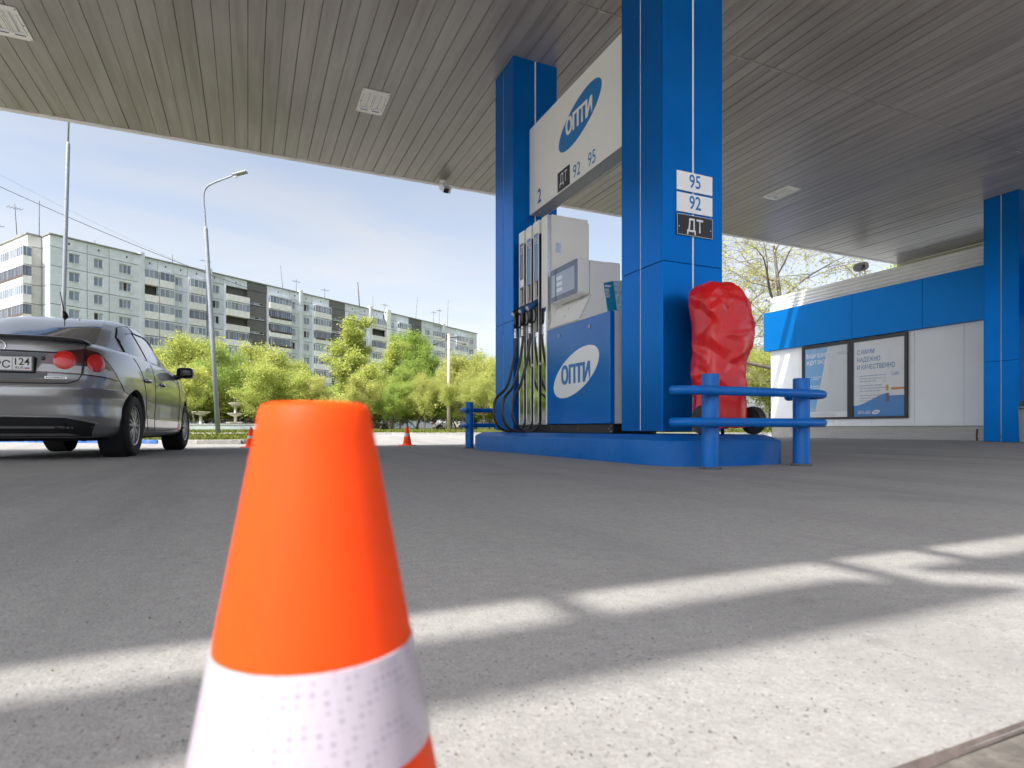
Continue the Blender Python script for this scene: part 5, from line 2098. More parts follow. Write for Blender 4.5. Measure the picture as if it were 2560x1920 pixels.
        mb.tube([(2.99, sg * 0.80, 0.945), (2.99, sg * 0.90, 0.965)], [0.035, 0.028], 10)
        mb.build('mirror_stalk', M_MIRR, t, local=True)
    # ---- rear screen: glass patch on the sloping back of the cabin
    fr_ = lambda s, z: surf_pt(CAB, s, z, 0.003) + Vector((0, 0, 0.002))
    mb = ruled(fr_, [(-0.60, 1.075), (0.0, 1.08), (0.60, 1.075)], [(-0.46, 1.365), (0.0, 1.385), (0.46, 1.365)], 26, 12)
    mb.build('rear_screen', M_CARGLASS if False else mat('rear_glass', (0.10, 0.11, 0.125), rough=0.04, spec=0.9, coat=1.0), t, local=True)
    fs = lambda s, z: surf_pt(CAB, s, z, 0.004)
    mb = ruled(lambda x, z: side_pt(CAB, x, z, 0.004), [(3.1, 0.99), (3.2, 1.0)], [(2.7, 1.3), (2.75, 1.3)], 3, 3)
    # windscreen: front patch mirrored from the outline's far end
    mb = MB()
    def wind(u, v):
        z = 1.0 + 0.36 * v
        xr, xf, w, e = lerp_slice(CAB, z)
        y = (u * 2 - 1) * w * 0.80
        xc, hx = (xr + xf) / 2, (xf - xr) / 2
        q = min(0.999, abs(y) / w)
        return (xc + hx * (1 - q ** e) ** (1 / e) + 0.004, y, z + 0.003)
    mb.grid(wind, 20, 8)
    mb.build('windscreen', M_CARGLASS, t, local=True)
    fb = lambda s, z: surf_pt(BODY, s, z, 0.003)
    # ---- tail lights
    for sg in (1, -1):
        def F(off):
            return lambda s, z: surf_pt(BODY, sg * s, z, off)
        lidred = ruled(F(0.004), [(0.255, 0.775), (0.610, 0.765)], [(0.370, 0.935), (0.627, 0.982)], 12, 8, flip=sg > 0)
        L1 = lidred.build('tail_light', M_REDD, t, local=True)
        fen = ruled(F(0.004), [(0.623, 0.765), (0.815, 0.755), (1.065, 0.735)], [(0.639, 0.984), (0.765, 0.965), (0.855, 0.90)], 18, 8, flip=sg > 0)
        L2 = fen.build('tail_light', M_REDD, t, local=True)
        ruled(F(0.0065), [(0.280, 0.785), (0.607, 0.775)], [(0.320, 0.842), (0.611, 0.838)], 14, 4, flip=sg > 0).build('clear_lens', M_CLEAR, L1, local=True)
        ruled(F(0.0065), [(0.627, 0.775), (0.815, 0.765), (1.030, 0.748)], [(0.631, 0.838), (0.795, 0.834), (0.940, 0.815)], 18, 4, flip=sg > 0).build('clear_lens', M_CLEAR, L2, local=True)
        for (cs, cz_, r_, LL) in ((0.485, 0.878, 0.084, L1), (0.735, 0.872, 0.088, L2)):
            for rr_2, o1, o2, mm in ((1.0, 0.010, 0.020, M_REDL), (0.62, 0.021, 0.023, mat('tail_red_core', (0.72, 0.016, 0.012), rough=0.2, coat=0.8, var=0.2, vscale=90))):
                mb = MB()
                def disc(u, v):
                    a = 2 * math.pi * u
                    rad = r_ * rr_2 * v
                    return surf_pt(BODY, sg * (cs + rad * math.cos(a)), cz_ + rad * 0.86 * math.sin(a), o1 + (o2 - o1) * (1 - v ** 3))
                mb.grid(disc, 36, 8, flip=sg < 0)
                mb.build('red_lamp', mm, LL, local=True)
    # ---- rear panel lines
    def line(pts, r=0.004, nm='panel_gap', off=0.001, mm=None):
        dense = [poly_at(pts, k / 40) for k in range(41)]
        mb = MB()
        mb.tube([surf_pt(BODY, s, z, off) for s, z in dense], r, 6)
        return mb.build(nm, mm or M_GAP, t, local=True)
    for sg in (1, -1):
        line([(sg * 0.655, 1.03), (sg * 0.633, 0.98), (sg * 0.617, 0.765), (sg * 0.59, 0.72), (sg * 0.52, 0.692), (sg * 0.30, 0.688), (0, 0.688)], 0.0045)
        line([(sg * 0.855, 0.905), (sg * 1.075, 0.735), (sg * 1.20, 0.66), (sg * 1.32, 0.635), (sg * 1.46, 0.622)], 0.0035)
    # plate recess
    rec = ruled(fb, [(-0.36, 0.735), (-0.2, 0.722), (0.2, 0.722), (0.36, 0.735)], [(-0.40, 0.928), (0.0, 0.932), (0.40, 0.928)], 20, 5, flip=True)
    rc = rec.build('plate_recess', mat('recess_dark', (0.02, 0.022, 0.026), rough=0.25, coat=0.5), t, local=True)
    line([(-0.43, 0.935), (0.0, 0.94), (0.43, 0.935)], 0.006, 'recess_lip', 0.004)
    xr = surf_pt(BODY, 0, 0.83, 0.02).x
    MB().box(xr - 0.012, xr + 0.004, -0.275, 0.275, 0.770, 0.898).build('plate_holder', M_BLACK, t, local=True, bevel=0.004)
    xp_ = xr - 0.0135
    npl = MB().box(xp_, xp_ + 0.002, -0.26, 0.26, 0.782, 0.892).build('number_plate', mat('plate_reflective', (0.70, 0.70, 0.70), rough=0.35), t, local=True, bevel=0.0006, bseg=1)
    if detail:
        mk = mat('plate_ink', (0.01, 0.01, 0.011), rough=0.5)
        mb = MB()
        for (a, b_, c, d) in ((-0.257, 0.257, 0.784, 0.787), (-0.257, 0.257, 0.887, 0.890), (0.254, 0.257, 0.784, 0.890), (-0.257, -0.254, 0.784, 0.890), (-0.118, -0.115, 0.784, 0.890)):
            mb.box(xp_ - 0.0005, xp_, a, b_, c, d)
        mb.build('plate_border', mk, npl, local=True)
        # reader's right is local -y
        text('plate_letters', 'РС', npl, (xp_, -0.043, 0.803), (0, -1, 0), ZD, 0.06, mk, bold=0.012, capfit=0.058, depth=0.0008, fit=0.115)
        text('plate_region', '124', npl, (xp_, -0.182, 0.826), (0, -1, 0), ZD, 0.06, mk, bold=0.012, capfit=0.054, depth=0.0008, fit=0.108)
        text('plate_country', 'RUS', npl, (xp_, -0.168, 0.796), (0, -1, 0), ZD, 0.03, mk, bold=0.01, capfit=0.018, depth=0.0008, fit=0.058)
        for q, mm in enumerate((M_PRINTWHITE, M_PRINTBLUE, M_REDL)):
            MB().box(xp_ - 0.0012, xp_ - 0.0003, -0.243, -0.205, 0.808 - 0.006 * q, 0.8138 - 0.006 * q).build('plate_flag', mm, npl, local=True)
        # badge
        c = surf_pt(BODY, 0.43, 0.735, 0.006)
        c2 = surf_pt(BODY, 0.35, 0.735, 0.006)
        c3 = surf_pt(BODY, 0.51, 0.735, 0.006)
        dirx = (c3 - c2).normalized()
        nrm = Vector((0, 0, 1)).cross(dirx)
        MB().obox(c, dirx, (0, 0, 1), nrm, 0.082, 0.010, 0.003).build('badge_plate', mat('badge_chrome', (0.6, 0.62, 0.64), rough=0.15, metal=1.0), t, local=True)
        text('badge_lettering', 'HYBRID', t, c + Vector((-0.0045, 0, -0.006)), dirx, ZD, 0.02, mat('badge_ink', (0.03, 0.045, 0.09), rough=0.3), bold=0.02, capfit=0.013, depth=0.001, fit=0.14)
        # round emblem at the middle of the boot lid
        xe = surf_pt(BODY, 0, 0.975, 0.004).x
        mb = MB()
        mb.tube([(xe, 0.05 * math.cos(a), 0.972 + 0.042 * math.sin(a)) for a in np.linspace(0, 2 * math.pi, 25)], 0.006, 6)
        mb.build('emblem_ring', mat('badge_chrome', (0.6, 0.62, 0.64)), t, local=True)
        # boot lock button
        c = surf_pt(BODY, 0.33, 0.885, 0.004)
        mb = MB()
        mb.lathe([(0.016, -0.003), (0.012, -0.006), (0.0, -0.006)], 16, c, axis='x')
        mb.build('boot_lock', M_BLACK, t, local=True)
    # lip spoiler along the boot edge
    mb = MB()
    def lip(u, v):
        s = (u * 2 - 1) * 0.70
        edge = min(1.0, (1 - abs(u * 2 - 1)) * 9)
        a = 2 * math.pi * v
        b0 = surf_pt(BODY, s, 1.028, 0.0)
        h = 0.030 * edge + 0.003
        return (b0.x + 0.028 - 0.058 * math.cos(a) * (0.4 + 0.6 * edge), b0.y, 1.040 + h * math.sin(a) * 0.55 + 0.012 * edge)
    mb.grid(lip, 60, 12)
    mb.build('boot_spoiler', mat('spoiler_dark', (0.06, 0.06, 0.062), rough=0.3, metal=0.4, coat=0.6), t, local=True)
    # bumper: crease highlight, lower black valance, exhaust
    line([(-1.25, 0.655), (-0.8, 0.662), (0, 0.665), (0.8, 0.662), (1.25, 0.655)], 0.006, 'bumper_crease', -0.001, pm)
    vl = ruled(lambda s, z: surf_pt(BODY, s, z, 0.003), [(-0.66, 0.215), (0.0, 0.21), (0.66, 0.215)], [(-0.74, 0.335), (-0.5, 0.385), (0.0, 0.392), (0.5, 0.385), (0.74, 0.335)], 40, 5, flip=True)
    vl.build('bumper_valance', M_UNDER, t, local=True)
    line([(-0.76, 0.335), (-0.5, 0.392), (0.0, 0.40), (0.5, 0.392), (0.76, 0.335)], 0.008, 'valance_lip', 0.003, mat('valance_lip', (0.30, 0.30, 0.31), rough=0.3, metal=0.6))
    mb = MB()
    mb.tube([(0.07, -0.46, 0.315), (0.14, -0.46, 0.315), (0.5, -0.46, 0.30)], 0.042, 20, cap=False)
    mb.tube([(0.075, -0.46, 0.315), (0.5, -0.46, 0.30)], 0.037, 20, cap=False)
    mb.build('exhaust_tip', mat('exhaust_steel', (0.16, 0.14, 0.12), rough=0.35, metal=0.9, var=0.3, vscale=20), t, local=True)
    mb = MB()
    mb.tube([(0.35, -0.46, 0.29), (0.75, -0.44, 0.27)], 0.11, 16)
    mb.build('silencer', M_UNDER, t, local=True)
    # roof aerial
    mb = MB()
    mb.tube([(1.62, 0, 1.42), (1.60, 0, 1.455), (1.56, 0, 1.47)], [0.03, 0.022, 0.012], 10)
    mb.tube([(1.575, 0, 1.465), (1.46, 0, 1.64)], [0.006, 0.005], 8)
    mb.build('roof_aerial', mat('aerial_black', (0.03, 0.008, 0.012), rough=0.5), t, local=True)
    # headlamps at the nose
    for sg in (1, -1):
        mb = MB()
        def hl(u, v):
            z = 0.66 + 0.13 * v
            y = sg * (0.36 + 0.40 * u)
            xr_, xf_, w_, e_ = lerp_slice(BODY, z)
            q = min(0.985, abs(y) / w_)
            return ((xr_ + xf_) / 2 + (xf_ - xr_) / 2 * (1 - q ** e_) ** (1 / e_) + 0.004, y * (1 - 0.06 * u), z)
        mb.grid(hl, 12, 5, flip=sg < 0)
        mb.build('headlight', M_CLEAR, t, local=True)
    # taller upper body: stretch everything above the bumper line
    for ch in t.children_recursive:
        if ch.type != 'MESH':
            continue
        me = ch.data
        n = len(me.vertices)
        co = np.zeros(n * 3, np.float32)
        me.vertices.foreach_get('co', co)
        co = co.reshape(-1, 3)
        hi = co[:, 2] > 0.66
        co[hi, 2] += 0.15 * (co[hi, 2] - 0.66)
        me.vertices.foreach_set('co', co.ravel())
        me.update()
    t.location, t.rotation_euler = loc, (0, 0, rotz)
    return t


CAR_HEAD = R(85.0)
car = build_car('grey saloon car with twin round red tail lights at the left edge', (-2.01, 6.50, 0.0), CAR_HEAD)

# ================================================================== apartment block
# facade line given in metres right of / ahead of the standpoint
FA = Vector((-68.6, 88.0))
FB = Vector((-10.1, 181.0))
FE = (FB - FA).normalized()
FLEN = (FB - FA).length
FN = Vector((FE.y, -FE.x))            # towards the viewer's side
A3 = rf(FA.x, FA.y)
e3 = (rf(FB.x, FB.y) - A3).normalized()
n3 = (rf(FA.x + FN.x, FA.y + FN.y) - A3).normalized()
BROT = math.atan2(e3.y, e3.x)         # local x along the facade; local -y faces the viewer


def s_of(px):
    """distance along the facade seen in a given direction (photo column)"""
    u = (px - 1280) / 1482
    dr, dd = FB.x - FA.x, FB.y - FA.y
    t = (u * FA.y - FA.x) / (dr - u * dd)
    return t * FLEN


M_CONC = mat('panel_concrete', (0.67, 0.71, 0.755), rough=0.9, var=0.10, vscale=0.8, rand=0.07, dirt=(0.54, 0.58, 0.61), dirt_amt=0.6, dirt_scale=0.5, bump=0.2, bscale=20, spec=0.2)
M_CONCL = mat('panel_concrete_warm', (0.62, 0.61, 0.55), rough=0.9, var=0.12, vscale=1.5, rand=0.07, dirt=(0.30, 0.30, 0.26), dirt_amt=0.5, dirt_scale=0.8, spec=0.2)
M_DARKP = mat('stair_panel_dark', (0.16, 0.16, 0.16), rough=0.95, var=0.15, vscale=2, rand=0.10, dirt=(0.16, 0.155, 0.145), dirt_amt=0.5, dirt_scale=2, spec=0.2)
M_BALW = mat('balcony_white', (0.82, 0.82, 0.80), rough=0.8, var=0.10, vscale=1.5, rand=0.12, dirt=(0.6, 0.58, 0.54), dirt_amt=0.5, dirt_scale=1.2, spec=0.2)
M_WFRAME = mat('window_frame_white', (0.68, 0.69, 0.70), rough=0.5, rand=0.08)
M_BFRAME = mat('window_frame_brown', (0.09, 0.055, 0.04), rough=0.6, rand=0.3)
M_PANE = mat('window_pane', (0.10, 0.14, 0.20), rough=0.04, spec=0.9, coat=1.0, rand=0.55)
M_CURT = mat('window_pane_curtain', (0.22, 0.26, 0.31), rough=0.06, spec=0.8, coat=1.0, rand=0.3)
M_DARKIN = mat('window_open_dark', (0.02, 0.02, 0.02), rough=0.6)
M_ROOFLIP = mat('roof_lip', (0.30, 0.30, 0.28), rough=0.9, var=0.2, vscale=2)
M_BRICKY = mat('balcony_brick', (0.25, 0.11, 0.06), rough=0.9, var=0.25, vscale=6)

M_JOINT = mat('joint_dark', (0.10, 0.105, 0.10), rough=0.95)  # dark core tone that shows as lines in the panel joints
ROOF_Z = 29.25
SH = 2.84
Z_TOP = 27.35
block = thing('apartment_block', 'long nine storey grey panel apartment block behind the trees', 'building', (A3.x, A3.y, 0), BROT)
DEPTH = 13.0
# core mass behind the facade skin, a little inside every panel
MB().box(0.3, FLEN - 0.05, 1.35, DEPTH, 0, ROOF_Z - 0.5).build('core', M_JOINT, block, local=True)

_panel_cache = {}


def panel(parent, x, w, z, h, hole=None, m=None, y=0.0):
    """wall panel with an optional window opening (x0,x1,z0,z1 inside the panel), reveals included"""
    m = m or M_CONC
    key = (round(w, 3), round(h, 3), hole and tuple(round(q, 3) for q in hole), m.name)
    if key not in _panel_cache:
        mb = MB()
        g = 0.085
        x0, x1, z0, z1 = g / 2, w - g / 2, g / 2, h - g / 2
        D = 0.30
        if hole is None:
            mb.face([(x0, 0, z0), (x1, 0, z0), (x1, 0, z1), (x0, 0, z1)])
        else:
            a, b, c, d = hole
            O = [(x0, z0), (x1, z0), (x1, z1), (x0, z1)]
            I = [(a, c), (b, c), (b, d), (a, d)]
            for k in range(4):
                k2 = (k + 1) % 4
                mb.face([(O[k][0], 0, O[k][1]), (O[k2][0], 0, O[k2][1]), (I[k2][0], 0, I[k2][1]), (I[k][0], 0, I[k][1])])
                mb.face([(I[k][0], 0, I[k][1]), (I[k2][0], 0, I[k2][1]), (I[k2][0], D, I[k2][1]), (I[k][0], D, I[k][1])])
        O = [(x0, z0), (x1, z0), (x1, z1), (x0, z1)]
        for k in range(4):
            k2 = (k + 1) % 4
            mb.face([(O[k2][0], 0, O[k2][1]), (O[k][0], 0, O[k][1]), (O[k][0], 0.25, O[k][1]), (O[k2][0], 0.25, O[k2][1])])
        o = mb.build('wall_panel', m, parent, local=True)
        _panel_cache[key] = o.data
    else:
        o = inst('wall_panel', _panel_cache[key], parent)
    o.location = (x, y, z)
    return o


_win_cache = {}


def window(parent, x, z, w, h, n, y=0.14, fm=None, seed=0, nm='window'):
    """frame with n lights; panes as sub-part"""
    fm = fm or M_WFRAME
    rnd = random.Random(seed * 7919 + 13)
    key = (round(w, 3), round(h, 3), n, fm.name)
    if key not in _win_cache:
        mb = MB()
        t = 0.085
        mb.box(0, w, 0, 0.06, 0, t)
        mb.box(0, w, 0, 0.06, h - t, h)
        for k in range(n + 1):
            xx = (w - t) * k / n
            mb.box(xx, xx + t, -0.003, 0.063, 0.002, h - 0.002)
        mb.box(-0.08, w + 0.08, -0.20, 0.0, -0.05, -0.01)
        o = mb.build(nm, fm, parent, local=True)
        _win_cache[key] = o.data
    else:
        o = inst(nm, _win_cache[key], parent)
    o.location = (x, y, z)
    for k in range(n):
        mk = ('pane', round(w, 3), round(h, 3), n)
        if mk not in _win_cache:
            mb = MB()
            a = (w - 0.085) / n
            mb.face([(0.03, 0, 0.03), (a + 0.055, 0, 0.03), (a + 0.055, 0, h - 0.03), (0.03, 0, h - 0.03)])
            p = mb.build('pane', M_PANE, o, local=True)
            _win_cache[mk] = p.data
        else:
            p = inst('pane', _win_cache[mk], o)
        p.location = ((w - 0.085) / n * k, 0.035, 0)
        q = rnd.random()
        mm = M_PANE if q < 0.58 else (M_CURT if q < 0.9 else M_DARKIN)
        if mm is not M_PANE:
            p.material_slots[0].link = 'OBJECT'
            p.material_slots[0].material = mm
    return o


_bal_cache = {}


def balcony(parent, x, z, w, style, seed, proj=0.9, y=0.0):
    """balcony: white parapet with glazing of one style above it"""
    rnd = random.Random(seed)
    key = ('par', round(w, 3), round(proj, 3))
    if key not in _bal_cache:
        mb = MB()
        mb.box(0, w, -proj, -proj + 0.10, -0.15, 1.02)
        mb.box(0, 0.10, -proj + 0.10, 0.25, -0.15, 1.02)
        mb.box(w - 0.10, w, -proj + 0.10, 0.25, -0.15, 1.02)
        mb.box(0.10, w - 0.10, -proj + 0.10, 0.25, -0.15, 0.0)
        b = mb.build('balcony', M_BALW, parent, local=True)
        _bal_cache[key] = b.data
    else:
        b = inst('balcony', _bal_cache[key], parent)
    b.location = (x, y, z)
    if style == 'open':
        mb = MB()
        mb.tube([(0.05, -proj + 0.05, 1.30), (w - 0.05, -proj + 0.05, 1.30)], 0.03, 6)
        for k in range(8):
            xx = 0.05 + (w - 0.1) * k / 7
            mb.tube([(xx, -proj + 0.05, 1.0), (xx, -proj + 0.05, 1.30)], 0.02, 5)
        mb.build('railing', M_BFRAME, b, local=True)
        mb = MB()
        mb.face([(0.2, 0.75, 0.0), (w - 0.2, 0.75, 0.0), (w - 0.2, 0.75, 2.6), (0.2, 0.75, 2.6)])
        mb.build('back_wall', M_CONCL, b, local=True)
        wn_ = MB()
        wn_.box(w * 0.3, w * 0.7, 0.68, 0.74, 0.8, 2.2)
        wn_.build('back_window', M_CURT, b, local=True)
        return b
    fm = {'white': M_WFRAME, 'brown': M_BFRAME, 'dark': M_BFRAME}[style]
    n = max(3, int(round(w / (0.75 if style == 'white' else 0.5))))
    h = 1.42
    key = ('fr', round(w, 3), style, n, round(proj, 3))
    if key not in _bal_cache:
        mb = MB()
        t = 0.07
        z0 = 1.022
        mb.box(0.0, w, -proj, -proj + 0.07, z0, z0 + t)
        mb.box(0.0, w, -proj, -proj + 0.07, z0 + h - t, z0 + h)
        for k in range(n + 1):
            xx = (w - t) * k / n
            mb.box(xx, xx + t, -proj - 0.003, -proj + 0.073, z0 + 0.002, z0 + h - 0.002)
        for xx in (0.0, w - 0.07):
            mb.box(xx, xx + 0.07, -proj + 0.073, 0.25, z0, z0 + t)
            mb.box(xx, xx + 0.07, -proj + 0.073, 0.25, z0 + h - t, z0 + h)
            mb.box(xx, xx + 0.07, -proj * 0.45, -proj * 0.45 + t, z0 + t, z0 + h - t)
        if style == 'brown':
            mb.box(0.0, w, -proj - 0.02, -proj - 0.004, 0.72, z0 + 0.01)
        f = mb.build('glazing_frame', fm, b, local=True)
        _bal_cache[key] = f.data
    else:
        f = inst('glazing_frame', _bal_cache[key], b)
    for k in range(n):
        key = ('gl', round(w, 3), n, round(proj, 3))
        if key not in _bal_cache:
            mb = MB()
            a = (w - 0.07) / n
            mb.face([(0.035, -proj + 0.035, 1.05), (a + 0.035, -proj + 0.035, 1.05), (a + 0.035, -proj + 0.035, 2.40), (0.035, -proj + 0.035, 2.40)])
            p = mb.build('glazing', M_PANE, b, local=True)
            _bal_cache[key] = p.data
        else:
            p = inst('glazing', _bal_cache[key], b)
        p.location = ((w - 0.07) / n * k, 0, 0)
        q = rnd.random()
        mm = M_CURT if q < (0.55 if style == 'white' else 0.35) else M_PANE
        if mm is not M_PANE:
            p.material_slots[0].link = 'OBJECT'
            p.material_slots[0].material = mm
    key = ('glside', round(proj, 3))
    for xx in (0.036, w - 0.034):
        if key not in _bal_cache:
            mb = MB()
            mb.face([(0, -proj + 0.05, 1.05), (0, 0.25, 1.05), (0, 0.25, 2.40), (0, -proj + 0.05, 2.40)])
            p = mb.build('side_glazing', M_PANE, b, local=True)
            _bal_cache[key] = p.data
        else:
            p = inst('side_glazing', _bal_cache[key], b)
        p.location = (xx, 0, 0)
    # recess behind
    key = ('soff', round(w, 3), round(proj, 3))
    if key not in _bal_cache:
        mb = MB()
        mb.box(0.0, w, -proj, 0.25, 2.445, 2.55)
        p = mb.build('balcony_head', M_CONC, b, local=True)
        _bal_cache[key] = p.data
    else:
        inst('balcony_head', _bal_cache[key], b)
    return b


# bays from left to right: (photo columns that bound it, kind, window as fraction of bay and number of lights)
BAYS = [
    (124.4, 218, 'w', (0.50, 0.80), 2), (218, 273, 'w', (0.30, 0.72), 2), (273, 359, 'w', (0.28, 0.64), 3),
    (359, 399, 'b', None, 0), (399, 438.5, 'b', None, 0), (438.5, 474.5, 'w', (0.14, 0.66), 2), (474.5, 517, 'b', None, 0), (517, 566, 'w', (0.40, 0.76), 2),
    (566, 624, 'b', None, 0), (624, 673, 'd', None, 0), (673, 729, 'b', None, 0), (729, 755, 'w', (0.04, 0.58), 2), (755, 786, 'w', (0.34, 0.80), 2), (786, 828.5, 'b', None, 0),
    (828.5, 868, 'd', None, 0), (868, 904, 'w', (0.26, 0.76), 3), (904, 930, 'w', (0.28, 0.70), 2), (930, 964, 'b', None, 0), (964, 992, 'w', (0.42, 0.82), 2), (992, 1023, 'b', None, 0),
    (1023, 1055, 'd', None, 0), (1055, 1085, 'w', (0.3, 0.7), 2), (1085, 1112, 'b', None, 0), (1112, 1140, 'w', (0.3, 0.7), 2), (1140, 1170, 'b', None, 0), (1170, 1197, 'w', (0.3, 0.7), 2)]
styles = {3: 'wowww', 4: 'wwwww', 6: 'wwdww', 8: 'owodw', 10: 'wbbbw', 13: 'wwbww', 17: 'wodww', 19: 'wwwww', 22: 'wwwww', 24: 'wwwww'}
SMAP = {'w': 'white', 'o': 'open', 'b': 'brown', 'd': 'dark'}
FLOORS = 7
for bi, (pa, pb, kind, wf, nl) in enumerate(BAYS):
    sa, sb = s_of(pa), s_of(pb)
    w = sb - sa
    yoff = 0.0 if bi < 3 else 0.75
    if 18 <= bi <= 21:
        yoff = 0.2
    far = bi >= 20
    # attic panel under the parapet
    panel(block, sa, w, Z_TOP, 1.72, None, M_DARKP if kind == 'd' else M_CONC, yoff)
    if kind != 'd' and bi < 18:
        mb = MB().box(sa + w * 0.48, sa + w * 0.48 + 0.22, yoff - 0.012, yoff - 0.002, Z_TOP + 0.75, Z_TOP + 1.08)
        mb.build('attic_vent', M_DARKIN, block, local=True)
    for k in range(FLOORS):
        z = Z_TOP - SH * (k + 1)
        if kind == 'w':
            hole = (w * wf[0], w * wf[1], 0.95, 2.42)
            panel(block, sa, w, z, SH, hole, M_CONC, yoff)
            window(block, sa + hole[0], z + hole[2], hole[1] - hole[0], hole[3] - hole[2], nl, yoff + 0.13, seed=bi * 31 + k)
        elif kind == 'd':
            hole = (w * 0.14, w * 0.86, 0.2, 0.72)
            panel(block, sa, w, z, SH, hole, M_DARKP, yoff)
            window(block, sa + hole[0], z + hole[2], hole[1] - hole[0], hole[3] - hole[2], 3, yoff + 0.13, seed=bi * 31 + k)
        else:
            st_ = SMAP[styles[bi][min(k, 4)]]
            balcony(block, sa + 0.08, z + 0.10, w - 0.16, st_, bi * 17 + k, proj=0.75 if bi < 8 else 0.95, y=yoff)
            MB().box(sa - 0.06, sa + 0.07, yoff - 0.55, yoff + 0.3, z, z + SH).build('pier', M_CONC, block, local=True)
            if st_ != 'open':
                pass
# ground-floor zone below the built storeys
MB().box(0.0, FLEN, 0.76, 1.3, 0.0, Z_TOP - SH * FLOORS).build('lower_wall', M_CONC, block, local=True)
# roof edge, with steps at the section joints
secs = [(124.4, 352, 0.0), (352, 526, 0.75), (526, 755, 0.75), (755, 930, 0.75), (930, 964, 0.75), (964, 1112, 0.2), (1112, 1197, 0.75)]
for (pa, pb, yo) in secs:
    sa, sb = s_of(pa), s_of(pb)
    MB().box(sa - 0.05, sb + 0.05, yo - 0.22, yo + 0.6, ROOF_Z - 0.18, ROOF_Z).build('roof_edge', M_ROOFLIP, block, local=True)
    MB().box(sa, sb, yo + 0.05, yo + 0.5, ROOF_Z - 0.5, ROOF_Z - 0.181).build('parapet', M_CONC, block, local=True)
for px_, yo in ((355.5, 0.35), (527, 0.5), (755, 0.6), (929, 0.55)):
    s_ = s_of(px_)
    MB().box(s_ - 0.35, s_ + 0.35, yo - 0.45, yo + 0.5, 0, ROOF_Z + 0.35).build('joint_pier', M_CONC, block, local=True)
s_ = s_of(969)
MB().box(s_ - 0.5, s_ + 0.9, -0.3, 0.3, 0, ROOF_Z + 0.5).build('joint_pier', M_BALW, block, local=True)
s_ = s_of(1110)
MB().box(s_ - 0.5, s_ + 0.5, -0.1, 0.6, 0, ROOF_Z + 0.3).build('joint_pier', M_CONC, block, local=True)
# left end: narrow return, projecting pier and end wall with loggias
for k in range(-1, FLOORS):
    z, h = (Z_TOP, 1.72) if k < 0 else (Z_TOP - SH * (k + 1), SH)
    o = panel(block, 0, 2.75, z, h, None, M_CONC, 0)
    o.location = (0, 2.75, z)
    o.rotation_euler = (0, 0, -math.pi / 2)
    panel(block, -1.8, 1.8, z, h, None, M_CONCL, 2.75)
    o = panel(block, 0, 14.0, z, h, None, M_BALW, 0)
    o.location = (-1.8, 16.75, z)
    o.rotation_euler = (0, 0, -math.pi / 2)
    if k >= 0:
        bo = balcony(block, 0, z + 0.1, 10.0, ('white', 'brown', 'white', 'brown', 'white', 'brown', 'white')[k], 900 + k, proj=0.8)
        bo.location = (-1.8, 12.0, z + 0.1)
        bo.rotation_euler = (0, 0, -math.pi / 2)
MB().box(-1.6, 0.2, 3.05, 16.6, 0, ROOF_Z - 0.2).build('core', M_JOINT, block, local=True)
MB().box(-2.0, 0.3, 2.6, 16.9, ROOF_Z - 0.18, ROOF_Z + 0.02).build('roof_edge', M_ROOFLIP, block, local=True)
MB().box(-0.15, 0.4, -0.1, 2.6, ROOF_Z - 0.18, ROOF_Z + 0.01).build('roof_edge', M_ROOFLIP, block, local=True)

# roof aerials
M_AER = mat('aerial_steel', (0.07, 0.07, 0.08), rough=0.6)


def roof_aerial(px_, h, label, kind=0, lean=0.0, back=2.0):
    s_ = s_of(px_)
    p = A3 + e3 * s_ - n3 * back
    t = thing('roof_aerial', label, 'aerial', (p.x, p.y, ROOF_Z - 0.3), BROT, 'aerials on the apartment roof')
    mb = MB()
    mb.tube([(0, 0, 0), (lean * h, 0, h + 0.3)], 0.045 if kind != 2 else 0.12, 6)
    mb.build('mast', M_AER, t, local=True)
    if kind in (0, 3):
        mb = MB()
        n = 5 if kind == 0 else 3
        mb.tube([(-0.9 + lean * h, 0.2, h * 0.92), (0.9 + lean * h, -0.2, h * 0.92)], 0.03, 5)
        for k in range(n):
            x = -0.8 + 1.6 * k / (n - 1)
            mb.tube([(x + lean * h, -0.7, h * 0.92), (x + lean * h, 0.7, h * 0.92)], 0.02, 5)
        mb.build('dipoles', M_AER, t, local=True)
    return t


roof_aerial(50, 2.2, 'low branching aerial on the roof above the left end wall', 0, 0.0, 9.0)
roof_aerial(70, 4.2, 'tall crooked aerial on the left end of the roof', 0, -0.06, 4.0)
roof_aerial(112.5, 5.0, 'thin tall mast aerial just left of the block corner', 1)
roof_aerial(252, 1.0, 'short stub aerial above the second window column', 1)
roof_aerial(447, 1.8, 'thin aerial above the glazed balconies near the bent lamp post', 1)
roof_aerial(530, 2.6, 'small aerial beside the joint pier next to the bent lamp post', 0)
roof_aerial(723, 5.0, 'leaning whip aerial above the brown balconies', 1, -0.12)
roof_aerial(756, 3.0, 'stub aerial with cross bars on the second joint', 3)
roof_aerial(827, 2.6, 'small cross aerial above the first poplar', 3)
roof_aerial(914, 6.0, 'thick leaning pole on the roof right of the poplar', 2, -0.1)
roof_aerial(947, 3.4, 'thin aerial left of the white end pier', 1)
roof_aerial(977, 2.6, 'dish and cross aerial on the white end pier', 3)
roof_aerial(1053, 6.5, 'leaning whip aerial above the green poplars', 1, 0.12)
roof_aerial(1098, 4.0, 'cross aerial left of the concrete pole', 3)
roof_aerial(1112, 5.0, 'cross aerial directly above the concrete pole', 0)
roof_aerial(1132, 8.0, 'tallest thin aerial right of the concrete pole', 1, 0.05)

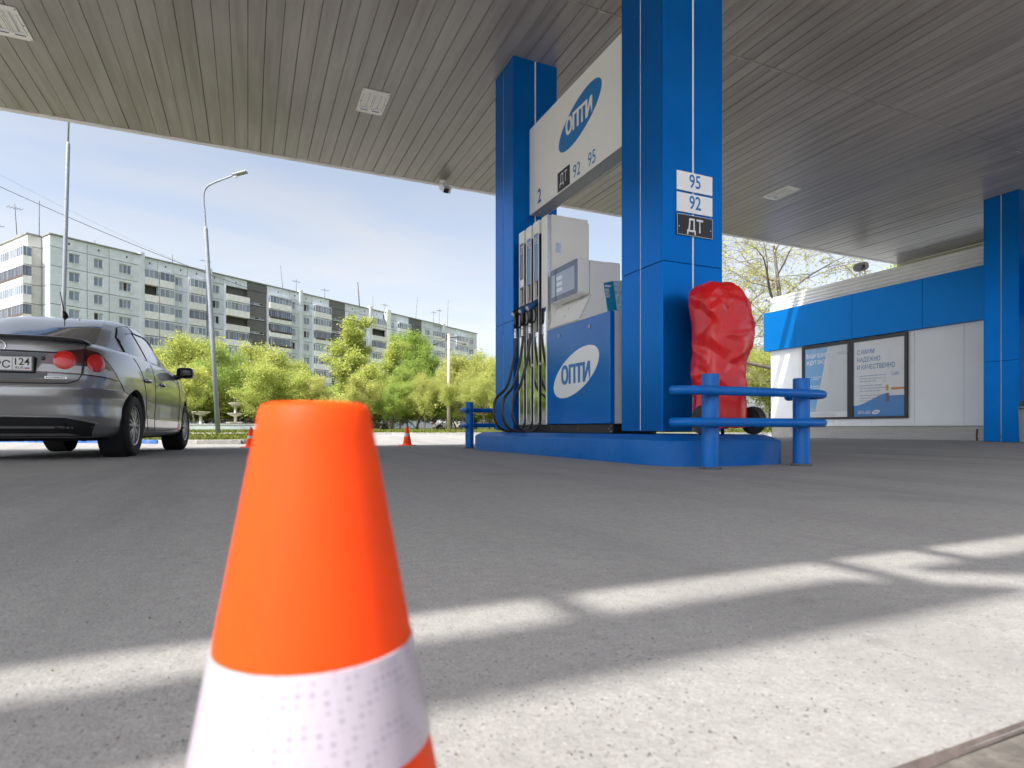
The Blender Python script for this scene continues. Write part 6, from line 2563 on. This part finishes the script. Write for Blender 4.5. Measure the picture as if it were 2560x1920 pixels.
# ================================================================== trees
M_BARK = mat('bark_grey', (0.13, 0.11, 0.09), rough=0.95, var=0.3, vscale=5, stretch=(1, 1, 0.3), bump=0.6, bscale=14)
M_BARKW = mat('bark_pale', (0.40, 0.38, 0.33), rough=0.9, var=0.3, vscale=6, bump=0.3, bscale=14, dirt=(0.10, 0.09, 0.08), dirt_amt=0.7, dirt_scale=5)
L_YEL = leaf_mat('leaf_spring_yellow', (0.55, 0.56, 0.17), (0.41, 0.48, 0.13), 0.45)
L_GRN = leaf_mat('leaf_spring_green', (0.41, 0.50, 0.14), (0.31, 0.42, 0.10), 0.45)
L_OLV = leaf_mat('leaf_spring_olive', (0.54, 0.54, 0.18), (0.40, 0.45, 0.13), 0.45)


def branch_tree(rs, H, trunk_r, spread, levels=3, crown0=0.25, up=0.5, nb=7, droop=0.0, forks=1):
    """returns tube list (paths with radii) and leaf anchor points"""
    tubes, tips = [], []
    def grow(p, d, L, r, lev):
        n = 6
        pts = [p.copy()]
        rad = [r]
        cur = p.copy()
        dd = d.copy()
        for k in range(n):
            dd = dd + Vector(rs.normal(0, 0.13, 3)) + Vector((0, 0, (0.05 * up - droop * lev * 0.10)))
            dd.normalize()
            cur = cur + dd * (L / n)
            pts.append(cur.copy())
            rad.append(r * (1 - 0.78 * (k + 1) / n))
        tubes.append((pts, rad))
        if lev >= levels:
            for k in range(2, n + 1):
                tips.append((pts[k].copy(), dd.copy(), lev))
            return
        cnt = nb if lev == 0 else max(3, int(nb * 0.6))
        for k in range(cnt):
            t = (crown0 + (1 - crown0) * (k + rs.rand()) / cnt) if lev == 0 else 0.3 + 0.7 * (k + rs.rand()) / cnt
            i = min(n - 1, int(t * n))
            f = t * n - i
            q = pts[i].lerp(pts[i + 1], min(1, f))
            az = k * 2.4 + rs.uniform(-0.5, 0.5)
            base = Vector((math.cos(az), math.sin(az), 0))
            side = base if lev == 0 else (base + Vector((0, 0, rs.uniform(-0.2, 0.6))))
            nd = (dd * up + side * 1.0).normalized() if lev else (Vector((0, 0, up)) + base).normalized()
            LL = (spread * (1.05 - 0.55 * t) if lev == 0 else L * rs.uniform(0.4, 0.62))
            grow(q, nd, LL, max(0.008, rad[i] * 0.55), lev + 1)
        tips.append((pts[-1].copy(), dd.copy(), lev))
    for q in range(forks):
        d0 = Vector((rs.uniform(-0.12, 0.12), rs.uniform(-0.12, 0.12), 1)) if forks == 1 else Vector((rs.uniform(-0.4, 0.4), rs.uniform(-0.4, 0.4), 1))
        grow(Vector((0, 0, -0.1)), d0.normalized(), H * 0.9, trunk_r, 0)
    return tubes, tips


def leaves_mesh(rs, pts, n, size, spread, flat=0.6):
    """n leaf quads (folded rhombs) around anchor points"""
    P = np.array([tuple(p) for p in pts], np.float32)
    idx = rs.randint(0, len(P), n)
    C = P[idx] + rs.normal(0, 1, (n, 3)).astype(np.float32) * spread
    a = rs.normal(0, 1, (n, 3))
    a /= np.linalg.norm(a, axis=1, keepdims=True)
    b = rs.normal(0, 1, (n, 3))
    b -= a * np.sum(a * b, axis=1, keepdims=True)
    b /= np.linalg.norm(b, axis=1, keepdims=True)
    s = size * rs.uniform(0.6, 1.35, (n, 1))
    V = np.stack([C - a * s, C + b * s * flat, C + a * s, C - b * s * flat], axis=1).reshape(-1, 3)
    F = np.arange(n * 4, dtype=np.int32).reshape(-1, 4)
    return V, F


def tree_proto(seed, H, kind):
    rs = np.random.RandomState(seed)
    if kind == 'bushy':
        tubes, tips = branch_tree(rs, H * 0.9, 0.13, H * 0.42, 2, 0.10, 0.75, 12, 0.0)
        n, size, spr, lm, bm_ = 17000, 0.085, 0.30, L_YEL, M_BARK
    elif kind == 'green':
        tubes, tips = branch_tree(rs, H * 0.95, 0.16, H * 0.30, 2, 0.22, 0.9, 13, 0.0)
        n, size, spr, lm, bm_ = 17000, 0.09, 0.30, L_GRN, M_BARKW
    elif kind == 'poplar':
        tubes, tips = branch_tree(rs, H * 1.0, 0.13, H * 0.19, 2, 0.20, 1.3, 16, 0.0)
        n, size, spr, lm, bm_ = 14000, 0.08, 0.24, L_YEL, M_BARKW
    elif kind == 'willow':
        tubes, tips = branch_tree(rs, H * 0.75, 0.20, H * 0.50, 2, 0.30, 0.95, 11, 0.5)
        n, size, spr, lm, bm_ = 20000, 0.08, 0.32, L_OLV, M_BARK
    elif kind == 'shrub':
        tubes, tips = branch_tree(rs, H * 0.8, 0.05, H * 0.6, 2, 0.03, 0.9, 9, 0.0)
        n, size, spr, lm, bm_ = 7000, 0.07, 0.20, L_GRN, M_BARK
    # trunk and limbs
    mb = MB()
    for pts, rad in tubes:
        if rad[0] > 0.012:
            mb.tube(pts, rad, 6 if rad[0] > 0.06 else 4, cap=False)
    trunk_me = mb.build('trunk', bm_, None, local=True)
    tip_pts = [t[0] for t in tips if t[2] >= 1] or [t[0] for t in tips]
    V, F = leaves_mesh(rs, tip_pts, n, size, spr)
    crown = np_mesh('crown', V, F, lm)
    data = (trunk_me.data, crown.data)
    bpy.data.objects.remove(trunk_me, do_unlink=True)
    bpy.data.objects.remove(crown, do_unlink=True)
    return data, H


PROT = {}
for kd, H_, seeds in (('bushy', 8.0, (1, 2, 3)), ('green', 12.0, (11, 12)), ('poplar', 12.0, (21, 22)), ('willow', 9.0, (31, 32)), ('shrub', 3.2, (41, 42))):
    PROT[kd] = [tree_proto(s_, H_, kd) for s_ in seeds]


def put_tree(px_, topy, f, kind, label, var=0, wid=1.0, rot=0.0, z=0.075, leafmat=None, name=None, group='spring trees in the park'):
    """tree standing f metres ahead in the direction of a photo column, as tall as its top row says"""
    u = (px_ - 1280) / 1482
    p = rf(u * f, f, z)
    Ht = CAM_H + (1070 - topy) / 1482 * f - z
    (td, cd), H0 = PROT[kind][var % len(PROT[kind])]
    s_ = Ht / (H0 * 1.02)
    nm = name or {'bushy': 'leafy_tree', 'green': 'leafy_tree', 'poplar': 'poplar_tree', 'willow': 'willow_tree', 'shrub': 'shrub'}[kind]
    t = thing(nm, label, 'shrub' if kind == 'shrub' else 'tree', p, rot, group if kind != 'shrub' else 'shrubs along the park fence')
    t.scale = (s_ * wid, s_ * wid, s_)
    inst('trunk', td, t)
    c = inst('crown', cd, t)
    if leafmat:
        c.material_slots[0].link = 'OBJECT'
        c.material_slots[0].material = leafmat
    return t


TREES = [
    (300, 880, 56, 'bushy', 0, 1.1, 'yellow green tree whose crown shows between the car roof and mirror', None),
    (385, 868, 60, 'bushy', 1, 1.1, 'yellow green tree just right of the car side windows', None),
    (455, 832, 64, 'bushy', 2, 1.0, 'pale green tree left of the bent lamp post above the single bowl', None),
    (520, 815, 66, 'bushy', 0, 0.9, 'yellow green tree directly behind the bent lamp post', None),
    (585, 852, 62, 'green', 0, 1.0, 'dense greener tree right behind the tiered fountain', None),
    (636, 848, 68, 'bushy', 1, 0.95, 'yellow tree in front of the dark stair panel of the block', None),
    (700, 872, 62, 'bushy', 2, 1.05, 'broad yellow tree under the brown balconies', L_OLV),
    (760, 880, 66, 'bushy', 0, 1.0, 'broad yellow tree left of the tall poplar', None),
    (838, 772, 70, 'poplar', 0, 1.35, 'tall slim poplar rising over the block facade, tallest on the left', None),
    (870, 930, 58, 'bushy', 1, 1.0, 'low olive tree above the near cone, right part', L_OLV),
    (800, 938, 56, 'bushy', 2, 1.1, 'low olive tree directly above the near cone', L_OLV),
    (908, 838, 70, 'poplar', 1, 1.3, 'thin poplar second right of the tall poplar', None),
    (950, 835, 66, 'poplar', 0, 1.4, 'yellow poplar left of the dark green trees', None),
    (1000, 838, 74, 'green', 1, 1.1, 'green tree between yellow poplar and the tallest green crown', None),
    (1045, 812, 76, 'green', 0, 0.9, 'green tree with the twin pointed crown, left point', None),
    (1082, 808, 74, 'green', 1, 0.9, 'green tree with high rounded crown left of the concrete pole', None),
    (980, 950, 60, 'bushy', 0, 1.0, 'low green tree above the small distant cone', L_GRN),
    (1060, 905, 60, 'willow', 0, 0.75, 'drooping willow left of the concrete pole', None),
    (1125, 872, 64, 'willow', 1, 0.85, 'large drooping willow behind the concrete pole', None),
    (1190, 845, 66, 'willow', 0, 0.85, 'pale willow between the concrete pole and the blue column', None),
    (1240, 868, 60, 'willow', 1, 0.8, 'pale willow partly hidden by the blue column', None),
    (1300, 850, 64, 'willow', 0, 0.9, 'willow seen in the gap between column and hoses', None),
    (1400, 880, 66, 'willow', 1, 0.9, 'willow hidden mostly behind the fuel dispenser', None)]
TREES += [
    (345, 900, 50, 'bushy', 2, 1.2, 'yellow tree low behind the car door mirror', None),
    (425, 900, 52, 'bushy', 0, 1.2, 'low yellow tree left of the single bowl fountain', None),
    (490, 880, 60, 'green', 1, 1.2, 'green tree behind the single bowl fountain', None),
    (660, 905, 56, 'bushy', 2, 1.2, 'low yellow tree left of the near cone top', None),
    (735, 915, 58, 'bushy', 1, 1.2, 'low yellow tree behind the left half of the near cone', None),
    (930, 905, 60, 'bushy', 2, 1.0, 'yellow green tree right of the near cone top', None),
    (1020, 900, 64, 'green', 1, 1.0, 'dark green tree behind the small distant cone', None),
    (1160, 930, 58, 'willow', 0, 0.9, 'low pale willow right of the concrete pole foot', None),
    (1215, 920, 56, 'willow', 1, 0.9, 'low pale willow behind the far guard rails', None)]
for k, (px_, ty, f, kd, var, wid, lab, lm) in enumerate(TREES):
    put_tree(px_, ty, f, kd, lab, var, wid, rot=k * 1.7, leafmat=lm)
shr = ['beside the single bowl', 'left of the bent lamp post', 'behind the tiered fountain', 'right of the tiered fountain', 'left of the near cone top', 'behind the near cone, left part', 'behind the near cone, middle', 'behind the near cone, right part',
       'just right of the near cone', 'left of the small distant cone', 'right of the small distant cone', 'left of the concrete pole foot', 'right of the concrete pole foot', 'left of the island guard post', 'behind the island guard rails']
for k, px_ in enumerate((450, 520, 575, 625, 690, 745, 800, 865, 925, 975, 1040, 1090, 1140, 1180, 1225)):
    put_tree(px_, 968 + (k * 37 % 30), 63.5 + (k * 13 % 5), 'shrub', 'green shrub ' + shr[k], k % 2, 1.9, rot=k * 2.1, leafmat=(L_GRN, L_OLV, L_YEL)[k % 3])

# distant tree belts outside the picture: seen only as dark and green reflections in paint and polished steel
def tree_belt(spots, name_, label):
    Vs, Fs, off = [], [], 0
    for k, (x, y, sc, rot_) in enumerate(spots):
        me = PROT['bushy'][k % 3][0][1]
        n = len(me.vertices)
        co = np.zeros(n * 3, np.float32)
        me.vertices.foreach_get('co', co)
        co = co.reshape(-1, 4, 3)[::3]
        ctr = co.mean(axis=1, keepdims=True)
        co = (ctr + (co - ctr) * 1.9).reshape(-1, 3)
        c, s_ = math.cos(rot_), math.sin(rot_)
        P = np.stack([x + sc * 1.2 * (co[:, 0] * c - co[:, 1] * s_), y + sc * 1.2 * (co[:, 0] * s_ + co[:, 1] * c), sc * co[:, 2]], axis=1)
        Vs.append(P)
        Fs.append(np.arange(len(P), dtype=np.int32).reshape(-1, 4) + off)
        off += len(P)
    o = np_mesh(name_, np.concatenate(Vs), np.concatenate(Fs), L_GRN)
    o['kind'] = 'stuff'
    return tag(o, label, 'trees')


_sp = []
for k in range(14):
    p = rf((-150 - k * 90 - 1280) / 1482 * 52, 52)
    _sp.append((p.x, p.y, 1.2 + 0.12 * (k % 3), k * 0.9))
for k in range(34):
    p = rf((380 + k * 27 - 1280) / 1482 * 84, 84 + (k * 5 % 7))
    _sp.append((p.x, p.y, 0.72 + 0.10 * (k * 3 % 4), k * 0.9))
tree_belt(_sp, 'park_tree_belt', 'hazy belt of park trees filling the gaps behind the nearer trees')

# sparse tree and thicket behind the kiosk
def branchy_tree(px_, f, H, seed, label, leaves, lean=(0, 0), lsize=0.05):
    u = (px_ - 1280) / 1482
    p = rf(u * f, f, 0.0)
    rs = np.random.RandomState(seed)
    t = thing('bare_branched_tree', label, 'tree', p, 0, 'trees behind the kiosk')
    tubes, tips = branch_tree(rs, H, 0.22, H * 0.62, 3, 0.22, 0.55, 9, 0.25)
    mb = MB()
    for pts, rad in tubes:
        mb.tube(pts, [max(0.007, r) for r in rad], 7 if rad[0] > 0.05 else 4, cap=False)
    mb.build('trunk', M_BARK, t, local=True)
    # thin hanging twigs
    tw = MB()
    anchors = []
    for (q, d, lev) in tips:
        if lev < 2:
            continue
        for k in range(2):
            dd = (d + Vector(rs.normal(0, 0.6, 3)) + Vector((0, 0, -0.25))).normalized()
            L = rs.uniform(0.3, 0.9)
            a = q + dd * L * 0.5 + Vector(rs.normal(0, 0.05, 3))
            b = a + (dd + Vector((0, 0, -0.5))).normalized() * L * 0.5
            tw.tube([q, a, b], [0.006, 0.005, 0.003], 3, cap=False)
            anchors += [a, b, q]
    tw.build('twigs', mat('twig_pale', (0.27, 0.22, 0.17), rough=0.9), t, local=True)
    keep = [a for a in anchors if rs.rand() < 0.75]
    V, F = leaves_mesh(rs, keep, leaves, lsize, 0.10)
    np_mesh('crown', V, F, L_YEL, t)
    return t


branchy_tree(1975, 25.5, 9.4, 77, 'old sparse tree with dark boughs and few leaves behind the kiosk corner', 7000)
branchy_tree(1815, 33, 9.0, 78, 'thin sparse tree just right of the near blue column', 5200)
put_tree(1860, 820, 44, 'willow', 'pale feathery tree standing between the red cover and the kiosk', 0, 0.8, 0.4, 0.0, name='feathery_tree', group='trees behind the kiosk')
put_tree(1925, 860, 48, 'bushy', 'low green tree behind the kiosk corner', 1, 1.2, 1.1, 0.0, L_OLV, name='leafy_tree', group='trees behind the kiosk')
put_tree(1800, 830, 52, 'willow', 'pale tree showing beside the near column edge', 1, 0.9, 2.1, 0.0, name='feathery_tree', group='trees behind the kiosk')
put_tree(2300, 612, 34, 'green', 'bright green leafy tree above the kiosk roof near the canopy corner', 0, 1.1, 0.3, 0.0, L_GRN, name='leafy_tree', group='trees behind the kiosk')
put_tree(1830, 1040, 38, 'shrub', 'low green shrub right of the trolley wheels', 0, 1.6, 0.3, 0.0, name='shrub')
put_tree(1905, 1045, 36, 'shrub', 'low green shrub at the foot of the kiosk corner', 1, 1.6, 0.9, 0.0, name='shrub')

# ================================================================== lamp posts, pole, wires
M_GALV = mat('galvanised_steel', (0.24, 0.26, 0.29), rough=0.5, metal=0.2, var=0.1, vscale=6)
M_POLE = mat('pole_concrete', (0.42, 0.37, 0.30), rough=0.9, var=0.2, vscale=3, dirt=(0.3, 0.26, 0.22), dirt_amt=0.5, dirt_scale=2, bump=0.3, bscale=20)


def lamp_post(px_, f, label, lean, hs, arm=None, z0=0.05):
    u = (px_ - 1280) / 1482
    p = rf(u * f, f, z0)
    t = thing('street_lamp', label, 'street lamp', p, -YAW, 'steel lamp posts')
    h1, h2 = hs
    mb = MB()
    mb.tube([(0, 0, -0.1), (lean * h1 * 0.5, 0, h1 * 0.5), (lean * h1, 0, h1), (lean * h1, 0, h1 + 0.1)], [0.088, 0.082, 0.075, 0.05], 16)
    mb.build('pole', M_GALV, t, local=True)
    path = [(lean * h1, 0, h1), (lean * h2, 0, h2)]
    if arm:
        x0 = lean * h2
        path = smooth_path([(lean * h1, 0, h1), (lean * (h1 + h2) / 2, 0, (h1 + h2) / 2), (x0, 0, h2), (x0 + 0.10, 0, h2 + 0.32), (x0 + 0.42, 0, h2 + 0.52), (x0 + arm, 0, h2 + 0.80)], 6)
    mb = MB()
    mb.tube(path, 0.034, 10)
    mb.build('upper_tube', M_GALV, t, local=True)
    if arm:
        x1 = lean * h2 + arm
        mb = MB().obox((x1 + 0.22, 0, h2 + 0.86), (0.965, 0, 0.262), (0, 1, 0), (-0.262, 0, 0.965), 0.27, 0.11, 0.035)
        mb.build('lamp_head', M_GALV, t, local=True, bevel=0.02)
        MB().box(x1 - 0.02, x1 + 0.10, -0.05, 0.05, h2 + 0.70, h2 + 0.80).build('photocell', M_PLATEW, t, local=True)
    return t


lamp_post(150, 25.0, 'straight grey lamp post rising behind the car roof', 0.028, (12.2, 16.0))
lamp_post(546, 22.4, 'thin leaning grey lamp post with curved arm right of the car', -0.062, (7.75, 9.0), 1.15)

u = (1122 - 1280) / 1482
pp = rf(u * 58, 58, 0.075)
pole = thing('utility_pole', 'pale concrete utility pole with cross arm left of the far guard rail', 'utility pole', pp, -YAW)
mb = MB()
mb.tube([(0, 0, -0.2), (0, 0, 9.45)], [0.20, 0.145], 14)
mb.build('shaft', M_POLE, pole, local=True)
mb = MB()
mb.tube([(-0.75, 0, 9.05), (1.0, 0, 9.1)], 0.05, 6)
mb.tube([(-0.25, 0, 7.9), (0.25, 0, 7.9)], 0.06, 6)
mb.tube([(0, 0, 8.9), (0.9, 0, 8.55), (1.35, 0, 8.5)], 0.035, 6)
mb.tube([(0, 0, 8.9), (-0.9, 0, 8.55), (-1.2, 0, 8.5)], 0.035, 6)
mb.build('cross_arm', M_AER, pole, local=True)
for x in (-1.35, 1.5):
    mb = MB()
    mb.lathe([(0.02, 0.12), (0.20, 0.05), (0.24, 0.0), (0.22, -0.04), (0.0, -0.06)], 14, (x, 0, 8.42))
    mb.build('lamp_head', M_AER, pole, local=True)


def wire(p0, p1, sag, r, label, n=40):
    pts = []
    for k in range(n + 1):
        t = k / n
        q = p0.lerp(p1, t)
        q.z -= sag * 4 * t * (1 - t)
        pts.append(q)
    mb = MB()
    mb.tube(pts, r, 5)
    return tag(mb.build('overhead_wire', mat('wire_black', (0.02, 0.02, 0.022), rough=0.6)), label, 'wire', 'overhead wires')


def at(px_, y, f):
    return rf((px_ - 1280) / 1482 * f, f, CAM_H + (1070 - y) / 1482 * f)


wire(at(-260, 345, 30), at(1105, 848, 58), 1.5, 0.016, 'dark overhead cable sagging from upper left across the block to the concrete pole')
wire(at(-200, 330, 62), at(640, 735, 86), 0.8, 0.009, 'fainter thin wire above the dark cable in front of the roof')
wire(at(690, 742, 60), at(1112, 842, 57.8), 0.25, 0.008, 'thin wire ending at the cross arm of the concrete pole')

# ================================================================== park furniture
M_IRON = mat('fence_iron', (0.035, 0.032, 0.03), rough=0.7)


def fence(r0, r1, f0, f1, label, h=1.15, z=0.075):
    a, b = rf(r0, f0, z), rf(r1, f1, z)
    L = (b - a).length
    ang = math.atan2(b.y - a.y, b.x - a.x)
    t = thing('iron_fence', label, 'fence', a, ang, 'iron park fence sections')
    n = max(1, int(round(L / 2.5)))
    post = None
    for k in range(n + 1):
        x = L * k / n
        if post is None:
            post = MB().box(-0.035, 0.035, -0.035, 0.035, 0, h + 0.08).build('post', M_IRON, t, local=True)
        else:
            inst('post', post.data, t, (x, 0, 0))
    MB().box(0, L, -0.015, 0.015, h - 0.06, h - 0.02).build('rail', M_IRON, t, local=True)
    MB().box(0, L, -0.015, 0.015, 0.15, 0.19).build('rail', M_IRON, t, local=True)
    mb = MB()
    m_ = int(L / 0.16)
    for k in range(m_):
        x = (k + 0.5) * L / m_
        mb.box(x - 0.010, x + 0.010, -0.010, 0.010, 0.02, h)
    o = mb.build('bars', M_IRON, t, local=True)
    o['kind'] = 'stuff'
    return t


fence(-38.5, -27.5, 60, 60, 'dark iron park fence in front of the fountains')
fence(-27.0, -15.0, 60, 60, 'dark iron park fence hidden behind the near cone')
fence(-14.6, -7.0, 60.2, 60.0, 'dark iron park fence between the near cone and the concrete pole')
fence(-6.6, 3.0, 60.0, 60.0, 'dark iron park fence between the concrete pole and the island')
fence(12, 24.0, 40.0, 38.0, 'low iron fence behind the red covered trolley', 0.9, 0.0)
# low basin wall in front of the fountains
M_BASIN = mat('basin_wall', (0.34, 0.39, 0.40), rough=0.8, var=0.12, vscale=1.2, dirt=(0.25, 0.27, 0.27), dirt_amt=0.4)
mb = MB()
a = rf(-40, 57.5, 0.07)
wl_ = thing('low_wall', 'low grey green basin wall left of the near cone', 'wall', a, -YAW)
mb.box(0, 17.5, -0.2, 0.2, 0, 0.55)
mb.build('wall_face', M_BASIN, wl_, local=True)
MB().box(-0.05, 17.55, -0.26, 0.26, 0.551, 0.63).build('coping', mat('coping', (0.42, 0.43, 0.42), rough=0.8, var=0.1), wl_, local=True)
M_STONE = mat('fountain_stone', (0.60, 0.57, 0.50), rough=0.8, var=0.12, vscale=3, dirt=(0.40, 0.36, 0.30), dirt_amt=0.6, dirt_scale=2)


def fountain(px_, f, tiers, label):
    u = (px_ - 1280) / 1482
    t = thing('fountain', label, 'fountain', rf(u * f, f, 0.07), 0, 'stone fountains in the park')
    mb = MB()
    mb.lathe([(0.35, 0), (0.32, 0.3), (0.16, 0.5), (0.12, tiers[0][0])], 18)
    if len(tiers) > 1:
        mb.lathe([(0.12, tiers[0][0]), (0.10, tiers[-1][0])], 14)
    mb.build('stem', M_STONE, t, local=True)
    for z, r in tiers:
        mb = MB()
        mb.lathe([(0.10, z - 0.28), (r * 0.55, z - 0.20), (r * 0.92, z - 0.06), (r, z + 0.04), (r * 0.97, z + 0.06), (r * 0.85, z - 0.02), (0.1, z - 0.12)], 16, smooth=False)
        mb.build('bowl', M_STONE, t, local=True)
    return t


fountain(502, 58, ((1.75, 0.85),), 'single bowl stone fountain between the car and the lamp post')
fountain(588, 58, ((0.75, 0.85), (1.62, 0.72), (2.62, 0.62)), 'three tier stone fountain right of the leaning lamp post')
# parked cars glimpsed behind the park
M_PW = mat('car_paint_white', (0.62, 0.63, 0.64), rough=0.3, coat=1.0)
M_PS = mat('car_paint_silver', (0.42, 0.43, 0.45), rough=0.3, metal=0.6, coat=1.0)


def copy_car(px_, f, rot, label, paint):
    c = copy_tree(car)
    c.name = 'saloon_car'
    c.location = rf((px_ - 1280) / 1482 * f, f, 0.08)
    c.rotation_euler = (0, 0, rot)
    c['label'] = label
    c['group'] = 'cars parked behind the park fence'
    for ch in c.children:
        base_n = ch.name.split('.')[0]
        if base_n in ('body', 'cabin'):
            ch.material_slots[0].link = 'OBJECT'
            ch.material_slots[0].material = paint
    return c


copy_car(535, 66, -YAW + 0.1, 'silver car parked behind the fence beside the leaning lamp post', M_PS)
copy_car(985, 72, -YAW + 3.0, 'white car parked behind the fence left of the small cone', M_PW)
copy_car(1085, 74, -YAW - 0.1, 'white car parked behind the fence left of the concrete pole', M_PW)
